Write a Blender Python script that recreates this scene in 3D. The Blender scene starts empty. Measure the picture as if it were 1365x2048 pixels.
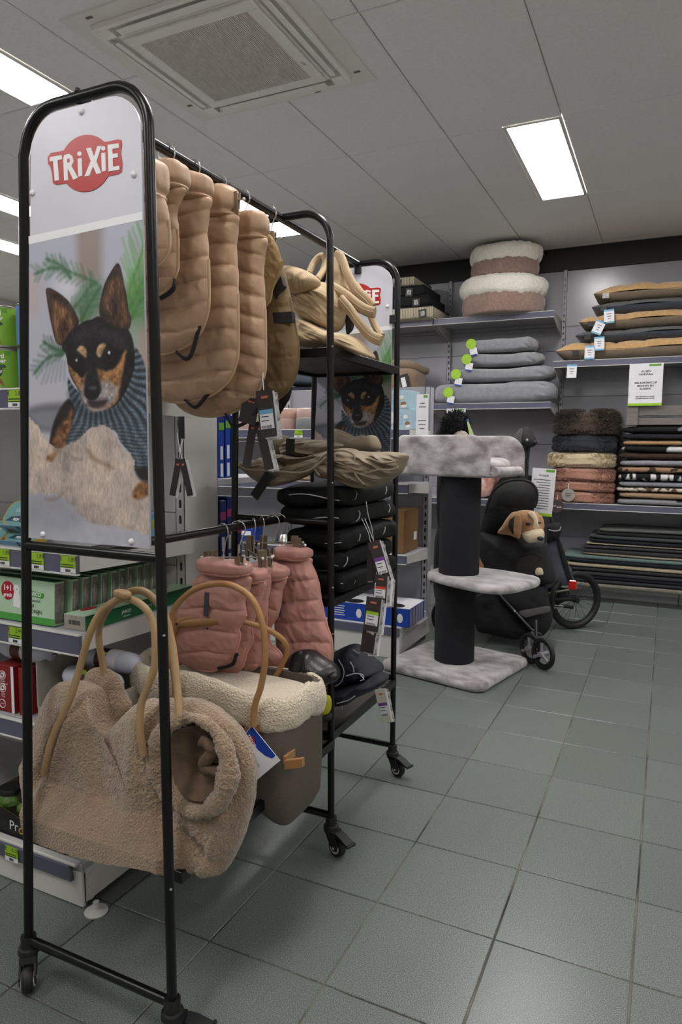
import bpy, math, random
import numpy as np
from mathutils import Vector, Matrix
SC = bpy.context.scene
COL = SC.collection
PI = math.pi

# ------------------------------------------------------------------ camera
CAM_H = 1.2487
F_PX, YAW, PITCH, ROLL = 1377.39, .4426, .0967, -.0079
def _axes():
    cy, sy = math.cos(YAW), math.sin(YAW)
    f = np.array([-sy*math.cos(PITCH), cy*math.cos(PITCH), -math.sin(PITCH)])
    r = np.array([cy, sy, 0.]); d = np.cross(f, r)
    return (r*math.cos(ROLL)+d*math.sin(ROLL), -r*math.sin(ROLL)+d*math.cos(ROLL), f)
AX_R, AX_D, AX_F = _axes()
cam_data = bpy.data.cameras.new('camera')
cam = bpy.data.objects.new('camera', cam_data); COL.objects.link(cam)
cam_data.sensor_fit = 'VERTICAL'; cam_data.sensor_height = 36.0
cam_data.lens = F_PX/2048*36.0; cam_data.clip_start = .05
cam.matrix_world = Matrix(((AX_R[0], -AX_D[0], -AX_F[0], 0), (AX_R[1], -AX_D[1], -AX_F[1], 0),
                           (AX_R[2], -AX_D[2], -AX_F[2], CAM_H), (0, 0, 0, 1)))
SC.camera = cam
# ------------------------------------------------------------------ light and exposure
LED_POWER = 15.0
SC.view_settings.view_transform = 'Standard'
SC.view_settings.look = 'None'
SC.view_settings.gamma = 1.0
SC.view_settings.use_curve_mapping = False
SC.view_settings.exposure = 0.92
world = bpy.data.worlds.new('world'); SC.world = world
world.use_nodes = True
world.node_tree.nodes['Background'].inputs[0].default_value = (0, 0, 0, 1)
world.node_tree.nodes['Background'].inputs[1].default_value = 0.   # closed room: the ceiling lamps are the only light

# ------------------------------------------------------------------ photo pixel -> direction -> point on a real surface
CAM = np.array([0, 0, CAM_H])
def ray(x, y): return AX_R*((x-682.5)/F_PX)+AX_D*((y-1024)/F_PX)+AX_F
def atX(x, y, v): d = ray(x, y); return CAM+d*(v/d[0])
def atY(x, y, v): d = ray(x, y); return CAM+d*(v/d[1])
def atZ(x, y, v): d = ray(x, y); return CAM+d*((v-CAM_H)/d[2])

# ------------------------------------------------------------------ helpers: materials
def lin1(c): return c/12.92 if c <= .04045 else ((c+.055)/1.055)**2.4
def lin(c): return tuple(lin1(v/255.) for v in c)+(1.,)
MATS = {}
def M(name, col, rough=.6, metal=0., var=.0, vscale=30., col2=None, bump=0., bscale=200., bkind='noise',
      sheen=0., coat=0., emit=0., alpha=1., trans=0., vdetail=4., spec=.5, aniso=None):
    """procedural principled material: noise-driven colour variation plus noise bump"""
    if name in MATS: return MATS[name]
    m = bpy.data.materials.new(name); m.use_nodes = True
    nt = m.node_tree; b = nt.nodes['Principled BSDF']
    b.inputs['Roughness'].default_value = rough; b.inputs['Metallic'].default_value = metal
    b.inputs['Specular IOR Level'].default_value = spec
    c1 = lin(col); b.inputs['Base Color'].default_value = c1
    if sheen: b.inputs['Sheen Weight'].default_value = sheen; b.inputs['Sheen Roughness'].default_value = .5
    if coat: b.inputs['Coat Weight'].default_value = coat
    if trans: b.inputs['Transmission Weight'].default_value = trans; b.inputs['IOR'].default_value = 1.3
    if alpha < 1: b.inputs['Alpha'].default_value = alpha
    tc = nt.nodes.new('ShaderNodeTexCoord')
    src = tc.outputs['Object']
    if aniso:
        mp = nt.nodes.new('ShaderNodeMapping'); mp.inputs['Scale'].default_value = aniso
        nt.links.new(src, mp.inputs[0]); src = mp.outputs[0]
    if var or col2:
        n = nt.nodes.new('ShaderNodeTexNoise'); n.inputs['Scale'].default_value = vscale
        n.inputs['Detail'].default_value = vdetail
        nt.links.new(src, n.inputs['Vector'])
        r = nt.nodes.new('ShaderNodeValToRGB'); nt.links.new(n.outputs['Fac'], r.inputs[0])
        r.color_ramp.elements[0].position = .35; r.color_ramp.elements[1].position = .65
        if col2: a, z = c1, lin(col2)
        else:
            a = tuple(max(0, v*(1-var)) for v in c1[:3])+(1,); z = tuple(min(1, v*(1+var)) for v in c1[:3])+(1,)
        r.color_ramp.elements[0].color = a; r.color_ramp.elements[1].color = z
        nt.links.new(r.outputs[0], b.inputs['Base Color'])
    if bump:
        if bkind == 'voronoi':
            n = nt.nodes.new('ShaderNodeTexVoronoi'); n.inputs['Scale'].default_value = bscale; out = n.outputs['Distance']
        elif bkind == 'wave':
            n = nt.nodes.new('ShaderNodeTexWave'); n.inputs['Scale'].default_value = bscale; out = n.outputs['Fac']; n.bands_direction = 'Z'
        else:
            n = nt.nodes.new('ShaderNodeTexNoise'); n.inputs['Scale'].default_value = bscale; n.inputs['Detail'].default_value = 3.; out = n.outputs['Fac']
        nt.links.new(src, n.inputs['Vector'])
        bp = nt.nodes.new('ShaderNodeBump'); bp.inputs['Strength'].default_value = min(1, bump); bp.inputs['Distance'].default_value = .004
        nt.links.new(out, bp.inputs['Height']); nt.links.new(bp.outputs[0], b.inputs['Normal'])
    if emit:
        b.inputs['Emission Color'].default_value = c1; b.inputs['Emission Strength'].default_value = emit
    MATS[name] = m
    return m
def M_print(name, rough=.35):
    """flat print: colours are held in the mesh's colour attribute"""
    if name in MATS: return MATS[name]
    m = bpy.data.materials.new(name); m.use_nodes = True
    nt = m.node_tree; b = nt.nodes['Principled BSDF']; b.inputs['Roughness'].default_value = rough
    a = nt.nodes.new('ShaderNodeAttribute'); a.attribute_name = 'Col'
    nt.links.new(a.outputs['Color'], b.inputs['Base Color'])
    MATS[name] = m
    return m

# ------------------------------------------------------------------ helpers: noise
def _hash(i, j, k, s):
    h = (i*374761393+j*668265263+k*2147483647+s*1274126177) & 0xffffffff
    h = ((h ^ (h >> 13))*1274126177) & 0xffffffff
    return ((h ^ (h >> 16)) & 0xffff)/65535.*2-1
def vnoise(P, freq, seed=0):
    Q = np.asarray(P, float)*freq; I = np.floor(Q).astype(np.int64); T = Q-I; T = T*T*(3-2*T)
    r = 0
    for a in (0, 1):
        for b in (0, 1):
            for c in (0, 1):
                w = (T[..., 0] if a else 1-T[..., 0])*(T[..., 1] if b else 1-T[..., 1])*(T[..., 2] if c else 1-T[..., 2])
                r = r+w*_hash(I[..., 0]+a, I[..., 1]+b, I[..., 2]+c, seed)
    return r
def fbm(P, freq, oct=3, seed=0, gain=.5):
    r = 0; a = 1
    for o in range(oct): r = r+a*vnoise(P, freq*2**o, seed+o*17); a *= gain
    return r

# ------------------------------------------------------------------ helpers: meshes
def catmull(pts, n=8, closed=False):
    p = [np.array(q, float) for q in pts]; m = len(p); out = []
    for i in range(m if closed else m-1):
        g = lambda k: p[k % m] if closed else p[min(max(k, 0), m-1)]
        a, b, c, d = g(i-1), g(i), g(i+1), g(i+2)
        for k in range(n):
            t = k/n
            out.append(.5*((2*b)+(c-a)*t+(2*a-5*b+4*c-d)*t*t+(3*b-a-3*c+d)*t**3))
    if not closed: out.append(p[-1])
    return out
class MB:
    def __init__(s): s.V = []; s.F = []; s.n = 0
    def add(s, V, F):
        V = np.asarray(V, float).reshape(-1, 3)
        s.F += [[i+s.n for i in f] for f in (F.tolist() if hasattr(F, 'tolist') else F)]
        s.V.append(V); s.n += len(V); return s
    def box(s, c, d, R=None, bev=0.):
        """box centred at c with full size d; bev chamfers every edge"""
        h = np.array(d, float)/2
        bev = min(bev, .49*min(d))
        if bev <= 0:
            V = np.array([[x, y, z] for x in (-1, 1) for y in (-1, 1) for z in (-1, 1)])*h
            F = [[0, 1, 3, 2], [4, 6, 7, 5], [0, 4, 5, 1], [2, 3, 7, 6], [0, 2, 6, 4], [1, 5, 7, 3]]
        else:
            V = []; ix = {}
            for sx in (-1, 1):
                for sy in (-1, 1):
                    for sz in (-1, 1):
                        for k in range(3):
                            q = np.array([sx, sy, sz])*(h-bev); q[k] = (sx, sy, sz)[k]*h[k]
                            ix[sx, sy, sz, k] = len(V); V.append(q)
            F = []
            S = (-1, 1)
            for k in range(3):
                a, b = [(1, 2), (2, 0), (0, 1)][k]
                for sg in S:
                    q = []
                    for (u, w) in ((-1, -1), (1, -1), (1, 1), (-1, 1)):
                        t = [0, 0, 0]; t[k] = sg; t[a] = u; t[b] = w; q.append(ix[t[0], t[1], t[2], k])
                    F.append(q if sg > 0 else q[::-1])
                for u in S:
                    for w in S:
                        t0 = [0, 0, 0]; t0[a] = u; t0[b] = w
                        e = []
                        for sg in S:
                            t = list(t0); t[k] = sg; e.append((ix[t[0], t[1], t[2], a], ix[t[0], t[1], t[2], b]))
                        q = [e[0][0], e[1][0], e[1][1], e[0][1]]
                        F.append(q if u*w < 0 else q[::-1])
            for sx in S:
                for sy in S:
                    for sz in S:
                        q = [ix[sx, sy, sz, k] for k in range(3)]
                        F.append(q if sx*sy*sz > 0 else q[::-1])
            V = np.array(V)
        if R is not None: V = V@np.array(R).T
        return s.add(V+np.array(c, float), F)
    def grid(s, P, cu=False, cv=False, cap=None):
        P = np.asarray(P, float); m, n = P.shape[:2]
        I = np.arange(m*n).reshape(m, n)
        a = np.concatenate([I, I[:1]]) if cu else I
        a = np.concatenate([a, a[:, :1]], 1) if cv else a
        F = np.stack([a[:-1, :-1], a[1:, :-1], a[1:, 1:], a[:-1, 1:]], -1).reshape(-1, 4).tolist()
        if cap == 'u':
            F.append(I[0].tolist()); F.append(I[-1][::-1].tolist())
        return s.add(P, F)
    def tube(s, path, r, n=10, closed=False, cap=True, flat=None):
        """tube along path; r radius or list; flat=(wx, up) makes an elliptic strap of aspect wx in the up direction"""
        P = [np.array(p, float) for p in path]; m = len(P)
        rr = [r]*m if np.isscalar(r) else list(r)
        T = []
        for i in range(m):
            d = (P[(i+1) % m]-P[i-1]) if closed else (P[min(i+1, m-1)]-P[max(i-1, 0)])
            T.append(d/(np.linalg.norm(d)+1e-12))
        u = np.array(flat[1], float) if flat else (np.array([0, 0, 1.]) if abs(T[0][2]) < .9 else np.array([1., 0, 0]))
        rings = []
        for i in range(m):
            if flat: u = np.array(flat[1], float)
            u = u-T[i]*np.dot(u, T[i]); u /= (np.linalg.norm(u)+1e-12); w = np.cross(T[i], u)
            a = np.arange(n)*2*PI/n
            k = flat[0] if flat else 1.
            rings.append(P[i]+rr[i]*(k*np.cos(a)[:, None]*u+np.sin(a)[:, None]*w))
        return s.grid(np.array(rings)[:, ::-1], cu=closed, cv=True, cap=None if closed or not cap else 'u')
    def lathe(s, prof, n=32, c=(0, 0, 0), axis='z', fn=None):
        a = np.arange(n)*2*PI/n; P = np.array([[[r*math.cos(t), r*math.sin(t), z] for t in a] for r, z in prof])
        if fn is not None: P = fn(P)
        if axis == 'x': P = P[..., [2, 0, 1]]
        if axis == 'y': P = P[..., [1, 2, 0]]
        return s.grid(P+np.array(c, float), cv=True, cap='u')
    def prism(s, poly, y0, y1, axis='y'):
        """polygon (list of 2D points) extruded; axis y: points are (x,z); axis z: (x,y); axis x: (y,z)"""
        n = len(poly)
        def mk(p, t): return (p[0], t, p[1]) if axis == 'y' else ((p[0], p[1], t) if axis == 'z' else (t, p[0], p[1]))
        V = [mk(p, y0) for p in poly]+[mk(p, y1) for p in poly]
        F = [list(range(n)), list(range(2*n-1, n-1, -1))]+[[i, i+n, (i+1) % n+n, (i+1) % n] for i in range(n)]
        return s.add(V, F)
    def sellip(s, c, r, e1=1., e2=1., nu=32, nv=16, R=None, fn=None):
        """superellipsoid with radii r; e1 shapes the vertical section, e2 the plan"""
        sp = lambda x, e: np.sign(x)*np.abs(x)**e
        u = np.arange(nu)*2*PI/nu; v = np.linspace(-PI/2, PI/2, nv+1); v[0] += 1e-3; v[-1] -= 1e-3
        cv, sv = sp(np.cos(v), e1)[:, None], sp(np.sin(v), e1)[:, None]
        P = np.stack([r[0]*cv*sp(np.cos(u), e2)[None], r[1]*cv*sp(np.sin(u), e2)[None], r[2]*sv*np.ones((1, nu))], -1)
        if fn is not None: P = fn(P)
        if R is not None: P = P@np.array(R).T
        return s.grid(P+np.array(c, float), cv=True, cap='u')
    def inflate(s, outline, c, df, db, nr=24, nt=160, p=2.2, fn=None, y0=0., e=.5):
        """cushion swelling out of a closed outline in the XZ plane: df towards -Y, db towards +Y"""
        o = np.array([(q[0], q[-1]) for q in outline], float); L = np.r_[0, np.cumsum(np.linalg.norm(np.diff(np.vstack([o, o[:1]]), axis=0), axis=1))]
        t = np.linspace(0, L[-1], nt, endpoint=False); oc = np.vstack([o, o[:1]])
        ox = np.interp(t, L, oc[:, 0]); oz = np.interp(t, L, oc[:, 1])
        area = .5*np.sum(ox*np.roll(oz, -1)-np.roll(ox, -1)*oz)
        if area < 0: ox, oz = ox[::-1], oz[::-1]
        rs = np.linspace(1, .003, nr)**.8
        for sg, d in ((-1, df), (1, db)):
            X = c[0]+rs[:, None]*(ox-c[0]); Z = c[1]+rs[:, None]*(oz-c[1])
            Y = y0+sg*d*(1-rs**p)[:, None]**e*np.ones((1, nt))
            P = np.stack([X, Y, Z], -1)
            if fn is not None: P = fn(P, rs, sg)
            P[-1] = P[-1].mean(0)
            if sg > 0: P = P[:, ::-1]
            s.grid(P, cv=True)
        return s
    def rows(s, outline, df, db, nz=150, nx=64, p=3., e=.5, fn=None, end=.05):
        """cushion from an outline in XZ, meshed in level rows so that seams run crisp across it"""
        o = np.array([(q[0], q[-1]) for q in outline], float); zb, zt = o[:, 1].min(), o[:, 1].max(); H = zt-zb
        tz = np.linspace(0, 1, nz); zs = zb+H*(.5-.5*np.cos(PI*(tz*.98+.01)))*.5+H*tz*.5; zs = np.clip(zs, zb+1e-4, zt-1e-4)
        L = np.zeros(nz); Rr = np.zeros(nz)
        for i, z in enumerate(zs):
            xs = []
            for a, b in zip(o, np.roll(o, -1, 0)):
                if (a[1] > z) != (b[1] > z): xs.append(a[0]+(b[0]-a[0])*(z-a[1])/(b[1]-a[1]))
            L[i], Rr[i] = (min(xs), max(xs)) if xs else (L[i-1], Rr[i-1])
        u = np.sin(np.linspace(-PI/2, PI/2, nx))
        X = (L+Rr)[:, None]/2+(Rr-L)[:, None]/2*u[None]; Z = zs[:, None]*np.ones((1, nx))
        fz = np.minimum(1, np.clip((zs-zb)/end, 0, 1))**.5*np.minimum(1, np.clip((zt-zs)/end, 0, 1))**.5
        fe = (1-np.abs(u)**p)**e
        for sg, d in ((-1, df), (1, db)):
            rim = fe[None]**.7*fz[:, None]
            P = np.stack([X, sg*d*fe[None]*fz[:, None], Z], -1)
            if fn is not None: P = fn(P, rim, sg, zb, H)
            s.grid(P if sg > 0 else P[:, ::-1])
        return s
    def build(s, name, mat, parent=None, smooth=35, loc=None, rot=None):
        me = bpy.data.meshes.new(name)
        V = np.concatenate(s.V) if s.V else np.zeros((0, 3))
        me.from_pydata(V.tolist(), [], s.F); me.update()
        if smooth:
            me.polygons.foreach_set('use_smooth', [True]*len(me.polygons))
            if smooth < 180: me.set_sharp_from_angle(angle=math.radians(smooth))
        o = bpy.data.objects.new(name, me); COL.objects.link(o)
        if mat is not None: me.materials.append(mat)
        if parent is not None: o.parent = parent
        if loc is not None: o.location = loc
        if rot is not None: o.rotation_euler = rot
        return o
def tag(o, label, cat, group=None):
    o['label'] = label; o['category'] = cat
    if group: o['group'] = group
    return o
def thing(name, label, cat, loc=(0, 0, 0), rz=0., group=None, rot=None):
    o = bpy.data.objects.new(name, None); COL.objects.link(o); o.empty_display_size = .05
    o.location = loc; o.rotation_euler = rot if rot else (0, 0, rz)
    return tag(o, label, cat, group)
def struct(o): o['kind'] = 'structure'; return o
def copy_tree(o, parent=None, loc=None, rz=None, label=None, rot=None):
    c = o.copy(); COL.objects.link(c); c.parent = parent
    if loc is not None: c.location = loc
    if rz is not None: c.rotation_euler = (0, 0, rz)
    if rot is not None: c.rotation_euler = rot
    if label: c['label'] = label
    for ch in list(o.children): copy_tree(ch, c)
    return c
def rotm(ax, a):
    return np.array(Matrix.Rotation(a, 3, ax))
def text(s, size, name, mat, parent, mw, align='CENTER', bold=0., shear=0., xs=1.):
    """flat printed lettering; mw places the text plane (x right, y up)"""
    cu = bpy.data.curves.new(name, 'FONT'); cu.body = s; cu.size = size; cu.align_x = align; cu.align_y = 'CENTER'
    cu.offset = bold; cu.shear = shear; cu.resolution_u = 3
    t = bpy.data.objects.new(name+'_tmp', cu); COL.objects.link(t)
    dg = bpy.context.evaluated_depsgraph_get(); dg.update()
    me = bpy.data.meshes.new_from_object(t.evaluated_get(dg)); me.name = name
    bpy.data.objects.remove(t); bpy.data.curves.remove(cu)
    if xs != 1.: me.transform(Matrix.Diagonal((xs, 1, 1, 1)))
    me.transform(mw); me.materials.clear(); me.materials.append(mat)
    o = bpy.data.objects.new(name, me); COL.objects.link(o)
    if parent is not None: o.parent = parent
    return o
def place_front(x, y, z, rz=0.):
    """text/print plane facing -Y (towards the shop floor)"""
    return Matrix.Translation((x, y, z))@Matrix.Rotation(rz, 4, 'Y')@Matrix.Rotation(PI/2, 4, 'X')
def place_right(x, y, z):
    """plane facing +X"""
    return Matrix.Translation((x, y, z))@Matrix.Rotation(PI/2, 4, 'Z')@Matrix.Rotation(PI/2, 4, 'X')

# ------------------------------------------------------------------ shared materials
m_white = M('white_lacquer', (205, 204, 200), .45, var=.02, vscale=8)
m_shelfgrey = M('light_grey_steel', (168, 168, 173), .32, var=.03, vscale=6)
m_backpanel = M('grey_back_panel', (156, 156, 163), .24, var=.03, vscale=5, spec=.7)
m_strip = M('slate_price_strip', (92, 92, 112), .25, var=.03, vscale=10)
m_black = M('black_steel', (9, 9, 10), .3, var=.2, vscale=40, spec=.35)
m_blackmat = M('black_matt', (17, 17, 18), .7, var=.2, vscale=30)
m_rubber = M('black_rubber', (20, 20, 21), .55, var=.2, vscale=30)
m_chrome = M('chrome', (200, 198, 194), .22, 1., var=.05, vscale=20)
m_nickel = M('brushed_nickel', (172, 160, 146), .35, .9, var=.08, vscale=60)
m_paper = M('white_paper', (226, 226, 230), .6, var=.02, vscale=20)
m_ink = M('black_ink', (28, 28, 30), .6, var=.1, vscale=30)
m_lime = M('lime_card', (150, 190, 40), .5, var=.04, vscale=30)
m_limeink = M('lime_ink', (98, 158, 40), .5, var=.05, vscale=30)
m_card = M('brown_card', (120, 88, 52), .8, var=.08, vscale=40)
m_redink = M('red_ink', (170, 28, 26), .5, var=.03, vscale=30)
m_whiteink = M('white_ink', (235, 235, 235), .5, var=.02, vscale=30)
m_blueink = M('blue_ink', (28, 66, 160), .4, var=.05, vscale=30)
m_led = M('lit_led_diffuser', (255, 252, 250), .5, emit=LED_POWER, var=.001)
# ================================================================== the room
FT = .32277; FX0, FY0 = -.66587, 1.33153
m_grout = M('floor_grout', (40, 36, 28), .9, var=.25, vscale=4, col2=(120, 116, 106))
def _tile_mat():
    m = M('green_grey_floor_tile', (106, 114, 108), .29, bump=.06, bscale=260)
    nt = m.node_tree; b = nt.nodes['Principled BSDF']
    tc = nt.nodes.new('ShaderNodeTexCoord')
    n1 = nt.nodes.new('ShaderNodeTexNoise'); n1.inputs['Scale'].default_value = 430; n1.inputs['Detail'].default_value = 2
    n2 = nt.nodes.new('ShaderNodeTexNoise'); n2.inputs['Scale'].default_value = 2.2; n2.inputs['Detail'].default_value = 3
    oi = nt.nodes.new('ShaderNodeObjectInfo')
    geo = nt.nodes.new('ShaderNodeNewGeometry')
    nt.links.new(geo.outputs['Position'], n1.inputs['Vector']); nt.links.new(geo.outputs['Position'], n2.inputs['Vector'])
    r = nt.nodes.new('ShaderNodeValToRGB'); nt.links.new(n1.outputs['Fac'], r.inputs[0])
    e = r.color_ramp.elements; e[0].position = .3; e[0].color = lin((68, 80, 73)); e[1].position = .72; e[1].color = lin((160, 172, 164))
    k = e.new(.52); k.color = lin((104, 117, 108))
    mx = nt.nodes.new('ShaderNodeMix'); mx.data_type = 'RGBA'; mx.blend_type = 'MULTIPLY'; mx.inputs[0].default_value = 0.
    nt.links.new(r.outputs[0], mx.inputs[6]); nt.links.new(n2.outputs['Fac'], mx.inputs[7])
    hs = nt.nodes.new('ShaderNodeHueSaturation'); nt.links.new(mx.outputs[2], hs.inputs['Color'])
    ma = nt.nodes.new('ShaderNodeMath'); ma.operation = 'MULTIPLY_ADD'; ma.inputs[1].default_value = .13; ma.inputs[2].default_value = .785
    nt.links.new(oi.outputs['Random'], ma.inputs[0]); nt.links.new(ma.outputs[0], hs.inputs['Value'])
    hs.inputs['Saturation'].default_value = .62
    nt.links.new(hs.outputs[0], b.inputs['Base Color'])
    return m
m_tile = _tile_mat()
RX0, RX1, RY0, RY1, RH = -7.2, 3.0, -2.6, 6.34, 2.9282
floor = struct(MB().box(((RX0+RX1)/2, (RY0+RY1)/2, -.053), (RX1-RX0, RY1-RY0, .1)).build('floor', m_grout))
def tile_verts(x, y, s, t=.006, b=.0016):
    h = s/2; k = h-b
    V = [(x-h, y-h, -t), (x+h, y-h, -t), (x+h, y+h, -t), (x-h, y+h, -t), (x-h, y-h, -b), (x+h, y-h, -b), (x+h, y+h, -b), (x-h, y+h, -b),
         (x-k, y-k, 0), (x+k, y-k, 0), (x+k, y+k, 0), (x-k, y+k, 0)]
    F = [[8, 9, 10, 11]]+[[4+i, 4+(i+1) % 4, 8+(i+1) % 4, 8+i] for i in range(4)]+[[i, (i+1) % 4, 4+(i+1) % 4, 4+i] for i in range(4)]
    return V, F
t0 = None; rest = MB()
for c in range(-21, 12):
    for r in range(-13, 16):
        x = FX0+(c+.5)*FT; y = FY0+(r+.5)*FT
        if x-FT/2 < RX0 or x+FT/2 > RX1 or y-FT/2 < RY0 or y+FT/2 > RY1: continue
        if -2.5 < x < 1.15 and .55 < y < 6.2:
            if t0 is None: t0 = MB().add(*tile_verts(0, 0, FT-.0048)).build('floor_tile', m_tile, floor, smooth=0); o = t0
            else: o = t0.copy(); COL.objects.link(o)
            o.location = (x, y, 0)
        else: rest.add(*tile_verts(x, y, FT-.0048))
rest = rest.build('floor_tile_field', m_tile, floor, smooth=0); rest['kind'] = 'stuff'

# ceiling: mineral tiles 0.6 x 1.2 in a grid
CX0, CY0, CW, CL = -1.77803, 2.61164, .6, 1.2
m_ceil = M('mineral_ceiling_tile', (234, 231, 230), .9, var=.03, vscale=60, bump=.35, bscale=420)
m_groove = M('ceiling_groove', (228, 225, 223), .8, var=.03, vscale=20)
ceiling = struct(MB().box(((RX0+RX1)/2, (RY0+RY1)/2, RH+.062), (RX1-RX0, RY1-RY0, .1)).build('ceiling', m_groove))
def ceil_tile(w, l):
    b = .007; V = []
    for (iz, ins) in ((.012, .003), (b*.5, .003), (0, b)):
        V += [(ins, ins, iz), (w-ins, ins, iz), (w-ins, l-ins, iz), (ins, l-ins, iz)]
    F = [[11, 10, 9, 8]]+[[i+k, i+k+4, (i+1) % 4+k+4, (i+1) % 4+k] for k in (0, 4) for i in range(4)]
    return MB().add(V, F)
# lamps: (x of the lamp's right-hand grid line, row)
LAMPS = [(-.578, 1), (-2.678, -1), (-2.678, 1), (-4.178, 0), (-5.078, 1), (-.578, -1), (1.522, 1), (1.522, -1), (-.578, -3),
         (-2.678, -3), (1.522, -3), (-5.078, -1)]
cells = {}
for x1, r in LAMPS:
    cells[round((x1-.15-CX0)//CW), r] = x1
proto = {}
def put_tile(w, l, x, y):
    k = (round(w, 3), round(l, 3))
    if k not in proto: o = proto[k] = ceil_tile(w, l).build('ceiling_tile', m_ceil, ceiling, smooth=0)
    else: o = proto[k].copy(); COL.objects.link(o)
    o.location = (x, y, RH)
for c in range(-9, 8):
    for r in range(-5, 4):
        x = CX0+c*CW; y = CY0+r*CL; l = CL
        xx0, xx1 = max(x, RX0), min(x+CW, RX1); yy0, yy1 = max(y, RY0), min(y+CL, RY1)
        if xx1-xx0 < .05 or yy1-yy0 < .02: continue
        if (c, r) in cells:
            lx = cells[c, r]
            if lx-.3-x > .05: put_tile(lx-.3-x, CL, x, y)
            if x+CW-lx > .05: put_tile(x+CW-lx, CL, lx, y)
        else: put_tile(xx1-xx0, yy1-yy0, xx0, yy0)
m_lampframe = M('white_lamp_frame', (215, 214, 210), .4, var=.02, vscale=9)
LLAB = {(-.578, 1): 'bright white ceiling LED panel above the cat tree and bed wall',
        (-2.678, -1): 'bright white ceiling LED panel beside the air conditioner cassette',
        (-2.678, 1): 'bright white ceiling LED panel seen behind the coat hanger hooks',
        (-4.178, 0): 'bright white ceiling LED panel above the tinned food shelves',
        (-5.078, 1): 'bright white ceiling LED panel deep over the tinned food aisle',
        (-.578, -1): 'white ceiling LED panel over the aisle beside the display rack',
        (1.522, 1): 'white ceiling LED panel over the tiles facing the cushion shelves',
        (1.522, -1): 'white ceiling LED panel over the open floor facing the display rack'}
OFF = {(-.578, -1): 'rack_aisle', (1.522, 1): 'cushion_aisle', (1.522, -1): 'open_floor', (-.578, -3): 'entrance_middle',
       (-2.678, -3): 'entrance_left', (1.522, -3): 'entrance_right', (-5.078, -1): 'food_aisle'}
led0 = None
for x1, r in LAMPS:
    lab = LLAB.get((x1, r), 'white ceiling LED panel over the shop entrance side')
    y = CY0+r*CL
    if led0 is None:
        led0 = thing('ceiling_lamp', lab, 'ceiling lamp', group='ceiling LED panels')
        f = MB()
        for (a, b, w, d) in ((.15, .008, .296, .016), (.15, 1.192, .296, .016), (.009, .6, .018, 1.168), (.291, .6, .018, 1.168)):
            f.box((a, b, .0), (w, d, .012), bev=.001)
        f.build('frame', m_lampframe, led0)
        MB().box((.15, .6, .003), (.266, 1.17, .006)).build('diffuser', m_led, led0)
        led0.location = (x1-.3, y, RH)
    else:
        lamp = copy_tree(led0, None, (x1-.3, y, RH), label=lab)
        if (x1, r) in OFF:                          # ceiling lamps of the same grid that the picture does not reach
            lamp.name = 'ceiling_lamp_'+OFF[x1, r]+'_offscreen'
            for ch in lamp.children: ch.name = ch.name.split('.')[0]+'_'+OFF[x1, r]+'_offscreen'

m_wall = M('pale_wall_paint', (216, 214, 210), .8, var=.02, vscale=3, bump=.1, bscale=150)
struct(MB().box(((RX0+RX1)/2, RY1+.05, RH/2), (RX1-RX0, .1, RH+.2)).build('wall_back', m_wall))
struct(MB().box(((RX0+RX1)/2, RY0-.05, RH/2), (RX1-RX0, .1, RH+.2)).build('wall_front', m_wall))
struct(MB().box((RX0-.05, (RY0+RY1)/2, RH/2), (.1, RY1-RY0, RH+.2)).build('wall_left', m_wall))
struct(MB().box((RX1+.05, (RY0+RY1)/2, RH/2), (.1, RY1-RY0, RH+.2)).build('wall_right', m_wall))
struct(MB().box(((RX0+RX1)/2, 6.295, 2.832), (RX1-RX0, .09, .188), bev=.002).build('trim_1', M('black_fascia', (24, 23, 24), .6, var=.1, vscale=6)))

# ------------------------------------------------------------------ air conditioner cassette
m_acw = M('ac_plastic', (232, 228, 222), .5, var=.02, vscale=8)
m_acd = M('ac_grille', (206, 197, 189), .6, var=.04, vscale=40)
acx, acy = -1.79, 2.62
ac = thing('air_conditioner', 'white ceiling cassette air conditioner with a square grey slatted grille', 'air conditioner', (acx, acy, RH))
MB().prism([(-.49, -.47), (.49, -.47), (.49, .47), (-.49, .47)], -.008, .0, 'z').build('surround', M('ac_surround', (226, 222, 216), .6, var=.03, vscale=10), ac)
b = MB()                                             # housing with four real outlet slots and an open centre
for sg in (-1, 1):
    b.box((0, sg*.3905, -.020), (.79, .019, .024), bev=.002); b.box((sg*.3905, 0, -.020), (.019, .762, .024), bev=.002)
    b.box((0, sg*.2915, -.020), (.645, .063, .024), bev=.001); b.box((sg*.2915, 0, -.020), (.063, .52, .024), bev=.001)
    for s2 in (-1, 1): b.box((sg*.352, s2*.352, -.020), (.058, .058, .024), bev=.001)
b.build('housing', m_acw, ac)
g = MB()
for (x, y, w, d) in ((0, -.285, .62, .05), (0, .285, .62, .05), (-.285, 0, .05, .52), (.285, 0, .05, .52)): g.box((x, y, -.038), (w, d, .012), bev=.002)
g.build('grille_frame', m_acw, ac)
s = MB()
for i in range(62): s.box((-.26+(i+.5)*.52/62, 0, -.039), (.0064, .52, .006))
for i in range(1, 4): s.box((0, -.26+i*.13, -.037), (.52, .003, .004))
s = s.build('grille_slats', m_acd, ac, smooth=0); s['kind'] = 'stuff'
for (x, y, w, d) in ((0, -.352, .60, .045), (0, .352, .60, .045), (-.352, 0, .045, .60), (.352, 0, .045, .60)):
    q = MB().box((x*1.0, y*1.0, -.036), (w-.02, d-.008, .006), bev=.002).build('flap', m_acw, ac)
    q.rotation_euler = (0, 0, 0)
text('LIFE', .02, 'logo', m_ink, ac, Matrix.Translation((.285, .14, -.0445))@Matrix.Rotation(PI, 4, 'X')@Matrix.Rotation(-PI/2, 4, 'Z'))
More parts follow.
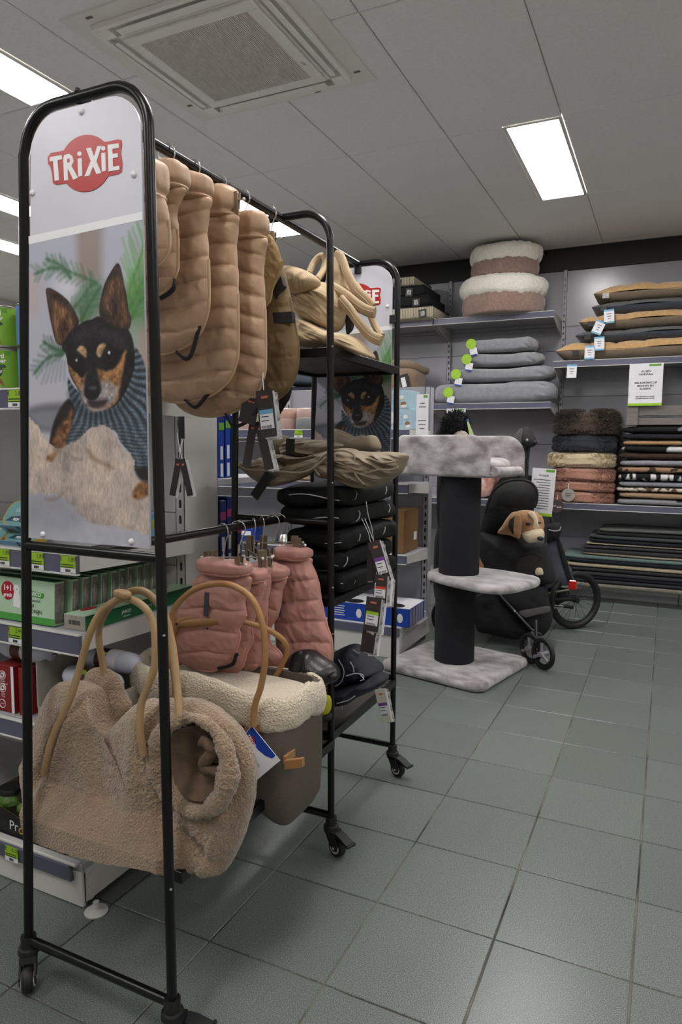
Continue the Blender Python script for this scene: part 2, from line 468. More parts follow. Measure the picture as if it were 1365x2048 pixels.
for (x, y) in ((-.44, .30), (-.36, -.44), (.2, .44), (.44, .36)):
    MB().box((x, y, -.010), (.03, .012, .004), bev=.001).build('clip', M('dull_clip', (120, 104, 92), .5, .3, var=.1, vscale=50), ac)
# ================================================================== shelving
def upright(parent, x, y, z0, z1, w=.03, d=.06, mat=None):
    u = MB(); zc = (z0+z1)/2; h = z1-z0; sw = .011; t = .002
    for sg in (-1, 1):
        u.box((x+sg*(w/2-t/2), y+d/2, zc), (t, d, h))
        u.box((x+sg*(w+sw)/4, y+t/2, zc), ((w-sw)/2, t, h))
    u.box((x, y+d-t/2, zc), (w, t, h)); u.box((x, y+d/2, z1-t/2), (w, d, t))
    z = z0; k = z0+.06
    while k < z1-.05:
        u.box((x, y+t/2, (z+k-.013)/2), (sw, t, k-.013-z)); z = k+.013; k += .05
    u.box((x, y+t/2, (z+z1)/2), (sw, t, z1-z))
    return u.build('upright', mat or m_shelfgrey, parent, smooth=0)
def shelf(parent, x0, x1, yf, yb, zt, strip=.045, th=.03, mat=None, bracket=True, smat=None):
    b = MB(); w = x1-x0
    b.box(((x0+x1)/2, (yf+yb)/2+.005, zt-th/2), (w, yb-yf-.01, th), bev=.002)
    sh = b.build('shelf', mat or m_shelfgrey, parent)
    s = MB().box(((x0+x1)/2, yf-.004, zt-strip/2-.003), (w, .010, strip), bev=.0015)
    s.build('price_strip', smat or m_strip, sh)
    e = MB().box(((x0+x1)/2, yf-.005, zt-strip-.004), (w, .013, .005), bev=.001)
    e.box(((x0+x1)/2, yf-.005, zt-.001), (w, .013, .005), bev=.001)
    e.build('strip_lip', m_white, sh)
    if bracket:
        for x in (x0+.004, x1-.004):
            MB().prism([(yf+.03, zt-th), (yf+.03, zt-th-.02), (yb, zt-th-.11), (yb, zt-th)], x-.003, x+.003, 'x').build('bracket', m_white, sh)
    return sh
def price_label(sh, x, y, z, euro, w=.052, h=.044):
    MB().box((x, y, z), (w, .0012, h)).build('price_label', m_lime, sh, smooth=0)
    MB().box((x, y-.0008, z-h*.36), (w, .0006, h*.28)).build('label_foot', m_paper, sh, smooth=0)
    t = MB()
    for k in range(9): t.box((x-.008+k*.002, y-.0014, z-h*.36), (.0011, .0004, h*.16))
    for k in range(2): t.box((x-.002, y-.0010, z-.001-k*.006), (w*.8, .0004, .0022))
    t = t.build('barcode', m_ink, sh, smooth=0); t['kind'] = 'stuff'
    text('€    '+euro, h*.36, 'price_text', m_ink, sh, place_front(x, y-.0009, z+h*.29))

# ---- wall of beds: bays against the back wall
WB = 6.28
BX = [-3.885, -2.885, -1.885, -.88, .125, 1.125, 2.125]
BN = ['grey wall shelving bay behind the mobile rack sign', 'grey wall shelving bay with flat box beds on its top shelf',
      'grey wall shelving bay holding donut beds and grey bolsters', 'grey wall shelving bay with cushions, blankets and kennel mats',
      'grey wall shelving bay right of the cushion and mat bay', 'grey wall shelving bay ending the bed wall']
SH = [[(2.33,), (1.61,), (.8,)], [(2.33,), (1.61,), (.8,)], [(2.33,), (1.61,), (.8,)], [(1.93,), (.80,)], [(1.93,), (.80,)], [(1.93,), (.80,)]]
wall_shelves = {}
for i in range(6):
    x0, x1 = BX[i], BX[i+1]
    bay = thing('shelving_bay', BN[i], 'shelving', ((x0+x1)/2, WB, 0), group='wall shelving bays'); cx = (x0+x1)/2
    zs = [.10, .47, .87, 1.27, 1.67, 2.07, 2.275, 2.74] if i < 3 else [.10, .47, .87, 1.285, 1.68, 2.275, 2.74]
    for a, c in zip(zs[:-1], zs[1:]):
        MB().box((0, -.006, (a+c)/2), (x1-x0-.004, .012, c-a-.003), bev=.001).build('back_panel', m_backpanel, bay)
    upright(bay, x0-cx+.0155, -.045, 0, 2.74, d=.055)
    if i == 5: upright(bay, x1-cx-.0155, -.045, 0, 2.74, d=.055)
    for k, (z,) in enumerate(SH[i]):
        wall_shelves[i, k] = shelf(bay, x0-cx+.008, x1-cx-.004, 5.8-WB, -.03, z)
    MB().box((0, -.18, .10), (x1-x0-.004, .36, .04), bev=.003).build('base_deck', m_shelfgrey, bay)
    MB().box((0, -.24, .043), (x1-x0-.004, .012, .086), bev=.002).build('plinth', m_shelfgrey, bay)

# ---- near gondola (food) : front shelves face the camera
GX = -1.337
near = thing('shelving_gondola', 'white double-sided shelving gondola of dog food beside the mobile rack', 'shelving', (GX, 1.275, 0))
GL = -2.64
def gx(x): return x-GX
near_sh = {}
for k, (zt, st) in enumerate(((1.388, .048), (.968, .048), (.760, .050), (.492, .046))):
    near_sh[k] = shelf(near, gx(GL), 0, 0, .462, zt, strip=st, th=.02, bracket=False)
    MB().prism([(.0, zt-.002), (.0, zt-.045), (.46, zt-.06), (.46, zt-.002)], -.002, .002, 'x').build('side_plate', m_white, near_sh[k])
bs = gx(-1.366)
base = MB().box(((gx(GL)+bs)/2, .24, .115), (bs-gx(GL), .47, .02), bev=.002).build('base_deck', m_shelfgrey, near)
MB().box(((gx(GL)+bs)/2, .012, .052), (bs-gx(GL), .012, .10), bev=.002).build('plinth', m_white, near)
MB().box((bs-.004, .24, .058), (.008, .46, .094), bev=.002).build('base_side', m_white, near)
MB().box((bs+.001, .035, .05), (.008, .016, .075), bev=.002).build('base_post', m_white, near)
st = MB().box(((gx(GL)+bs-.03)/2, -.004, .098), (bs-.03-gx(GL), .010, .05), R=rotm('X', .18), bev=.002).build('price_strip', m_strip, near)
MB().box(((gx(GL)+bs-.01)/2, .002, .126), (bs-.01-gx(GL), .022, .011), bev=.003).build('strip_lip', m_white, near)
MB().lathe([(.001, 0), (.03, 0), (.031, .004), (.018, .009), (.008, .012), (.008, .03), (.001, .03)], 20, (gx(-1.326), .012, .0)).build('levelling_foot', m_white, near)
for (a, c) in ((.12, .46), (.463, .86), (.863, 1.03), (1.033, 1.62)):
    MB().box(((gx(GL)+gx(-1.405))/2, .472, (a+c)/2), (gx(-1.405)-gx(GL), .012, c-a), bev=.001).build('back_panel', m_white, near)
    MB().box(((gx(GL)+gx(-1.405))/2, .640, (a+c)/2), (gx(-1.405)-gx(GL), .012, c-a), bev=.001).build('rear_panel', m_backpanel, near)
u = upright(near, gx(-1.388), .465, .0, 1.62, w=.034, d=.18, mat=m_white)
near_rear = {}
for zt in (1.13, .80, .45):
    near_rear[zt] = MB().box(((gx(GL)+gx(-1.40))/2, .86, zt-.012), (gx(-1.40)-gx(GL), .42, .024), bev=.002).build('rear_shelf', m_shelfgrey, near)
for (x, k, e) in ((-1.63, 0, '3,89'), (-1.535, 0, '3,89')):
    price_label(near_sh[k], gx(x), -.0105, 1.388-.026, e)
for (x, k, e) in ((-1.605, 1, '1,89'), (-1.478, 1, '1,89'), (-1.366, 1, '1,89')):
    price_label(near_sh[k], gx(x), -.0105, .968-.026, e)
price_label(near_sh[2], gx(-1.568), -.0105, .760-.028, '2,49')
price_label(near, gx(-1.615), -.0125, .098, '4,19')

# ---- far gondola
FXE = -1.372
far = thing('shelving_gondola', 'grey shelving gondola of bowls and grooming boxes behind the mobile rack', 'shelving', (FXE, 3.8, 0))
def fx(x): return x-FXE
far_sh = {}
for k, (zt, yf) in enumerate(((1.345, .03), (1.022, .03), (.60, .02))):
    far_sh[k] = shelf(far, fx(-3.9), -.004, yf, .395, zt, strip=.05, th=.02, bracket=False)
    MB().prism([(yf, zt-.002), (yf, zt-.05), (.40, zt-.075), (.40, zt-.002)], -.004, 0, 'x').build('side_plate', m_white, far_sh[k])
MB().box(((fx(-3.9))/2, .16, .175), (-fx(-3.9), .5, .02), bev=.002).build('base_deck', m_white, far)
MB().box(((fx(-3.9))/2, -.085, .07), (-fx(-3.9), .012, .14), bev=.002).build('plinth', m_white, far)
MB().box(((fx(-3.9))/2, -.095, .162), (-fx(-3.9), .012, .05), bev=.002).build('price_strip', m_strip, far)
MB().prism([(-.08, .03), (-.08, .165), (.40, .165), (.47, .03)], -.004, .002, 'x').build('base_side', m_white, far)
MB().prism([(-.06, .125), (-.06, .14), (.41, .14), (.41, .125)], .002, .012, 'x').build('base_rail', m_shelfgrey, far)
for (a, c) in ((.19, .47), (.473, .87), (.873, 1.27), (1.273, 1.62)):
    MB().box((fx(-3.9)/2-.02, .405, (a+c)/2), (-fx(-3.9)-.04, .012, c-a), bev=.001).build('back_panel', m_backpanel, far)
upright(far, -.018, .395, 0, 1.62, w=.034, d=.075)
upright(far, -1.018, .385, 0, 1.62, w=.034, d=.075)
price_label(far_sh[0], fx(-2.11), .018, 1.345-.027, '12,99', w=.06)
# ================================================================== mobile display rack
RYF, RYM, RYB = 1.04, 1.81, 2.37          # front, middle and far frame
RZ = 1.92; TR = .0105
rack = thing('display_rack', 'tall black tubular display rack on castors with printed dog sign boards', 'display rack', (-1.06, 1.7, 0))
def rk(p): return (p[0]+1.06, p[1]-1.7, p[2])
def frame_path(xl0, xl1, xr0, xr1, y, r=.085, z0=.09, zt=RZ-TR):
    """inverted U: left foot, left top, right top, right foot"""
    L = lambda z: xl0+(xl1-xl0)*(z-z0)/(zt-z0); Rr = lambda z: xr0+(xr1-xr0)*(z-z0)/(zt-z0)
    p = [(L(z0), y, z0), (L(1.0), y, 1.0), (L(zt-r), y, zt-r)]
    for a in np.linspace(PI, PI/2, 9)[1:]: p.append((xl1+r+r*math.cos(a), y, zt-r+r*math.sin(a)))
    for a in np.linspace(PI/2, 0, 9): p.append((xr1-r+r*math.cos(a), y, zt-r+r*math.sin(a)))
    p += [(Rr(1.0), y, 1.0), (Rr(z0), y, z0)]
    return [rk(q) for q in p]
FRM = [(-1.285, -1.208, -.868, -.888, RYF), (-1.245, -1.215, -.883, -.899, RYM), (-1.26, -1.235, -.898, -.906, RYB)]
def lerp_x(fr, z):
    t = (z-.09)/(RZ-TR-.09); return (fr[0]+(fr[1]-fr[0])*t, fr[2]+(fr[3]-fr[2])*t)
for fr in FRM: MB().tube(frame_path(*fr), TR, 14).build('frame', m_black, rack)
def bar(p, q, r=TR, name='crossbar'): return MB().tube([rk(p), rk(q)], r, 12).build(name, m_black, rack)
for fr, zs in zip(FRM, ((.105, 1.028), (.118, .36, 1.022), (.112, .38, .775, 1.02))):
    for z in zs:
        a, b_ = lerp_x(fr, z); bar((a, fr[4], z), (b_, fr[4], z), TR if z < .2 or fr is FRM[0] else .009)
bar((-1.058, RYF+.0, 1.908), (-1.060, RYB, 1.908), .0115, 'hanging_rail')
bar((-1.06, RYF+.005, 1.028), (-1.06, RYM, 1.022), .0108, 'hanging_rail')
# shelves: dark board in an angle frame
m_board = M('dark_brown_board', (62, 54, 46), .6, var=.15, vscale=6, aniso=(1, 8, 1))
def rshelf(y0, y1, z, f0, f1):
    xl = min(lerp_x(f0, z)[0], lerp_x(f1, z)[0])+.005; xr = (lerp_x(f0, z)[1]+lerp_x(f1, z)[1])/2
    b = MB(); h = .026
    for (c, d) in (((xl+xr)/2, y0+.008), ((xl+xr)/2, y1-.008)): b.box(rk((c, d, z-h/2)), (xr-xl, .014, h), bev=.001)
    for x in (xl, xr): b.box(rk((x, (y0+y1)/2, z-h/2)), (.016, y1-y0, h), bev=.001)
    s = b.build('shelf_frame', m_black, rack)
    MB().box(rk(((xl+xr)/2, (y0+y1)/2, z-.008)), (xr-xl-.016, y1-y0-.02, .012), bev=.001).build('shelf_board', m_board, s)
rshelf(RYM+.005, RYB-.005, 1.53, FRM[1], FRM[2])
rshelf(RYM+.005, RYB-.005, .79, FRM[1], FRM[2])
rshelf(RYM+.005, RYB-.005, .375, FRM[1], FRM[2])
rshelf(RYF+.038, RYM-.005, .365, FRM[0], FRM[1])
# bolts on the posts
bm = MB()
for fr, zs in zip(FRM, ((.36, .88), (.69, .83, 1.14, 1.53), (.775,))):
    for z in zs:
        x = lerp_x(fr, z)[1]
        MB().lathe([(.0005, .002), (.002, .0018), (.003, 0), (.003, -.002)], 8, rk((x+.010, fr[4]-.0075, z))).build('bolt', m_chrome, rack)
# castors
def caster_meshes():
    f = MB()
    f.lathe([(.001, .115), (.017, .115), (.017, .090), (.023, .088), (.024, .076), (.015, .072), (.001, .072)], 18)
    for s in (-1, 1):
        f.prism([(-.012, .075), (.022, .075), (.045, .045), (.042, .024), (.026, .020), (.005, .045)], s*.016-.002, s*.016+.002, 'y')
    f.prism([(-.012, .066), (-.012, .078), (.026, .078), (.030, .066)], -.018, .018, 'y')
    w = MB(); w.lathe([(.002, -.011), (.020, -.012), (.027, -.011), (.030, -.006), (.030, .006), (.027, .011), (.020, .012), (.002, .011)], 26, (.028, 0, .030), 'y')
    h = MB()
    for s in (-1, 1): h.lathe([(.010, s*.0125), (.018, s*.0128), (.018, s*.0145), (.010, s*.0145)], 20, (.028, 0, .030), 'y'); h.lathe([(.0005, s*.019), (.004, s*.0185), (.004, s*.013), (.0005, s*.013)], 8, (.028, 0, .03), 'y')
    k = MB(); k.prism([(.045, .066), (.085, .052), (.087, .057), (.050, .074), (.030, .078), (.030, .066)], -.015, .015, 'y')
    k.box((.086, 0, .057), (.008, .036, .010), bev=.002)
    return f, w, h, k
cf, cw, ch, ck = caster_meshes()
m_rim = M('caster_rim', (205, 202, 196), .4, var=.04, vscale=40)
c0 = None
for fr in FRM:
    for side, z in ((0, .09), (1, .09)):
        x = lerp_x(fr, .09)[side]; an = {(1.04, 0): -PI/2+.75, (1.04, 1): .35}.get((fr[4], side), -.35 if side else 2.4)
        if c0 is None:
            c0 = cf.build('caster', m_rubber, rack)
            w = cw.build('wheel', m_rubber, c0); h = ch.build('wheel_hub', m_rim, c0); k = ck.build('brake_pedal', m_rubber, c0)
            cc = c0
        else: cc = copy_tree(c0, rack)
        cc.location = rk((x, fr[4], 0)); cc.rotation_euler = (0, 0, an)
        if side == 0 and cc is not c0:
            for ch_ in list(cc.children):
                if ch_.name.startswith('brake_pedal'): bpy.data.objects.remove(ch_)
for ch_ in list(c0.children):
    if ch_.name.startswith('brake_pedal'): bpy.data.objects.remove(ch_)

# ------------------------------------------------------------------ printed sign board (dog portrait and logo)
YP = RYF-.004                                        # front face of the board
def z3(x, y): p = atY(x/3.938, 480+y/3.938, YP); return (p[0], p[2])       # tracing coordinates of the portrait
def z4(x, y): p = atY(x/4.0147, 960+y/4.0147, YP); return (p[0], p[2])
def z5(x, y): p = atY(x/2.4375, y/2.4375, YP); return (p[0], p[2])         # tracing coordinates of the board head
BL = lambda z: -1.2325+(z-1.046)/(1.88-1.046)*.0445                    # left and right board edge
BRr = lambda z: -.9005-(z-1.046)*.003
def sdist(P, poly):
    poly = np.array(poly); d = np.full(len(P), 1e9); ins = np.zeros(len(P), bool)
    for i in range(len(poly)):
        a, b_ = poly[i-1], poly[i]; e = b_-a; w = P-a
        t = np.clip((w@e)/(e@e+1e-12), 0, 1); q = w-t[:, None]*e
        d = np.minimum(d, (q**2).sum(1))
        c = ((a[1] > P[:, 1]) != (b_[1] > P[:, 1])) & (P[:, 0] < e[0]*(P[:, 1]-a[1])/(e[1]+1e-12)+a[0])
        ins ^= c
    d = np.sqrt(d); return np.where(ins, -d, d)
class Paint:
    def __init__(s, P): s.P = P; s.C = np.zeros((len(P), 3)); s.P3 = np.c_[P, np.zeros(len(P))]
    def put(s, m, col):
        c = np.array(col, float); c = c if c.ndim == 2 else c[None]
        s.C = s.C*(1-m[:, None])+c*m[:, None]
    def poly(s, pts, col, soft=.003, wob=0., smooth=True, alpha=1.):
        if smooth: pts = [tuple(q) for q in catmull(pts, 5, True)]
        d = sdist(s.P, pts)
        if wob: d = d+wob*fbm(s.P3, 120, 2, 5)
        s.put(alpha*np.clip(.5-d/(2*soft), 0, 1), col)
    def stroke(s, a, b_, w0, w1, col, soft=.003, alpha=1.):
        a, b_ = np.array(a), np.array(b_); e = b_-a; t = np.clip(((s.P-a)@e)/(e@e), 0, 1)
        d = np.sqrt(((s.P-a-t[:, None]*e)**2).sum(1))-(w0+(w1-w0)*t)
        s.put(alpha*np.clip(.5-d/(2*soft), 0, 1), col)
    def mot(s, col, amt, f, seed=0, an=(1, 1)):
        """mottled version of a colour, as an array"""
        n = fbm(s.P3*np.array([an[0], an[1], 1]), f, 3, seed)
        return np.array(col)[None]*(1+amt*n[:, None])
def dog_picture(nx=250, nz=470):
    zt_l, zt_r = 1.651, 1.662
    u = np.linspace(0, 1, nx); v = np.linspace(0, 1, nz)
    Z = 1.046+v[:, None]*(zt_l+(zt_r-zt_l)*u[None]-1.046)
    X = BL(Z)+.0005+u[None]*(BRr(Z)-BL(Z)-.001)
    P = np.c_[X.ravel(), Z.ravel()]; p = Paint(P)
    T = lambda L: [z3(*q) for q in L]
    p.C[:] = (182, 180, 192)
    k = np.clip((P[:, 1]-1.35)/.3, 0, 1)[:, None]; p.C = p.C*(1-k)+np.array([176, 178, 192])*k
    p.poly(T([(600, -160), (810, -200), (800, 310), (620, 330)]), (150, 136, 130), .012, smooth=False)
    p.poly(T([(900, 560), (1200, 500), (1200, 900), (1000, 900)]), (150, 158, 150), .03)
    p.poly(T([(1130, 700), (1210, 680), (1210, 1100), (1130, 1000)]), (176, 140, 124), .012)
    p.poly(T([(240, 300), (310, 300), (300, 560), (240, 560)]), (186, 168, 170), .02)
    p.poly(T([(440, 300), (560, 280), (600, 420), (520, 480), (430, 400)]), (204, 204, 212), .02)
    g1, g2, g3 = (64, 112, 62), (44, 92, 58), (92, 150, 64)
    def frond(stem, n, ll, lr, col, w=.0022, al=.6, seed=0, soft=.0045):
        S = [np.array(q) for q in catmull([z3(*q) for q in stem], 10)]
        for i in range(len(S)-1): p.stroke(S[i], S[i+1], w*.8, w*.8, col, soft*.7, al)
        rnd = random.Random(seed)
        for i in range(n):
            k = int((i+.5)/n*(len(S)-2)); d = S[k+1]-S[k]; d = d/np.linalg.norm(d); nn = np.array([-d[1], d[0]]); f = 1-.35*abs(2*(i+.5)/n-1)
            for sg, L_ in ((1, ll), (-1, lr)):
                e = S[k]+(d*.75+sg*nn*(.75+rnd.uniform(-.12, .12)))*L_*f*rnd.uniform(.85, 1.1)
                p.stroke(S[k], e, w*1.1, w*.35, tuple(v*rnd.uniform(.85, 1.15) for v in col), soft, al)
    p.poly(T([(600, 640), (640, 420), (760, 340), (830, 420), (800, 620)]), (84, 116, 84), .02, alpha=.75)
    p.poly(T([(1000, 640), (1020, 380), (1120, 300), (1200, 320), (1200, 640)]), (84, 128, 82), .02, alpha=.7)
    frond([(640, 640), (700, 520), (800, 360)], 8, .03, .03, (60, 98, 64), seed=1)
    frond([(560, 560), (640, 470), (740, 330)], 7, .03, .03, (66, 104, 70), seed=2)
    frond([(1000, 640), (1030, 380), (1110, 140), (1190, -140)], 17, .062, .05, (88, 144, 66), w=.0025, al=.62, seed=3)
    frond([(1040, 620), (1110, 480), (1190, 380)], 8, .04, .03, (70, 118, 66), seed=4)
    frond([(1010, 560), (1080, 420), (1160, 260)], 8, .045, .03, (78, 130, 64), seed=5)
    frond([(760, 340), (600, 270), (430, 220), (270, 270)], 12, .030, .032, (62, 102, 70), seed=6, al=.55)
    frond([(560, 300), (480, 200), (360, 150)], 7, .024, .02, (60, 100, 68), seed=7, al=.5)
    frond([(520, 880), (440, 860), (340, 800)], 7, .022, .026, (56, 94, 64), seed=8)
    frond([(500, 900), (380, 930), (265, 1060)], 8, .022, .030, (58, 90, 70), seed=9, al=.55)
    for i in range(6): p.stroke(z3(400+i*22, 940+i*4), z3(330+i*36, 1130-i*6), .0014, .0006, (96, 112, 102), .005, .55)
    p.poly(T([(240, 1325), (560, 1300), (560, 1500), (300, 1500), (240, 1460)]), (98, 98, 108), .008)
    p.poly(T([(240, 1352), (520, 1345), (500, 1480), (330, 1480), (240, 1400)]), (128, 130, 140), .008)
    # body, ears
    p.poly(T([(395, 1570), (425, 1440), (480, 1320), (550, 1250), (600, 1340), (580, 1500), (530, 1640), (460, 1650), (400, 1620)]), p.mot((34, 29, 28), .3, 90, 1), .003)
    p.poly(T([(410, 1600), (450, 1500), (520, 1400), (575, 1330), (570, 1480), (520, 1630), (460, 1650)]), p.mot((112, 78, 52), .35, 110, 2), .006)
    ear = [(365, 388), (400, 380), (470, 420), (540, 480), (590, 560), (626, 640), (600, 700), (560, 770), (500, 830), (445, 805), (412, 690), (386, 560), (370, 460)]
    p.poly(T(ear), p.mot((60, 44, 36), .35, 140, 3, (1, .5)), .0012)
    p.poly(T([(410, 480), (470, 490), (540, 560), (580, 640), (560, 720), (500, 800), (455, 790), (430, 690), (415, 570)]), p.mot((116, 82, 58), .35, 160, 4, (2, .5)), .006)
    p.poly(T([(500, 620), (550, 660), (545, 730), (500, 790), (470, 740), (480, 660)]), p.mot((66, 44, 34), .4, 160, 4), .006)
    ear2 = [(935, 185), (955, 225), (975, 320), (1000, 440), (1015, 550), (1036, 620), (1020, 700), (960, 720), (880, 700), (800, 620), (783, 545), (798, 450), (828, 340), (870, 260), (908, 200)]
    p.poly(T(ear2), p.mot((46, 35, 30), .35, 140, 5), .0012)
    p.poly(T([(915, 290), (960, 330), (985, 450), (1000, 560), (1015, 640), (960, 690), (900, 650), (850, 580), (815, 530), (830, 430), (870, 330)]), p.mot((98, 68, 48), .4, 160, 6, (2, .5)), .006)
    p.poly(T([(905, 420), (945, 480), (945, 600), (915, 670), (870, 600), (860, 500)]), p.mot((58, 40, 33), .45, 160, 7, (2, .6)), .008)
    p.stroke(z3(850, 520), z3(880, 590), .0012, .0004, (160, 140, 126), .003, .6)
    # knitted roll-neck
    sw = [(1060, 845), (1120, 920), (1150, 1010), (1200, 1080), (1215, 1830), (1060, 1810), (1040, 1700), (950, 1590), (900, 1500), (720, 1480), (640, 1560), (515, 1640), (560, 1480), (592, 1340), (545, 1210), (536, 1085), (580, 1150), (660, 1230), (740, 1290), (860, 1280), (940, 1230), (1000, 1130), (1040, 1000)]
    c0_ = np.array(z3(800, 1000)); q = P-c0_; ang = np.arctan2(q[:, 0], -q[:, 1])
    rib = .5+.5*np.sin(ang*46+np.sin(np.hypot(q[:, 0], q[:, 1])*90)*.8)
    rw = .5+.5*np.sin(P[:, 1]*900+np.sin(P[:, 0]*60)*2)
    low = np.clip((z3(0, 1400)[1]-P[:, 1])/.03, 0, 1)
    r2 = rib*(1-low*.6)+rw*low*.6
    kn = np.array([80, 91, 101])[None]*(.55+.75*r2[:, None])*(1+.18*fbm(p.P3, 300, 2, 3)[:, None])
    p.poly(T(sw), kn, .0018)
    p.poly(T([(545, 1215), (600, 1330), (720, 1400), (860, 1395), (970, 1330), (1060, 1210), (1110, 1080), (1080, 1160), (1000, 1270), (900, 1340), (740, 1360), (640, 1300), (590, 1220)]), (38, 48, 56), .012, alpha=.6)
    # head
    p.poly(T([(490, 840), (550, 730), (640, 655), (720, 625), (790, 605), (900, 690), (1000, 700), (1042, 770), (1062, 900), (1052, 1050), (1000, 1180), (930, 1290), (860, 1330), (740, 1345), (680, 1315), (640, 1250), (618, 1180), (560, 1080), (535, 980), (522, 900)]), p.mot((27, 25, 27), .35, 120, 8), .0014, .0008)
    p.poly(T([(560, 760), (700, 690), (820, 680), (960, 760), (1000, 850), (860, 800), (720, 760), (620, 800)]), p.mot((44, 42, 46), .35, 150, 9), .012)
    p.poly(T([(1000, 875), (985, 960), (962, 1080), (945, 1190), (925, 1275), (860, 1322), (760, 1345), (720, 1335), (800, 1300), (850, 1240), (880, 1150), (780, 1140), (758, 1060), (765, 1008), (830, 1032), (900, 1012), (945, 950), (975, 885)]), p.mot((146, 104, 66), .3, 140, 10), .003, .001)
    p.poly(T([(538, 985), (560, 1060), (610, 1150), (642, 1190), (682, 1120), (690, 1025), (655, 1085), (600, 1045), (560, 1005)]), p.mot((142, 104, 70), .3, 140, 11), .002, .001)
    p.poly(T([(770, 1130), (830, 1108), (895, 1140), (930, 1190), (885, 1285), (800, 1325), (720, 1338), (672, 1300), (638, 1225), (648, 1155), (690, 1120)]), p.mot((158, 150, 148), .2, 160, 12), .006, .001)
    p.poly(T([(690, 1000), (755, 1000), (790, 1130), (795, 1190), (740, 1250), (680, 1230), (664, 1170)]), p.mot((34, 31, 34), .3, 150, 13), .005)
    p.poly(T([(672, 1170), (715, 1132), (775, 1145), (792, 1190), (762, 1252), (705, 1258), (670, 1220)]), (26, 24, 28), .002)
    p.poly(T([(700, 1165), (740, 1150), (765, 1165), (740, 1180)]), (86, 82, 92), .004)
    p.poly(T([(690, 1262), (760, 1262), (850, 1255), (830, 1300), (770, 1325), (715, 1318)]), (52, 42, 46), .004)
    p.poly(T([(690, 1318), (760, 1335), (850, 1325), (760, 1346)]), (176, 166, 160), .003)
    for L in ([(608, 862), (640, 830), (680, 860), (682, 925), (650, 905), (622, 880)], [(768, 850), (800, 815), (836, 828), (832, 872), (790, 925), (764, 900)]):
        p.poly(T(L), p.mot((176, 146, 112), .2, 160, 14), .0025)
    for (x, y, r) in ((605, 962, 36), (862, 906, 44)):
        c = z3(x, y); cir = lambda q, o=(0, 0): [(c[0]+o[0]+q*r/3938.*math.cos(a)*1.06, c[1]+o[1]+q*r/3938.*math.sin(a)*1.06) for a in np.linspace(0, 2*PI, 14)[:-1]]
        p.poly(cir(1.5), (16, 14, 15), .004); p.poly(cir(1.05), (62, 48, 44), .0015); p.poly(cir(.9), (24, 18, 19), .0015); p.poly(cir(.28, (0, r*.4/3938.)), (196, 204, 222), .0012)
    # fluffy blanket and seat cloth
    bl = [z3(*q) for q in [(235, 1405), (300, 1460), (350, 1560), (420, 1625), (470, 1650), (540, 1605), (640, 1560), (690, 1500), (790, 1462), (870, 1485), (912, 1560), (960, 1640), (1030, 1680), (1062, 1760), (1060, 1830), (1110, 1900), (1215, 1900)]]
    bl += [z4(1230, 450), z4(1080, 412), z4(900, 365), z4(740, 350), z4(660, 300), z4(600, 240), z4(520, 160), z4(490, 110), z4(440, 125), z4(330, 105), z4(236, 100)]
    fl = fbm(p.P3*np.array([1, .8, 1]), 26, 3, 21); hair = fbm(p.P3*np.array([2.2, .8, 1]), 160, 2, 22)
    bc = np.array([186, 170, 160])[None]*(1+.13*fl[:, None]+.09*hair[:, None]+.12*np.abs(fbm(p.P3, 14, 2, 44))[:, None]-.05)+np.array([0, -2, -5])[None]*fl[:, None]
    cloth = [z4(230, 90), z4(1240, 90), z4(1240, 640), z4(230, 640)]
    p.poly(cloth, p.mot((166, 166, 178), .04, 60, 30), .002, smooth=False)
    p.poly([z4(230, 350), z4(500, 400), z4(700, 345), z4(1230, 440), z4(1240, 640), z4(230, 640)], p.mot((178, 178, 188), .03, 60, 31), .006)
    p.poly([z4(240, 120), z4(500, 110), z4(660, 340), z4(500, 420), z4(240, 360)], p.mot((150, 150, 160), .04, 60, 32), .02, alpha=.7)
    p.poly(bl, bc, .0018, .003, smooth=False)
    for L in ([(680, 1640), (760, 1720), (860, 1770), (900, 1800), (820, 1770), (720, 1720)], [(560, 1700), (600, 1720), (640, 1730), (590, 1730)], [(440, 1680), (480, 1660), (420, 1640)], [(360, 2040), (460, 2030), (500, 1990), (430, 2050)]):
        p.poly([z3(*q) for q in L], (128, 100, 78), .006, alpha=.75)
    p.poly([z3(*q) for q in [(380, 1700), (440, 1680), (420, 1740), (370, 1730)]], p.mot((128, 92, 60), .3, 150, 33), .004)
    p.poly([z3(*q) for q in [(1060, 1960), (1120, 1900), (1205, 1890), (1205, 1990), (1110, 2040), (1050, 2030)]], p.mot((124, 88, 56), .3, 150, 34), .004)
    p.poly([z3(*q) for q in [(1070, 1800), (1205, 1800), (1205, 1890), (1110, 1890)]], (40, 34, 32), .004)
    C = np.clip(p.C/255., 0, 1); C = np.where(C <= .04045, C/12.92, ((C+.055)/1.055)**2.4)
    g = MB().grid(np.stack([X-(-1.06), np.full_like(X, 0), Z], -1))
    o = g.build('portrait_print', M_print('satin_print', .4), None, smooth=0)
    a = o.data.color_attributes.new('Col', 'FLOAT_COLOR', 'POINT')
    a.data.foreach_set('color', np.c_[C, np.ones(len(C))].ravel().astype(np.float32))
    return o
pic = dog_picture()
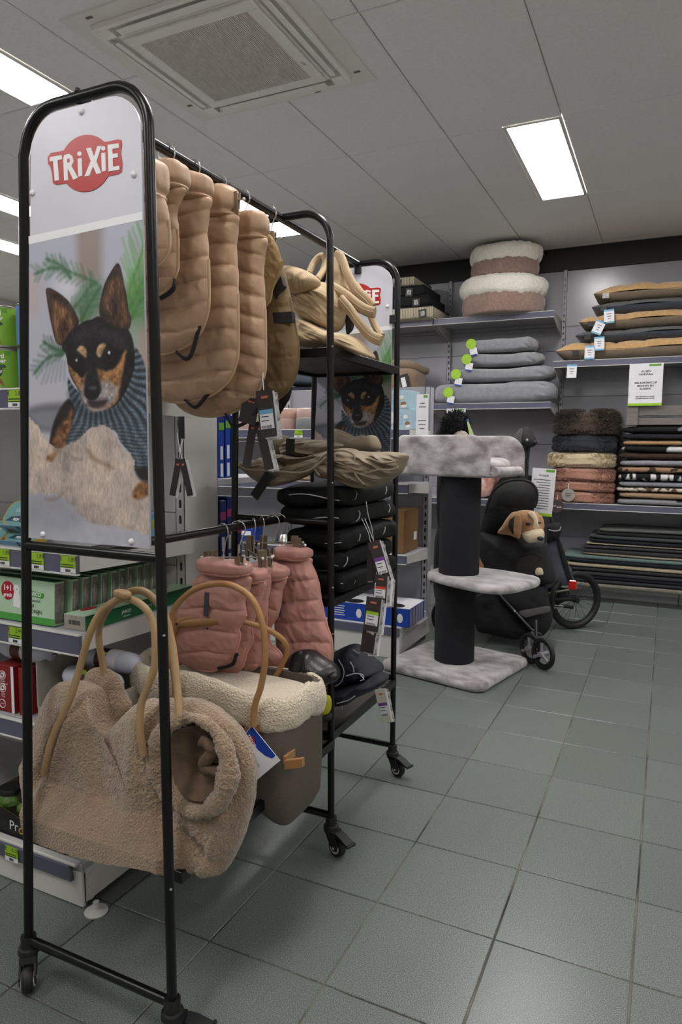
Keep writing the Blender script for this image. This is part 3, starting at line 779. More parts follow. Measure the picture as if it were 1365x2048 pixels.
# the board itself: rounded at the top
def board_outline(ins=0., r=.075):
    zt = 1.893-ins; pts = [(BL(1.046), 1.046), (BRr(1.046), 1.046)]
    for a in np.linspace(0, PI/2, 8): pts.append((BRr(zt)-ins-r+r*math.cos(a), zt-r+r*math.sin(a)))
    for a in np.linspace(PI/2, PI, 8): pts.append((BL(zt)+ins+r+r*math.cos(a), zt-r+r*math.sin(a)))
    return pts
m_boardw = M('white_sign_board', (206, 206, 216), .35, var=.015, vscale=12)
def bd(L): return [(x+1.06, z) for x, z in L]
board = MB().prism(bd(board_outline()), .0, .004, 'y').build('sign_board', m_boardw, rack, smooth=20, loc=(0, RYF-.004-1.7, 0))
pic.parent = board; pic.location = (0, -.0006, 0)
MB().prism(bd([(BL(1.651), 1.651), (BRr(1.66), 1.662), (BRr(1.66), 1.676), (BL(1.651), 1.667)]), -.0009, -.0002, 'y').build('white_band', m_whiteink, board, smooth=0)
m_logored = M('logo_red', (178, 28, 24), .35, var=.02, vscale=20)
blob = [(236, 800), (234, 768), (250, 746), (290, 740), (420, 700), (535, 690), (575, 680), (594, 684), (597, 705), (591, 745), (599, 800), (596, 838), (578, 850), (540, 857), (440, 880), (330, 893), (276, 902), (260, 894), (256, 850), (248, 815)]
r = MB()
r.prism(bd([z5(*q) for q in blob][::-1]), -.0010, -.0004, 'y')
c = [(421+125*math.cos(a)+0*math.sin(a), 797+139*math.sin(a)-10*math.cos(a)) for a in np.linspace(0, 2*PI, 41)[:-1]]
r.prism(bd([z5(*q) for q in c][::-1]), -.0013, -.0004, 'y')
r.build('logo_red', m_logored, board, smooth=0)
lt = MB()
LET = [[(245, 768), (304, 757), (306, 778), (284, 783), (291, 880), (270, 884), (262, 787), (247, 790)],
       [(312, 772), (318, 757), (340, 751), (357, 763), (363, 788), (352, 811), (366, 835), (384, 868), (361, 878), (342, 838), (333, 824), (336, 880), (316, 882)],
       [(382, 775), (402, 772), (405, 858), (385, 863)],
       [(423, 725), (447, 721), (462, 765), (478, 715), (499, 712), (474, 790), (498, 845), (474, 850), (457, 812), (440, 858), (415, 862), (446, 787)],
       [(497, 748), (517, 745), (520, 834), (500, 838)],
       [(528, 708), (582, 700), (584, 722), (551, 728), (552, 752), (577, 748), (579, 768), (553, 773), (554, 815), (585, 809), (586, 829), (533, 838)]]
for L in LET: lt.prism(bd([z5(*q) for q in L][::-1]), -.0019, -.0008, 'y')
for (x, y, q) in ((391, 751, 11), (507, 725, 11)): lt.prism(bd([z5(x+q*math.cos(a), y+q*math.sin(a)) for a in np.linspace(0, 2*PI, 13)[:-1]][::-1]), -.0019, -.0008, 'y')
lt.build('logo_letters', m_whiteink, board, smooth=0)
MB().prism(bd([z5(*q) for q in [(331, 778), (343, 774), (345, 790), (333, 796)]][::-1]), -.0022, -.0008, 'y').build('letter_counter', m_logored, board, smooth=0)
for (x, z) in ((-1.047, 1.880), (-.921, 1.745), (-1.185, 1.750), (-1.188, 1.0565), (-.946, 1.0575)):
    MB().lathe([(.0003, .005), (.003, .0046), (.0055, .003), (.0062, 0)], 14).build('rivet', m_whiteink, board, smooth=60).matrix_local = Matrix.Translation((x+1.06, -.0005, z))@Matrix.Rotation(PI/2, 4, 'X')
MB().lathe([(.0003, .006), (.004, .0055), (.0065, .003), (.0065, -.002)], 12).build('rail_bolt', m_black, rack).location = rk((-1.058, RYF-.002, RZ))
# same board on the far frame, with its clips
fb = copy_tree(board, rack, (-.0, RYB-.006-1.7, .003))
fb.scale = (.985, 1, 1); fb.location.x = -.018
for x, z in ((-1.057, 1.885), (-.918, 1.70)):
    MB().box(rk((x, RYB-.012, z)), (.026, .006, .03), bev=.002).build('board_clip', m_blackmat, rack)
# ================================================================== hanging coats
m_sand = M('sand_nylon', (176, 143, 113), .5, var=.05, vscale=10, bump=.15, bscale=60, sheen=.15)
m_sandpipe = M('sand_piping', (188, 156, 124), .55, var=.05, vscale=30)
m_olive = M('khaki_canvas', (112, 90, 58), .75, var=.06, vscale=14, bump=.2, bscale=300)
m_khaki = M('light_khaki_canvas', (166, 140, 98), .75, var=.05, vscale=14, bump=.2, bscale=300)
m_pink = M('dusty_pink_nylon', (178, 128, 117), .6, var=.05, vscale=12, bump=.12, bscale=80, sheen=.15)
m_pinkpipe = M('dusty_pink_piping', (196, 140, 126), .6, var=.05, vscale=30)
m_web = M('black_webbing', (19, 19, 20), .7, var=.15, vscale=60, bump=.3, bscale=500)
m_hook = M('hanger_wire', (190, 186, 178), .28, .85, var=.04, vscale=30)
m_clip = M('clip_bronze', (146, 132, 112), .35, .7, var=.08, vscale=40)

def hanger(y, rz, label, rail_z, half=.10, drop=.075, name='clip_hanger', group='clip hangers on the upper rail', rail_r=.0115, x=-1.06, cl=(1, 1)):
    t = thing(name, label, 'hanger', (x, y, rail_z), group=group, rz=rz)
    r = .0205; zo = rail_r+.0042-r
    p = [(r*math.cos(a)*1.0, 0, zo+r*math.sin(a)) for a in np.linspace(-.75, PI*.98, 12)]
    p = [(-q[0]*1.0, 0, q[2]) for q in p]                       # open side to -x, shank on +x
    p += [(r*.98, 0, zo-.010), (r*.55, 0, zo-.024), (.001, 0, min(zo-.034, -drop+.014)), (.0, 0, -drop)]
    MB().tube(catmull(p, 2), .0017, 7).build('hook', m_hook, t)
    MB().tube([(-half-.012, 0, -drop), (half+.012, 0, -drop)], .0018, 7).build('clip_bar', m_hook, t)
    for s in (-1, 1):
        MB().sellip((s*(half+.013), 0, -drop), (.0045, .0045, .0045), nu=10, nv=6).build('bar_tip', M('clear_tip', (214, 208, 200), .2, var=.02, vscale=30), t)
        if not cl[(s+1)//2]: continue
        c = MB(); R = rotm('X', .12)
        c.box((s*(half-.012), -.004, -drop-.008), (.021, .0026, .056), R=R, bev=.0006)
        c.box((s*(half-.012), .004, -drop-.008), (.021, .0026, .056), R=rotm('X', -.12), bev=.0006)
        c.tube([(s*(half-.012)-.009, 0, -drop+.002), (s*(half-.012)+.009, 0, -drop+.002)], .0035, 8)
        c.build('clip', m_clip, t)
    return t
def jacket(name, label, pts, collar, Y, mat, pipe, pitch=.053, df=.036, db=.02, vert=.09, group=None, seed=0, sleeve=None, strap=None, hem=None, amp=.0145, bands=()):
    """quilted dog coat hanging in the plane Y; pts, collar and strap are photo pixels put onto that plane"""
    W = [atY(q[0], q[1], Y) for q in pts]
    cx = sum(w[0] for w in W)/len(W); zt = max(w[2] for w in W); zb = min(w[2] for w in W)
    t = thing(name, label, 'dog coat', (cx, Y, zb), group=group)
    out = [(w[0]-cx, w[2]-zb) for w in W]; sm = [tuple(q) for q in catmull(out, 5, True)]
    H = zt-zb
    def fn(P, rim, sg, zb_, H_):
        n = fbm(P+seed*3.1, 8, 3, seed); x, z = P[..., 0], P[..., 2]
        zz = z+.016*np.sin(x*9+seed)+.008*np.sin(x*23+seed*2)+.004*n
        ph = zz/pitch-np.round(zz/pitch); ds = np.abs(ph)*pitch
        seam = np.sqrt(np.abs(np.sin(PI*zz/pitch)))*.75+.25*(1-np.exp(-(ds/.005)**2))
        low = (z-zb_ < H_*.27)*1.
        xx = x+.012*np.sin(z*20); dv = np.abs(xx/vert-np.round(xx/vert))*vert
        sv = .45+.55*np.sqrt(np.abs(np.sin(PI*xx/vert)))
        puff = seam*(1-low)+seam*sv*low
        wr = np.abs(fbm(np.stack([x*1.6+z*.8, P[..., 1]*0+seed, z*1.1-x*.4], -1), 26, 2, seed+5))
        ck = np.exp(-(ds/.02)**2)*fbm(np.stack([x, z*.15, z*0+seed], -1), 70, 2, seed+7)
        Q = P.copy(); Q[..., 1] += sg*rim*(amp*(puff-.5)+.006*n-.004*wr+.0022*ck)
        return Q
    MB().rows(sm, df, db, 190, 70, 3.4, .5, fn).build('body', mat, t, smooth=70)
    low = [q for q in sm if q[1] < H*(.62 if hem is None else hem)]
    k = max(range(len(low)), key=lambda i: math.hypot(low[i][0]-low[i-1][0], low[i][1]-low[i-1][1]))
    low = low[k:]+low[:k]
    MB().tube([(q[0], -.002, q[1]) for q in low], .0036, 7).build('hem_piping', pipe, t, smooth=60)
    if collar:
        a = atY(collar[0], collar[1], Y); b = atY(collar[2], collar[3], Y)
        w, h = (b[0]-a[0])/2, (a[2]-b[2])/2
        def cf_(P):
            n = fbm(P+seed, 16, 3, seed+2); Q = P.copy(); w1 = fbm(P*np.array([3., 3., .7])+seed, 22, 2, seed+4)
            Q[..., 1] *= 1+.10*n+.06*w1; Q[..., 0] *= 1+.03*w1; Q[..., 2] += .008*n*np.clip(P[..., 2]/h, 0, 1)
            k = 1-.16*np.exp(-((P[..., 2]+h*.55)/(h*.16))**2); Q[..., 0] *= k; Q[..., 1] *= k
            return Q
        MB().sellip(((a[0]+b[0])/2-cx, .0, (a[2]+b[2])/2-zb-.007), (w, .042, h*.92), .5, .7, 72, 40, fn=cf_).build('collar', mat, t, smooth=60)
        MB().tube([((a[0]+b[0])/2-cx+w*.94*math.cos(q), .037*math.sin(q), b[2]-zb+.004) for q in np.linspace(0, 2*PI, 25)[:-1]], .003, 6, closed=True).build('collar_seam', pipe, t, smooth=60)
    for st in strap or []:
        L = [atY(q[0], q[1], Y-.012) for q in st]
        MB().tube(catmull([(q[0]-cx, -.010, q[2]-zb) for q in L], 6), .0016, 8, flat=(3.2, (0, -.3, 1))).build('strap', m_web, t, smooth=60)
    for (pg, mt) in bands:
        L = [atY(q[0], q[1], Y-df-.006) for q in pg]
        MB().prism([(q[0]-cx, q[2]-zb) for q in L], -df*.92-.003, -df*.45, 'y').build('band', mt, t, smooth=30)
    return t
def zz4(L): return [(290+x/3.358, 250+y/3.358) for x, y in L]
def zc(x, y): return (290+x/3.358, 250+y/3.358)
def body_pts(cx, cw, neck, xl, xr, bot, sh=170, wid=380):
    f = min(1., (bot-neck)/1050.); B = lambda q: bot-q*f; sh *= f; wid *= f
    return zz4([(cx-cw, neck), (cx+cw, neck), (cx+cw+(xr-cx-cw)*.55, neck+sh*.55), (xr-12, neck+sh+40*f), (xr, neck+wid), (xr+4, B(380)), (xr-8, B(270)), (xr-50, B(160)), (xr-130, B(75)),
                (xr-230, B(25)), ((xl+xr)/2, bot), (xl+230, B(10)), (xl+130, B(55)), (xl+50, B(150)), (xl+8, B(270)), (xl, B(400)), (xl+4, neck+wid), (xl+20, neck+sh+40*f), (cx-cw-(cx-cw-xl)*.5, neck+sh*.5)])
G_UP = 'quilted sand coats on the upper rail'
COATS = [  # name suffix: hook pixel, outline, collar box, extras
 ('a', (300, 300), body_pts(30, 80, 470, -330, 165, 1010), (-60, 225, 118, 490), [(125, 470, .022, .030, .5)], None, 'sand quilted dog coat hanging closest to the front sign board', 1),
 ('b', (335, 327), body_pts(170, 95, 420, -330, 222, 1200, 200, 380), (70, 262, 272, 425), [(262, 520, .020, .034, .4)], [[(100, 1165), (150, 1135), (190, 1095), (195, 1030)]], 'short sand quilted dog coat whose hem is the highest of the row', 2),
 ('c', (388, 345), body_pts(335, 100, 485, -260, 432, 1545, 190, 420), (225, 322, 437, 492), [(450, 640, .020, .034, .35)], [[(205, 1520), (262, 1568), (305, 1545), (345, 1420), (375, 1290), (375, 1215)]], 'sand quilted dog coat second shortest, black belt hanging at its hem', 3),
 ('d', (440, 372), body_pts(505, 110, 600, -95, 628, 1862, 190, 460), (385, 415, 615, 610), [(618, 760, .022, .026, .3)], [[(262, 1842), (330, 1895), (385, 1850), (470, 1740), (560, 1620), (572, 1560)]], 'long sand quilted dog coat held by a visible bronze clip', 4),
 ('e', (487, 420), body_pts(690, 118, 755, 120, 812, 1958, 190, 480), (570, 575, 818, 765), [(648, 830, .022, .034, .3), (838, 930, .016, .030, .2)], [[(535, 1932), (575, 2010), (610, 2025), (690, 1985), (770, 1885), (798, 1760), (795, 1700)]], 'longest sand quilted dog coat next to the khaki coat', 5),
]
for nm, hk, pts, col, sl, stp, lab, sd in COATS:
    Y = {'a': 1.215, 'b': 1.302, 'c': 1.399, 'd': 1.505, 'e': 1.611}[nm]
    a = zc(col[0], col[1]); b = zc(col[2], col[3])
    jacket('quilted_dog_coat', lab, pts, (a[0], a[1], b[0], b[1]), Y, m_sand, m_sandpipe, group=G_UP, seed=sd,
           sleeve=[zc(q[0], q[1])+q[2:] for q in sl], strap=[zz4(q) for q in (stp or [])])
    hanger(Y-.002, .10*((sd % 3)-1), 'wire clip hanger carrying the '+{'a': 'coat beside the front sign board', 'b': 'shortest sand quilted coat', 'c': 'second shortest sand quilted coat', 'd': 'sand coat with the visible clip', 'e': 'longest sand quilted coat'}[nm], 1.908,
           half=.06 if nm == 'd' else .02, drop={'d': .052}.get(nm, .078), cl=(0, 1) if nm == 'd' else (0, 0))
jacket('khaki_dog_coat', 'olive khaki dog coat with black webbing bands behind the sand coats', zz4([(620, 745), (800, 740), (865, 790), (915, 915), (962, 1080), (1000, 1280), (1028, 1430), (1036, 1560), (1012, 1700), (950, 1800), (850, 1872), (740, 1890), (650, 1850), (590, 1720), (570, 1500), (575, 1200), (590, 900)]),
       None, 1.747, m_olive, m_olive, pitch=.07, df=.034, db=.03, group='khaki coats', seed=8, amp=.005,
       bands=[(zz4([(850, 1258), (978, 1250), (984, 1318), (860, 1330)]), m_web), (zz4([(850, 1110), (905, 1010), (925, 1075), (870, 1165)]), m_web)])
hanger(1.747, 0, 'wire clip hanger carrying the olive khaki coat', 1.908, half=.02, cl=(0, 1))
jacket('khaki_dog_coat', 'light khaki dog coat with black lining peeping out behind the olive one', zz4([(700, 700), (815, 720), (880, 790), (925, 915), (930, 930), (900, 1000), (860, 1100), (830, 1200), (700, 1300), (640, 1100), (640, 900)]),
       None, 1.70, m_khaki, m_khaki, pitch=.2, df=.012, db=.012, group='khaki coats', seed=9, amp=.002)
MB().inflate([(q[0]-(-1.06), q[2]-1.3) for q in [atY(*zc(*p), 1.80) for p in [(800, 1780), (990, 1740), (985, 1810), (940, 1850), (860, 1910), (780, 1920)]]], (-.01, .03), .01, .01, 8, 40).build('dark_lining_coat', m_web, None, loc=(-1.06, 1.80, 1.3))
tag(bpy.data.objects['dark_lining_coat'], 'black coat hem showing below the olive khaki coat', 'dog coat')
bpy.data.objects['dark_lining_coat'].name = 'black_dog_coat'

# ---- lower rail: dusty pink coats
def zp(L): return [(300+x/3.4125, 960+y/3.4125) for x, y in L]
def zq(x, y): return (300+x/3.4125, 960+y/3.4125)
G_LO = 'dusty pink coats on the lower rail'
m_reflect = M('slate_reflective_tab', (66, 64, 78), .4, var=.1, vscale=30)
PK = [
 (1.775, [(840, 520), (1090, 530), (1110, 580), (1150, 680), (1170, 800), (1190, 900), (1215, 1000), (1245, 1100), (1246, 1240), (1200, 1400), (1110, 1480), (1045, 1535), (960, 1500), (900, 1380), (880, 1200), (860, 1000), (850, 800), (840, 650)],
  (835, 425, 1098, 545), [(1140, 650, .016, .024, .2)], None, 'dusty pink quilted dog coat facing out at the end of the lower rail', 11, [(893, 855)]),
 (1.690, [(780, 660), (930, 670), (905, 760), (885, 900), (830, 1000), (820, 1100), (900, 1190), (870, 1280), (760, 1300), (640, 1260), (600, 1100), (620, 900), (680, 740)],
  (700, 545, 938, 680), [(850, 800, .030, .040, .2)], None, 'dusty pink quilted dog coat with a folded chest flap', 12, []),
 (1.640, [(700, 640), (820, 640), (810, 800), (800, 960), (790, 1150), (740, 1290), (620, 1320), (520, 1280), (480, 1100), (520, 900), (600, 740)],
  (640, 540, 822, 650), None, None, 'dusty pink quilted dog coat squeezed in the middle of the row', 13, []),
 (1.580, [(560, 680), (780, 690), (775, 780), (740, 880), (700, 1000), (704, 1090), (665, 1170), (640, 1260), (585, 1318), (480, 1330), (350, 1290), (300, 1150), (330, 950), (420, 780)],
  (540, 560, 786, 700), [(760, 760, .024, .036, .3)], None, 'dusty pink quilted dog coat behind the one with the slate tab', 14, []),
 (1.505, [(350, 640), (662, 650), (690, 730), (650, 830), (660, 920), (610, 1010), (618, 1065), (590, 1165), (530, 1250), (430, 1302), (330, 1292), (225, 1245), (120, 1210), (60, 1120), (90, 980), (220, 860), (290, 740)],
  (338, 505, 684, 655), [(655, 790, .022, .034, .3)], [[(460, 1290), (560, 1260), (585, 1200), (600, 1190)]], 'dusty pink quilted dog coat with a slate tab at the front of the lower rail', 15, [(395, 845)]),
]
for Y, pts, col, sl, stp, lab, sd, tabs in PK:
    a = zq(col[0], col[1]); b = zq(col[2], col[3])
    t = jacket('quilted_dog_coat', lab, zp(pts), (a[0], a[1], b[0], b[1]), Y, m_pink, m_pinkpipe, pitch=.062, df=.030, db=.02, group=G_LO, seed=sd,
               sleeve=[zq(q[0], q[1])+q[2:] for q in (sl or [])], strap=[zp(q) for q in (stp or [])], amp=.010)
    for tb in tabs:
        p = atY(*zq(*tb), Y-.03)
        MB().box((p[0]-t.location.x, -.036, p[2]-t.location.z), (.014, .006, .066), R=rotm('Y', .08), bev=.002).build('reflective_tab', m_reflect, t)
for k, (y, rz, half, lab) in enumerate(((1.505, -.25, .075, 'wire clip hanger of the pink coat with slate tab'), (1.575, .5, .08, 'wire clip hanger of the second pink coat in the row'), (1.655, -.75, .085, 'wire clip hanger of the squeezed middle pink coat'),
                                  (1.700, -.7, .085, 'wire clip hanger of the pink coat with chest flap'), (1.762, .12, .09, 'wire clip hanger of the pink coat facing out'), (1.798, .35, .06, 'empty wire clip hanger beside the middle rack frame'))):
    hanger(y, rz, lab, 1.024, half, .085 if k < 4 else .07, group='clip hangers on the lower rail', rail_r=.0108)
# ================================================================== bags and folded goods on the rack
m_teddy = M('beige_teddy_fleece', (144, 121, 98), .95, var=.12, vscale=260, bump=.9, bscale=210, bkind='voronoi', sheen=.4)
m_wool = M('cream_lambswool', (206, 192, 168), .95, var=.10, vscale=260, bump=.9, bscale=190, bkind='voronoi', sheen=.4)
m_tan = M('tan_leather', (158, 116, 72), .5, var=.10, vscale=18, bump=.15, bscale=120)
m_tan2 = M('pale_tan_leather', (156, 128, 92), .5, var=.10, vscale=18, bump=.15, bscale=120)
m_greycl = M('grey_melange_cloth', (88, 78, 70), .9, var=.14, vscale=320, bump=.4, bscale=500)
m_dkbrown = M('brown_lining', (92, 73, 56), .9, var=.2, vscale=40, bump=.5, bscale=120)
def pxs(L, y): return [atY(a, b, y) for a, b in L]

# ---- big teddy shoulder bag
TY = 1.155
o = [(40, 1552), (42, 1620), (52, 1672), (110, 1700), (200, 1725), (300, 1742), (345, 1750), (440, 1748), (468, 1712), (492, 1650), (505, 1585), (503, 1520), (478, 1465), (440, 1428), (395, 1402), (350, 1398),
     (318, 1400), (282, 1402), (255, 1424), (232, 1448), (212, 1466), (196, 1440), (188, 1395), (172, 1372), (140, 1362), (108, 1372), (82, 1420), (62, 1478), (48, 1520)]
_ss = lambda a, b, v: min(1, max(0, (v-a)/(b-a)))
def bag_pt(x, y):
    """outline of the bag: the foot lies on the front edge of the board, the rest on the bag's middle plane"""
    Y_ = TY
    for _ in range(40):
        w = atY(x, y, Y_); k = _ss(.46, .385, w[2])*_ss(-.862, -.92, w[0]); Y_ = .6*Y_+.4*(TY+(1.060-TY)*k)
    return w
W = [bag_pt(a, b) for a, b in o]; bx, bz = sum(w[0] for w in W)/len(W), min(w[2] for w in W)
bag = thing('teddy_tote_bag', 'slouchy beige teddy fleece dog bag with round tan handles', 'bag', (bx, TY, bz))
hole = atY(415, 1512, TY); hx, hz = hole[0]-bx, hole[2]-bz
def crease(P, a, b, wd, am):
    a = np.array(a); b = np.array(b); e = b-a; q = np.stack([P[..., 0], P[..., 2]], -1)-a
    t = np.clip((q@e)/(e@e), 0, 1); d = np.linalg.norm(q-t[..., None]*e, axis=-1)
    return am*np.exp(-(d/wd)**2)
def tp(x, y): w = atY(x, y, TY); return (w[0]-bx, w[2]-bz)
def tfn(P, rs, sg):
    Q = P.copy(); rim = (1-rs**10)[:, None]
    n = fbm(P, 7, 2, 4)*.012+fbm(P, 150, 2, 6)*.0022
    if sg < 0:
        n = n+crease(P, tp(150, 1430), tp(70, 1640), .016, -.030)+crease(P, tp(175, 1420), tp(120, 1560), .02, .018)+crease(P, tp(215, 1466), tp(240, 1570), .034, -.014)
        n = n+crease(P, tp(330, 1420), tp(370, 1640), .02, -.022)+crease(P, tp(300, 1420), tp(300, 1650), .03, .014)+crease(P, tp(400, 1640), tp(455, 1720), .012, -.016)+crease(P, tp(470, 1620), tp(430, 1735), .014, .016)
        d = np.hypot((P[..., 0]-hx)/.075, (P[..., 2]-hz)/.082); n = n-.088*np.clip(1.12-d, 0, 1)**.5*(d < 1.12)
    Q[..., 1] += sg*n*rim
    wx_ = Q[..., 0]+bx; wz = Q[..., 2]+bz; sst = lambda a, b, v: np.clip((v-a)/(b-a), 0, 1)
    k = sst(.46, .385, wz)*sst(-.862, -.92, wx_)
    if sg < 0: Q[..., 1] = Q[..., 1]*(1-k)+np.minimum(Q[..., 1], 1.058-TY+.05*np.clip(wz-.36, 0, 1))*k
    else:
        ins = (wx_ > -1.29)*(wx_ < -.86); Q[..., 2] = np.where(ins > 0, np.maximum(Q[..., 2], .366-bz), Q[..., 2])
    Q[..., 0] += .0016*vnoise(P, 140, 3)*(rs > .9)[:, None]; Q[..., 2] += .0016*vnoise(P, 140, 5)*(rs > .9)[:, None]
    return Q
sm = [tuple(q) for q in catmull([(w[0]-bx, w[2]-bz) for w in W], 5, True)]
MB().inflate(sm, tp(326, 1598), .062, .10, 90, 420, 3.0, tfn).build('body', m_teddy, bag, smooth=180)
# rim of the round opening and its lining
ring = []
for a in np.linspace(0, 2*PI, 49)[:-1]:
    q = atY(412+74*math.cos(a)+10*math.sin(a), 1512+88*math.sin(a), TY); ring.append((q[0]-bx, -.046-.012*math.sin(a+.5), q[2]-bz))
rr = [.017+.006*math.sin(a*2+1)+.002*math.sin(a*9) for a in np.linspace(0, 2*PI, 49)[:-1]]
def fuzz(o, am=.0018, f=150):
    n = len(o.data.vertices); co = np.zeros(n*3); o.data.vertices.foreach_get('co', co); co = co.reshape(-1, 3)
    co += am*np.stack([vnoise(co, f, s) for s in (1, 2, 3)], -1)+am*.6*np.stack([vnoise(co, f*2.1, s) for s in (4, 5, 6)], -1)
    o.data.vertices.foreach_set('co', co.ravel()); o.data.update(); return o
fuzz(MB().tube(catmull(ring, 6, True), [rr[i//6] for i in range(288)], 26, closed=True).build('opening_rim', m_teddy, bag, smooth=180))
bowl = np.array([[(hx+d*.074*math.cos(a), -.040+.040*(1-d*d)+.006*math.sin(3*a+4*d), hz+d*.080*math.sin(a)) for a in np.linspace(0, 2*PI, 40, endpoint=False)] for d in np.linspace(1, .02, 14)])
MB().grid(bowl, cv=True).build('lining', m_dkbrown, bag, smooth=180)
fuzz(MB().tube(catmull([(q[0]-bx, q[1]-TY, q[2]-bz) for q in [atY(405, 1480, TY-.03), atY(425, 1500, TY-.035), atY(410, 1530, TY-.03), atY(440, 1545, TY-.03)]], 6), .014, 12).build('lining_fold', m_dkbrown, bag, smooth=180), .004, 60)
# back half of the mouth
W2 = pxs([(168, 1352), (182, 1338), (205, 1336), (228, 1352), (246, 1390), (258, 1424), (225, 1480), (205, 1500), (185, 1440), (160, 1390)], TY+.05)
fuzz(MB().inflate([tuple(q) for q in catmull([(w[0]-bx, w[2]-bz) for w in W2], 4, True)], (sum(w[0] for w in W2)/10-bx, sum(w[2] for w in W2)/10-bz), .022, .03, 20, 120, y0=.055).build('rear_edge', m_teddy, bag, smooth=180))
def handle(parent, L, y, r, mat, ox, oy, oz, name='handle', ys=None):
    P = []
    for i, (a, b) in enumerate(L):
        yy = y if ys is None else ys[i]; q = atY(a, b, yy); P.append((q[0]-ox, yy-oy, q[2]-oz))
    return MB().tube(catmull(P, 6), r, 12).build(name, mat, parent, smooth=60)
hA = [(88, 1545), (104, 1480), (126, 1428), (141, 1396), (160, 1334), (174, 1284), (189, 1246), (207, 1219), (229, 1203), (249, 1197), (274, 1204), (294, 1221), (306, 1246), (311, 1284), (309, 1334), (296, 1372), (282, 1412), (280, 1460), (288, 1510)]
handle(bag, hA, TY, .0082, m_tan2, bx, TY, bz, ys=[1.088, 1.084, 1.088, 1.094]+[1.105]*9+[1.10, 1.098, 1.094, 1.088, 1.085, 1.088])
hB = [(210, 1372), (206, 1330), (199, 1290), (198, 1258), (207, 1232), (224, 1208), (240, 1196), (262, 1183), (286, 1182), (309, 1199), (330, 1230), (345, 1290), (352, 1345), (357, 1400), (360, 1450)]
handle(bag, hB, TY, .0082, m_tan2, bx, TY, bz, ys=[1.21, 1.20, 1.19, 1.18, 1.16, 1.14, 1.13, 1.13, 1.14, 1.15, 1.155, 1.15, 1.14, 1.125, 1.11])
q = atY(245, 1188, 1.095)
MB().sellip((q[0]-bx, q[1]-TY, q[2]-bz), (.021, .013, .0085), .6, .8, 24, 12, R=rotm('Y', .12)).build('handle_clasp', m_tan2, bag, smooth=60)
MB().sellip((q[0]-bx, q[1]-TY-.009, q[2]-bz+.005), (.008, .004, .0026), nu=14, nv=8, R=rotm('Y', .12)).build('snap_button', m_tan, bag)

# ---- grey bag with lambswool collar
GCX, GCY, GZ = -1.065, 1.535, .372
gb = thing('lambswool_trim_bag', 'grey cloth dog carrier bag with cream lambswool collar and tan straps', 'bag', (GCX, GCY, GZ))
def gsec(rx, ry, z, n=72, e=.32, sag=0.):
    u = np.arange(n)*2*PI/n; sp = lambda x, k: np.sign(x)*np.abs(x)**k
    X = rx*sp(np.cos(u), e); Yy = ry*sp(np.sin(u), e); Yy = np.where(Yy < 0, Yy*1.15, Yy); Zz = np.full(n, z)
    Zz = Zz-sag*1.3*np.clip((X-.08)/.16, 0, 1)**1.2
    return np.stack([X, Yy, Zz], -1)
secs = [gsec(.18, .08, .006, sag=.06), gsec(.235, .108, .004, sag=.075), gsec(.248, .118, .03, sag=.07), gsec(.252, .120, .09, sag=.05), gsec(.253, .120, .15, sag=.025), gsec(.250, .118, .205, sag=.005), gsec(.245, .115, .245)]
P = np.array(secs); P = np.concatenate([P[:1]*np.array([.05, .05, 1]), P, P[-1:]*np.array([.93, .86, 1]), P[-1:]*np.array([.92, .84, .5])])
P[..., 1] += .006*fbm(P, 8, 2, 3)
MB().grid(P, cv=True, cap='u').build('body', m_greycl, gb, smooth=50)
def wool_ring(P):
    return P
sp = lambda x, k: math.copysign(abs(x)**k, x)
raw = np.array([(.243*sp(math.cos(a), .42), .116*sp(math.sin(a), .42)) for a in np.linspace(0, 2*PI, 900, endpoint=False)])
Lr = np.r_[0, np.cumsum(np.linalg.norm(np.diff(np.vstack([raw, raw[:1]]), axis=0), axis=1))]; rc = np.vstack([raw, raw[:1]])
tt = np.linspace(0, Lr[-1], 170, endpoint=False); px_, py_ = np.interp(tt, Lr, rc[:, 0]), np.interp(tt, Lr, rc[:, 1])
py_ = np.where(py_ < 0, py_*1.17, py_)
for _ in range(6): px_ = (np.roll(px_, 1)+px_*2+np.roll(px_, -1))/4; py_ = (np.roll(py_, 1)+py_*2+np.roll(py_, -1))/4
tx_, ty_ = np.roll(px_, -1)-np.roll(px_, 1), np.roll(py_, -1)-np.roll(py_, 1); ln_ = np.hypot(tx_, ty_)
ring = []
for i in range(170):
    nx_, ny_ = ty_[i]/ln_[i], -tx_[i]/ln_[i]; zc_ = .236+.010*math.sin(i*.11)-.016*px_[i]/.24-(.030 if py_[i] > .06 else .030*max(0, py_[i]/.06))
    ring.append([(px_[i]+nx_*(.006+.020*math.cos(t)), py_[i]+ny_*(.006+.020*math.cos(t)), zc_+.046*math.sin(t)) for t in np.linspace(0, 2*PI, 28, endpoint=False)])
fuzz(MB().grid(np.array(ring), cu=True, cv=True).build('wool_collar', m_wool, gb, smooth=180), .0022, 120)
MB().sellip((0, 0, .188), (.235, .102, .05), .5, .36, 40, 10).build('inner_lining', m_wool, gb, smooth=60)
def gl(px): return [(a, b) for a, b in px]
handle(gb, [(507, 1452), (510, 1411), (523, 1370), (531, 1312), (526, 1253), (511, 1209), (488, 1183), (452, 1168), (411, 1171), (376, 1188), (348, 1222), (338, 1290), (348, 1350), (352, 1400)], 1.36, .0078, m_tan, GCX, GCY, GZ)
handle(gb, [(552, 1352), (568, 1322), (575, 1299), (566, 1280), (545, 1264), (520, 1253), (476, 1241), (441, 1235), (395, 1236), (360, 1244), (340, 1300), (345, 1370)], 1.55, .0078, m_tan, GCX, GCY, GZ, ys=[1.62, 1.62, 1.61, 1.59, 1.57, 1.55, 1.52, 1.50, 1.48, 1.47, 1.47, 1.50])
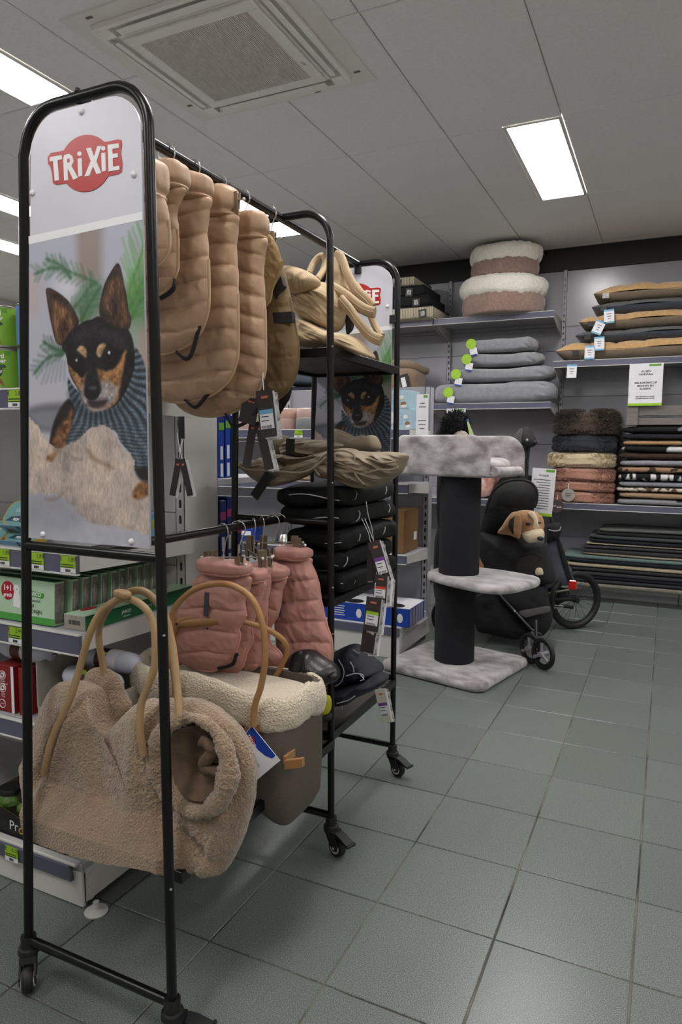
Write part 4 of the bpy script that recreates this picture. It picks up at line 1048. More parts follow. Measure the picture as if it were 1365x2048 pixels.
q0, q1 = atY(352, 1243, 1.478), atY(444, 1237, 1.488)
MB().tube([(q0[0]-GCX, q0[1]-GCY-.004, q0[2]-GZ-.004), (q1[0]-GCX, q1[1]-GCY-.004, q1[2]-GZ-.004)], .014, 16, flat=(1.0, (0, 0, 1))).build('handle_grip', m_tan, gb, smooth=40)
for t in (.12, .82):
    MB().sellip((q0[0]+(q1[0]-q0[0])*t-GCX, q0[1]-GCY-.019, q0[2]-GZ), (.0035, .002, .0035), nu=10, nv=6).build('grip_rivet', m_blackmat, gb)
def gf(x, y, yy): q = atY(x, y, yy); return (q[0]-GCX, q[2]-GZ)
MB().prism([gf(*p, 1.385) for p in [(496, 1424), (520, 1424), (519, 1462), (488, 1462)]], 1.385-GCY, 1.400-GCY, 'y').build('strap_patch', m_tan, gb)
MB().prism([gf(*p, 1.392) for p in [(569, 1522), (604, 1518), (605, 1535), (569, 1539)]], 1.392-GCY, 1.405-GCY, 'y').build('side_strap', m_tan, gb)
MB().box((.250, -.105, gf(605, 1527, 1.41)[1]), (.008, .05, .020), bev=.001).build('side_strap', m_tan, gb)
# swing ticket
ty = 1.368
tkc = [atY(*p, ty) for p in [(504, 1451), (561, 1521), (506, 1567), (470, 1492)]]
tk = thing('swing_ticket', 'white cardboard swing ticket with blue corner and red oval logo', 'price tag', (tkc[0][0], ty, tkc[0][2]))
lx = lambda p: (p[0]-tkc[0][0], p[2]-tkc[0][2])
MB().prism([lx(p) for p in tkc], -.0005, .0005, 'y').build('card', m_paper, tk, smooth=0)
def tkp(L, a, b, nm, mt): MB().prism([lx(atY(*p, ty)) for p in L], a, b, 'y').build(nm, mt, tk, smooth=0)
tkp([(504, 1452), (552, 1511), (545, 1517), (532, 1512), (517, 1500), (505, 1484), (491, 1469)], -.0009, -.0005, 'blue_corner', m_blueink)
cc = atY(504, 1481, ty)
MB().prism([(cc[0]-tkc[0][0]+.0045*math.cos(a)*1.6+.006*math.sin(a), cc[2]-tkc[0][2]+.0085*math.sin(a)-.008*math.cos(a)) for a in np.linspace(0, 2*PI, 24, endpoint=False)], -.0013, -.0009, 'y').build('red_oval', m_logored, tk, smooth=0)
text('TRIXIE', .0115, 'ticket_logo', m_whiteink, tk, place_front(cc[0]-tkc[0][0], -.0016, cc[2]-tkc[0][2], .93), bold=.0003)
for (s_, x, y) in (('Tasche', 514, 1524), ('bel', 506, 1540)):
    c = atY(x, y, ty); text(s_, .0095, 'ticket_text', m_ink, tk, place_front(c[0]-tkc[0][0], -.0011, c[2]-tkc[0][2], .93), shear=.3)
MB().tube([lx(tkc[0])[:1]+(0,)+lx(tkc[0])[1:], (-.004, .004, .03), (-.002, .012, .062)], .0006, 5).build('string', m_paper, tk)

# ---- sand padded carriers with straps on the rack's top shelf
m_carr = M('sand_padded_canvas', (176, 154, 122), .8, var=.05, vscale=12, bump=.25, bscale=260)
def z5b(x, y): return (560+x/4.0147, 400+y/4.0147)
def lump(name, parent, L, Y, df, db, mat, org, seed=0, am=.008, f=12, c=None, nr=26, nt=150, ridge=0., rdir=(1, .25)):
    W = [atY(*q, Y) for q in L]; pts = [tuple(q) for q in catmull([(w[0]-org[0], w[2]-org[2]) for w in W], 4, True)]
    c = c or (sum(w[0] for w in W)/len(W)-org[0], sum(w[2] for w in W)/len(W)-org[2])
    def fn(P, rs, sg):
        Q = P.copy(); Q[..., 1] += sg*am*fbm(P*np.array([1, 1, 1.6])+seed, f, 3, seed)*(1-rs**6)[:, None]
        if ridge:
            a_ = P[..., 0]*rdir[0]+P[..., 2]*rdir[1]; b_ = -P[..., 0]*rdir[1]+P[..., 2]*rdir[0]
            g_ = vnoise(np.stack([a_*.35, b_*2.0+.02*np.sin(a_*25), a_*0+seed], -1), 22, seed+31); g2 = vnoise(np.stack([a_*.5, b_*2.6, a_*0+seed], -1), 40, seed+37)
            Q[..., 1] += sg*ridge*(1-2.2*np.abs(g_)+.5*(1-2*np.abs(g2)))*(1-rs**6)[:, None]
        return Q
    return MB().inflate(pts, c, df, db, nr, nt, 2.4, fn, y0=Y-org[1]).build(name, mat, parent, smooth=60)
co = (-1.06, 2.03, 1.53)
ca = thing('padded_carrier', 'sand padded canvas pet carrier folded on the top rack shelf', 'pet carrier', co, group='sand carriers')
lump('lower_panel', ca, [z5b(*q) for q in [(130, 960), (240, 985), (330, 1030), (440, 1075), (560, 1085), (660, 1140), (740, 1225), (756, 1275), (640, 1245), (440, 1190), (380, 1172), (150, 1165)]], 1.97, .085, .06, m_carr, co, 1, .010, nr=40, nt=260, ridge=.006, rdir=(.9, -.4))
lump('main_panel', ca, [z5b(*q) for q in [(70, 740), (200, 700), (330, 660), (440, 700), (505, 800), (530, 900), (505, 1010), (430, 1062), (320, 1020), (180, 960), (110, 860)]], 2.02, .075, .06, m_carr, co, 2, .016, 9, nr=44, nt=260, ridge=.010, rdir=(.8, -.6))
lump('top_roll', ca, [z5b(*q) for q in [(20, 560), (70, 530), (160, 548), (255, 590), (318, 650), (285, 715), (180, 752), (80, 745), (10, 660)]], 1.95, .055, .05, m_carr, co, 3, .008, nr=36, nt=220, ridge=.005, rdir=(.3, .95))
cb = thing('padded_carrier', 'sand padded pet carrier straps spilling over the top rack shelf', 'pet carrier', (co[0], co[1]+.1, co[2]), group='sand carriers')
o2 = (co[0], co[1]+.1, co[2])
def pstrap(parent, L, ys, org, w=.021, th=.011, name='padded_strap'):
    P = []
    for (a, b), yy in zip(L, ys): q = atY(*z5b(a, b), yy); P.append((q[0]-org[0], yy-org[1], q[2]-org[2]))
    C = catmull(P, 8)
    MB().tube(C, th, 14, flat=(w/th, (.4, -.5, 1))).build(name, m_carr, parent, smooth=60)
    C2 = [(p[0], p[1]-th-.001, p[2]) for p in C]
    MB().tube(C2, .0014, 5).build('strap_seam', m_sandpipe, parent)
pstrap(cb, [(455, 450), (500, 480), (545, 600), (610, 720), (690, 800), (745, 865)], [2.12, 2.10, 2.08, 2.06, 2.05, 2.05], o2, .020)
pstrap(cb, [(400, 690), (520, 760), (620, 840), (700, 890), (765, 905)], [2.02, 2.0, 1.98, 1.97, 1.97], o2, .018)
pstrap(cb, [(490, 800), (560, 880), (640, 990), (730, 1090), (815, 1130)], [1.98, 1.97, 1.96, 1.96, 1.96], o2, .018)
pstrap(cb, [(610, 680), (680, 800), (730, 930), (780, 1040), (820, 1095)], [2.10, 2.09, 2.08, 2.07, 2.06], o2, .012)
pstrap(cb, [(235, 590), (270, 510), (325, 455), (365, 470), (350, 560), (300, 640)], [2.10, 2.12, 2.13, 2.12, 2.10, 2.05], o2, .012)
lump('carrier_back', cb, [z5b(*q) for q in [(390, 540), (440, 450), (500, 460), (540, 600), (580, 720), (650, 800), (560, 900), (450, 800), (380, 690)]], 2.12, .03, .05, m_carr, o2, 5, .01)
lump('buckle_web', cb, [z5b(*q) for q in [(530, 940), (565, 850), (600, 850), (595, 1010), (575, 1060), (535, 1075)]], 2.03, .006, .006, m_web, o2, 6, .001)

# ---- taupe raincoats lying on the black pile
m_taupe = M('taupe_softshell', (134, 120, 100), .65, var=.05, vscale=10, bump=.1, bscale=300)
def z6(x, y): return (440+x/3.5, 840+y/3.5)
ro = (-1.05, 2.02, 1.145)
ra = thing('folded_raincoat', 'taupe softshell dog raincoat folded over the black coats, hanging past the rack', 'dog coat', ro, group='taupe raincoats')
lump('front_fold', ra, [z6(*q) for q in [(660, 330), (720, 260), (820, 205), (950, 215), (1080, 225), (1200, 222), (1292, 242), (1275, 300), (1240, 370), (1150, 440), (1040, 478), (930, 470), (820, 420), (700, 400)]], 1.90, .06, .16, m_taupe, ro, 3, .014, 9, nr=60, nt=320, ridge=.014, rdir=(.95, -.30))
for L, y in (([(700, 390), (665, 330), (730, 250), (830, 212), (930, 235), (945, 300), (950, 380), (1010, 450)], 1.835), ([(960, 300), (1040, 270), (1140, 300), (1230, 290)], 1.842), ([(1000, 380), (1100, 350), (1200, 350), (1250, 330)], 1.842)):
    MB().tube(catmull([(q[0]-ro[0], q[1]-ro[1], q[2]-ro[2]) for q in [atY(*z6(*p), y) for p in L]], 6), .0035, 7).build('edge_seam', m_taupe, ra, smooth=60)
rb = thing('folded_raincoat', 'taupe softshell dog raincoat with black straps, open hem towards the coats', 'dog coat', ro, group='taupe raincoats')
lump('hem_fold', rb, [z6(*q) for q in [(110, 305), (230, 285), (300, 265), (430, 330), (560, 360), (640, 330), (740, 250), (760, 300), (640, 370), (540, 420), (430, 455), (330, 465), (230, 410), (160, 350)]], 1.86, .035, .10, m_taupe, ro, 4, .006, 14, nr=40, nt=300, ridge=.009, rdir=(.98, .15))
lump('hood_roll', rb, [z6(*q) for q in [(425, 200), (470, 150), (560, 135), (690, 140), (780, 150), (860, 180), (760, 240), (640, 262), (520, 262), (450, 245)]], 1.98, .06, .07, m_taupe, ro, 6, .010, 12, nr=40, nt=240, ridge=.010, rdir=(1, .1))
lump('middle_fold', rb, [z6(*q) for q in [(300, 262), (420, 240), (560, 262), (700, 240), (860, 195), (960, 215), (820, 240), (700, 300), (600, 350), (480, 345), (380, 310)]], 1.93, .05, .10, m_taupe, ro, 16, .008, 12, nr=40, nt=240, ridge=.014, rdir=(.97, .22))
lump('sleeve_fold', rb, [z6(*q) for q in [(540, 335), (640, 285), (740, 225), (760, 245), (700, 310), (600, 375), (540, 410), (500, 390)]], 1.855, .02, .04, m_taupe, ro, 17, .004, 16, ridge=.006, rdir=(.85, .5))
lump('rear_roll', rb, [z6(*q) for q in [(330, 100), (380, 90), (450, 110), (480, 140), (430, 240), (350, 235), (310, 180)]], 2.02, .03, .05, m_taupe, ro, 7, .008)
lump('back_panel', rb, [z6(*q) for q in [(800, 60), (870, 95), (950, 150), (1060, 105), (1110, 140), (1110, 215), (900, 215), (800, 140)]], 2.16, .03, .05, m_taupe, ro, 8, .006)
for (L, y) in (([(495, 132), (492, 180), (494, 236)], 1.908), ([(350, 375), (300, 450), (240, 540)], 1.82)):
    MB().tube(catmull([(q[0]-ro[0], q[1]-ro[1], q[2]-ro[2]) for q in [atY(*z6(*p), y) for p in L]], 5), .0025, 8, flat=(6.5, (1, 0, .5 if y < 1.85 else 0))).build('velcro_strap', m_web, rb, smooth=40)
MB().tube(catmull([(q[0]-ro[0], q[1]-ro[1], q[2]-ro[2]) for q in [atY(*z6(*p), 1.815) for p in [(120, 310), (180, 345), (300, 352), (420, 362), (560, 370), (650, 340), (745, 262)]]], 6), .004, 7).build('edge_seam', m_taupe, rb, smooth=60)

# ---- pile of folded black winter coats
m_blk = M('black_softshell', (11, 11, 12), .8, var=.25, vscale=14, bump=.3, bscale=120, spec=.3)
m_refl = M('silver_reflective_piping', (176, 174, 180), .4, var=.04, vscale=40)
BL_ = ['lowest', 'second lowest', 'middle', 'second highest', 'topmost']
for i in range(5):
    rz_ = .035; z = .7915+.0345+i*.0665; cx_ = -.985+(.004, -.005, .008, 0, -.008)[i]; rx = (.118, .110, .112, .114, .124)[i]; ry = .235
    t = thing('folded_winter_coat', BL_[i]+' folded black dog coat with silver piping in the rack pile', 'dog coat', (cx_, 2.085, z), group='black coats in the rack pile')
    def bf(P, i=i):
        Q = P.copy(); n = fbm(P+i*5, 11, 3, i); Q[..., 2] = np.clip(Q[..., 2]+.010*n, -.034, .032); Q[..., 0] += .008*fbm(P+9+i, 14, 2, i+3); return Q
    MB().sellip((0, 0, 0), (rx, ry, rz_), .5, .22, 100, 30, fn=bf).build('body', m_blk, t, smooth=60)
    for dy in ((-.17, .05), (-.19, .12), (-.13, .08), (-.12, .14), (-.15, .10))[i]:
        A = [(rx*1.0*abs(math.cos(a))**.7+.004+.004*math.sin(a*2), dy+.02*math.sin(a), (rz_-.004)*math.copysign(abs(math.sin(a))**.8, math.sin(a))) for a in np.linspace(-1.5, 1.5, 16)]
        MB().tube(A, .0016, 6).build('piping', m_refl, t, smooth=60)
    A = [(x, -ry-.003+.01*math.sin(x*14+i), .008*math.sin(x*22+i*2)) for x in np.linspace(.0 if i < 4 else -.06, rx*.93, 16)]
    MB().tube(A, .0015, 6).build('piping', m_refl, t, smooth=60)

# ---- mannequin head, navy coats, harness on the lowest shelf
m_leather = M('black_leatherette', (18, 18, 19), .36, var=.15, vscale=30, bump=.2, bscale=160)
def zh(x, y): return (400+x/3.1744, 1300+y/3.1744)
ho = (-.93, 1.70, .385)
hd = thing('dog_mannequin', 'black leatherette dog head mannequin lying on the pink coats', 'mannequin', ho)
lump('head', hd, [zh(*q) for q in [(545, 130), (560, 60), (600, 15), (650, 0), (705, 5), (750, 40), (800, 75), (850, 105), (880, 150), (875, 190), (830, 212), (760, 225), (690, 195), (610, 200), (555, 180)]], 1.70, .055, .06, m_leather, ho, 2, .003)
lump('ear', hd, [zh(*q) for q in [(590, 25), (650, 10), (655, 100), (640, 180), (600, 190), (570, 150), (572, 80)]], 1.65, .014, .014, m_leather, ho, 3, .003)
MB().tube(catmull([(q[0]-ho[0], q[1]-ho[1], q[2]-ho[2]) for q in [atY(*zh(*p), 1.638) for p in [(655, 20), (665, 90), (650, 185)]]], 6), .0016, 5).build('seam', m_leather, hd)
q = atY(*zh(862, 160), 1.68); MB().sellip((q[0]-ho[0], q[1]-ho[1]-.01, q[2]-ho[2]), (.013, .016, .012), nu=14, nv=8).build('nose', m_leather, hd)
lump('neck', hd, [zh(*q) for q in [(580, 190), (720, 205), (735, 250), (690, 330), (600, 320), (560, 260)]], 1.72, .05, .05, m_blk, ho, 4, .004)
MB().tube(catmull([(q[0]-ho[0], q[1]-ho[1], q[2]-ho[2]) for q in [atY(*zh(*p), 1.665) for p in [(585, 208), (610, 240), (660, 260), (710, 255), (730, 230)]]], 6), .002, 6).build('neck_piping', m_refl, hd)
m_navy = M('navy_softshell', (28, 30, 44), .7, var=.15, vscale=14, bump=.2, bscale=160)
no = (-.98, 2.0, .378)
for k, (L, Y, df, lab) in enumerate((([(860, 250), (930, 230), (1050, 200), (1120, 150), (1190, 180), (1150, 230), (1020, 290), (950, 335), (860, 345), (780, 320), (780, 260)], 1.94, .07, 'navy dog coat with silver piping lying on the rack board'),
                                 ([(800, 60), (860, 10), (950, -30), (1010, -5), (1090, 70), (1155, 130), (1120, 165), (1030, 190), (930, 215), (840, 235), (790, 180)], 1.98, .075, 'navy dog coat with black buckle on top of the folded navy one'))):
    t = thing('folded_navy_coat', lab, 'dog coat', no, group='navy coats on the rack board')
    lump('body', t, [zh(*q) for q in L], Y, df, .10, m_navy, no, 11+k, .014, 12)
    for A in ([[(870, 340), (940, 320), (985, 292)], [(1020, 160), (1042, 185), (1020, 195)]], [[(955, 75), (975, 110), (978, 140)], [(880, 60), (915, 130), (900, 200), (860, 232)], [(930, 165), (985, 150), (1035, 158), (1040, 185)]])[k]:
        MB().tube(catmull([(q[0]-no[0], q[1]-no[1], q[2]-no[2]) for q in [atY(*zh(*p), Y-df-.006) for p in A]], 5), .0017, 6).build('piping', m_refl, t)
    if k:
        q = atY(*zh(990, 20), Y-df-.012); MB().box((q[0]-no[0], q[1]-no[1], q[2]-no[2]), (.03, .008, .014), R=rotm('Y', .4), bev=.003).build('buckle', M('grey_buckle', (70, 70, 76), .35, var=.1, vscale=40), t)
m_yel = M('yellow_mesh', (176, 170, 24), .7, var=.12, vscale=200, bump=.6, bscale=420, bkind='voronoi')
yo = (-1.0, 1.74, .37)
t = thing('dog_harness', 'yellow mesh dog harness with black edging under the mannequin head', 'harness', yo)
lump('mesh_panel', t, [zh(*q) for q in [(700, 350), (760, 300), (810, 290), (830, 330), (820, 400), (760, 425), (715, 400)]], 1.75, .03, .03, m_yel, yo, 3, .006)
lump('edging', t, [zh(*q) for q in [(620, 360), (700, 340), (760, 410), (830, 415), (820, 450), (720, 455), (640, 440), (610, 400)]], 1.74, .03, .04, m_web, yo, 4, .006)
MB().tube(catmull([(q[0]-yo[0], q[1]-yo[1], q[2]-yo[2]) for q in [atY(*zh(*p), 1.70) for p in [(648, 450), (660, 490), (700, 508), (730, 500), (715, 475), (670, 455)]]], 5), .0018, 6).build('reflective_edge', m_refl, t)
MB().tube([(q[0]-yo[0], q[1]-yo[1], q[2]-yo[2]) for q in [atY(*zh(*p), 1.70) for p in [(702, 510), (704, 550), (690, 560)]]], .0016, 6).build('clip_pin', m_chrome, t)
q = atY(*zh(640, 560), 1.66)
tag(MB().sellip((0, 0, 0), (.012, .02, .028), nu=18, nv=10).build('orange_toy', M('orange_rubber', (196, 124, 36), .5, var=.05, vscale=20), None, loc=tuple(q)), 'orange rubber toy peeping out beside the grey carrier bag', 'toy')
# ================================================================== food on the near gondola
SY = 1.29                                            # front of the goods, just behind the price strip
m_canlime = M('can_lime', (122, 172, 48), .35, var=.03, vscale=20)
m_tin = M('tin_rim', (170, 168, 160), .3, .9, var=.05, vscale=40)
m_dkgreen = M('dark_green_ink', (38, 66, 48), .5, var=.1, vscale=40)
m_fawn = M('fawn_ink', (140, 98, 56), .5, var=.15, vscale=40)
def can(loc, label, col, sleeve=True, r=.046, h=.112):
    t = thing('food_tin', label, 'tin', loc, group='tins on the top food shelf')
    MB().lathe([(.001, .002), (r-.002, .002), (r, .004), (r, h-.004), (r-.002, h-.002), (r-.004, h-.006), (.001, h-.006)], 40).build('can', m_tin, t)
    MB().lathe([(r+.0004, .007), (r+.0004, h-.007)], 40).build('label_sleeve', col, t)
    for z in (.003, h-.003): MB().tube([(r*math.cos(a), r*math.sin(a), z) for a in np.linspace(0, 2*PI, 36, endpoint=False)], .0016, 6, closed=True).build('rim', m_tin, t)
    if sleeve:
        def wrap(o):
            n = len(o.data.vertices); co = np.zeros(n*3); o.data.vertices.foreach_get('co', co); co = co.reshape(-1, 3)
            th = co[:, 0]/r-PI/2; rr = r+.0009-co[:, 1]; co = np.c_[rr*np.cos(th), rr*np.sin(th), co[:, 2]]
            o.data.vertices.foreach_set('co', co.ravel()); o.data.update(); return o
        wrap(text('edgard', .016, 'brand_text', m_whiteink, t, place_front(-.004, 0, h*.80), bold=.0005))
        wrap(text('cooper', .016, 'brand_text', m_whiteink, t, place_front(-.001, 0, h*.69), bold=.0005))
        def blob(nm, mt, L, off): wrap(MB().prism(L, -.0003-off, -.0001-off, 'y').build(nm, mt, t, smooth=0))
        blob('goat_silhouette', m_dkgreen, [(-.03, .036), (.0, .033), (.010, .038), (.013, .048), (.012, .058), (.022, .060), (.020, .066), (.010, .070), (.0, .072), (-.03, .070)], 0)
        wrap(text('LAMB&BEEF', .010, 'flavour_text', m_whiteink, t, place_front(-.006, -.0007, h*.43), bold=.0003, xs=.7))
        blob('dog_picture', m_fawn, [(-.006, .010), (.016, .010), (.013, .022), (.009, .030), (.002, .030), (-.002, .022)], 0)
        blob('dog_muzzle', m_ink, [(.003, .020), (.007, .020), (.007, .023), (.003, .023)], .0004)
        blob('quality_tab', M('tab_green', (96, 150, 44), .4, var=.05), [(.020, .092), (.033, .092), (.033, .104), (.020, .104)], 0)
    return t
cx_ = -1.655
can((cx_, SY+.048, 1.389), 'lime green dog food tin standing on the shelf below another', m_canlime).rotation_euler.z = .42
can((cx_-.005, SY+.048, 1.5012), 'lime green dog food tin stacked on top of its twin', m_canlime).rotation_euler.z = .40
m_purple = M('can_purple', (120, 52, 128), .35, var=.03, vscale=20)
m_canblue = M('can_blue', (92, 132, 184), .35, var=.03, vscale=20)
can((cx_-.098, SY+.044, 1.389), 'purple dog food tin beside the lime tins', m_purple, False)
can((cx_+.102, SY+.062, 1.389), 'light blue dog food tin beside the lime tins', m_canblue, False)
can((cx_+.100, SY+.062, 1.5012), 'light blue dog food tin stacked beside the upper lime tin', m_canblue, False)
can((cx_-.02, SY+.155, 1.5012), 'navy dog food tin stacked behind the upper lime tin', M('can_navy', (40, 58, 120), .35, var=.03, vscale=20), False, h=.128)

# fish trays
m_teal = M('tray_teal', (104, 150, 150), .4, var=.05, vscale=30)
m_sky = M('tray_sky', (118, 160, 188), .4, var=.04, vscale=30)
m_gold = M('tray_gold', (196, 164, 84), .35, .4, var=.05, vscale=30)
def tray(loc, tilt, label, w=.062, d=.085):
    t = thing('fish_tray', label, 'pet food', loc, group='fish trays', rot=(tilt, 0, 0))
    sp = lambda x, k: math.copysign(abs(x)**k, x)
    o = lambda f, y: [(w*f*sp(math.cos(a), .6), y+d*f*.5*sp(math.sin(a), .6)*2*.5) for a in np.linspace(0, 2*PI, 36, endpoint=False)]
    MB().prism(o(1, .0), .0, .004, 'z').build('gold_rim', m_gold, t)
    MB().prism(o(.92, .0), .004, .0052, 'z').build('lid_film', m_teal, t)
    MB().prism(o(.86, .0), -.028, .0, 'z').build('tray', m_gold, t)
    R = Matrix.Rotation(0, 4, 'X')
    text('edgard', .012, 'brand_text', m_whiteink, t, Matrix.Translation((.0, .022, .0056)), shear=.2)
    text('Cooper', .015, 'brand_text', m_whiteink, t, Matrix.Translation((.0, .009, .0056)), shear=.2)
    MB().prism([(-.045, -.026), (-.03, -.012), (.005, -.008), (.022, -.016), (.030, -.027)], .0053, .0057, 'z').build('fish_badge', M('fish_navy', (26, 62, 84), .4, var=.1), t, smooth=0)
    text('FISH', .012, 'flavour_text', m_whiteink, t, Matrix.Translation((-.006, -.021, .0060)), bold=.0004)
    MB().box((0, -.0445, -.006), (w*1.9, .002, .042), bev=.0006).build('sleeve_front', m_sky, t)
    text('FOR DOGS', .0075, 'side_text', m_whiteink, t, Matrix.Translation((.017, -.0459, -.006))@Matrix.Rotation(PI/2, 4, 'X')@Matrix.Rotation(PI/2, 4, 'Z'))
    MB().box((.017, -.0457, -.006), (.011, .0006, .038)).build('navy_bar', M('fish_navy', (26, 62, 84), .4, var=.1), t, smooth=0)
    for x, c in ((-.016, m_fawn), (-.034, M('cat_brown', (74, 60, 54), .5, var=.2))):
        MB().prism([(x-.007, -.025), (x+.007, -.025), (x+.006, -.010), (x+.003, -.003), (x-.003, -.003), (x-.006, -.010)], -.0462, -.0456, 'y').build('animal_picture', c, t, smooth=0)
    MB().lathe([(.0002, .0005), (.012, .0005), (.012, 0), (.0002, 0)], 20).build('orange_dot', M('orange_ink', (206, 92, 36), .4, var=.04), t).matrix_local = Matrix.Translation((.044, -.0456, -.008))@Matrix.Rotation(PI/2, 4, 'X')
    return t
tray((-1.602, SY+.050, .996), .62, 'teal fish dog food tray leaning on the lower food shelf')
tray((-1.622, SY+.056, 1.050), .95, 'teal fish dog food tray propped above the lower one')
tray((-1.727, SY+.052, .996), .62, 'teal fish dog food tray beside the leaning pair', )

# sausage boxes
m_mint = M('mint_card', (178, 206, 176), .5, var=.03, vscale=20)
m_jgreen = M('jarco_green', (24, 98, 56), .45, var=.05, vscale=20)
m_jband = M('leaf_green', (78, 158, 70), .45, var=.05, vscale=20)
m_grcard = M('grey_card_inside', (158, 152, 142), .8, var=.06, vscale=40)
m_sil = M('silver_tray', (150, 146, 140), .4, .6, var=.2, vscale=80)
bw, bh = .30, .118
def jarco_box(x, z, label, tilt=-.05):
    t = thing('chicken_rabbit_box', label, 'pet food box', (x, SY+.002, z), group='mint boxes', rot=(tilt, 0, 0))
    MB().box((0, .017, bh/2), (bw, .034, bh), bev=.001).build('box', m_mint, t)
    MB().box((0, -.0004, .0095), (bw, .0012, .019)).build('green_foot', m_jband, t, smooth=0)
    MB().box((0, .017, bh+.0004), (bw, .034, .0012)).build('top_flap', m_jgreen, t, smooth=0)
    MB().box((bw/2+.0005, .017, bh/2), (.0012, .030, bh*.9)).build('silver_end', m_sil, t, smooth=0)
    MB().lathe([(.0002, .0006), (.026, .0006), (.026, 0), (.0002, 0)], 28).build('promo_disc', M('promo_red', (176, 24, 48), .4, var=.03), t).matrix_local = Matrix.Translation((-.026, -.0004, bh*.68))@Matrix.Rotation(PI/2, 4, 'X')
    text('1+1', .022, 'promo_text', m_whiteink, t, place_front(-.026, -.0014, bh*.74), bold=.0006)
    text('gratis', .015, 'promo_text', m_whiteink, t, place_front(-.026, -.0014, bh*.58), shear=.25, bold=.0004)
    MB().prism([(-.004, .038), (.022, .036), (.024, .050), (.020, .072), (.016, .078), (.020, .086), (.014, .098), (.002, .098), (-.006, .088), (-.002, .078), (-.004, .060)], -.0010, -.0003, 'y').build('dog_drawing', m_whiteink, t, smooth=0)
    MB().prism([(.009, .088), (.013, .088), (.011, .084)], -.0014, -.0009, 'y').build('drawn_nose', m_ink, t, smooth=0)
    MB().prism([(.048, .075), (.106, .070), (.112, .076), (.112, .084), (.054, .090), (.048, .086)], -.0010, -.0003, 'y').build('name_banner', m_jband, t, smooth=0)
    text('JARCO', .015, 'brand_text', m_whiteink, t, place_front(.080, -.0014, .080, .06), bold=.0004)
    text('vlaamsch', .011, 'brand_text', m_dkgreen, t, place_front(.080, -.0010, .062), shear=.3)
    text('KIP', .015, 'flavour_text', m_ink, t, place_front(.066, -.0010, .046))
    text('KONIJN', .015, 'flavour_text', m_ink, t, place_front(.080, -.0010, .032))
    return t
p = atY(110, 1256, SY); jb = jarco_box(atY(104, 1200, SY)[0]-bw/2+.002, .7632, 'mint green JARCO kip konijn box at the front of its row')
e0 = jb.location.x+bw/2
# the same boxes standing behind one another
def slim(x, y, label, first=None):
    t = thing('chicken_rabbit_box', label, 'pet food box', (x, y, .7632), group='mint boxes', rot=(-.06, 0, 0))
    MB().box((0, .012, bh/2), (bw, .022, bh), bev=.001).build('box', m_mint, t)
    MB().box((0, .012, bh+.0004), (bw, .024, .0012)).build('top_flap', m_jgreen, t, smooth=0)
    MB().box((bw/2+.0005, .012, bh/2), (.0012, .019, bh*.9)).build('silver_end', m_sil, t, smooth=0)
    MB().sellip((bw/2, .012, bh/2), (.004, .008, bh*.3), .7, .7, 14, 8).build('tray_bulge', m_sil, t)
    return t
s0 = slim(e0-bw/2+.010, SY+.052, 'open ended mint green box, first behind the front JARCO box')
ORD = ['second', 'third', 'fourth', 'fifth', 'sixth', 'seventh', 'eighth', 'ninth', 'tenth']
for k in range(1, 10): copy_tree(s0, None, (e0-bw/2+.010+.002*math.sin(k*2), SY+.052+k*.036, .7632), rot=(-.06, 0, 0), label='open ended mint green box, '+ORD[k-1]+' behind the front JARCO box')
# boxes lying flat beside the row
def flat_box(x, y, label):
    t = thing('chicken_rabbit_box', label, 'pet food box', (x, y, .7605), group='flat mint boxes')
    W_, L_, H_ = .075, .30, .040
    MB().box((0, L_/2, H_/2), (W_, L_, H_), bev=.0008).build('box', m_mint, t)
    MB().box((W_/2+.0004, L_/2, H_/2), (.0012, L_, H_*.98)).build('green_side', m_jgreen, t, smooth=0)
    MB().box((0, -.0004, H_/2), (W_*.96, .0012, H_*.94)).build('card_end', m_grcard, t, smooth=0)
    MB().prism([(-.02+.014*math.cos(a), .07+.028*math.sin(a)) for a in np.linspace(0, 2*PI, 20, endpoint=False)], H_, H_+.0006, 'z').build('promo_disc', M('promo_red', (176, 24, 48), .4, var=.03), t, smooth=0)
    text('JARCO', .012, 'brand_text', m_whiteink, t, place_right(W_/2+.0013, .15, H_*.55), bold=.0003)
    text('vlaamsch', .008, 'brand_text', m_whiteink, t, place_right(W_/2+.0013, .15, H_*.25), shear=.3)
    text('KIP-KONIJN', .006, 'flavour_text', m_whiteink, t, place_right(W_/2+.0013, .24, H_*.5))
    tb = MB()
    for k in range(8): tb.box((-.018+k*.005, -.0012, H_*.5), (.003, .0004, .012))
    tb = tb.build('small_print', m_ink, t, smooth=0); tb['kind'] = 'stuff'
    return t
flat_box(GX-.050, SY+.010, 'mint and green JARCO box lying flat at the shelf end, in front')
flat_box(GX-.052, SY+.312-.165+.165, 'mint and green JARCO box lying flat behind the first flat one').location.y = SY+.312

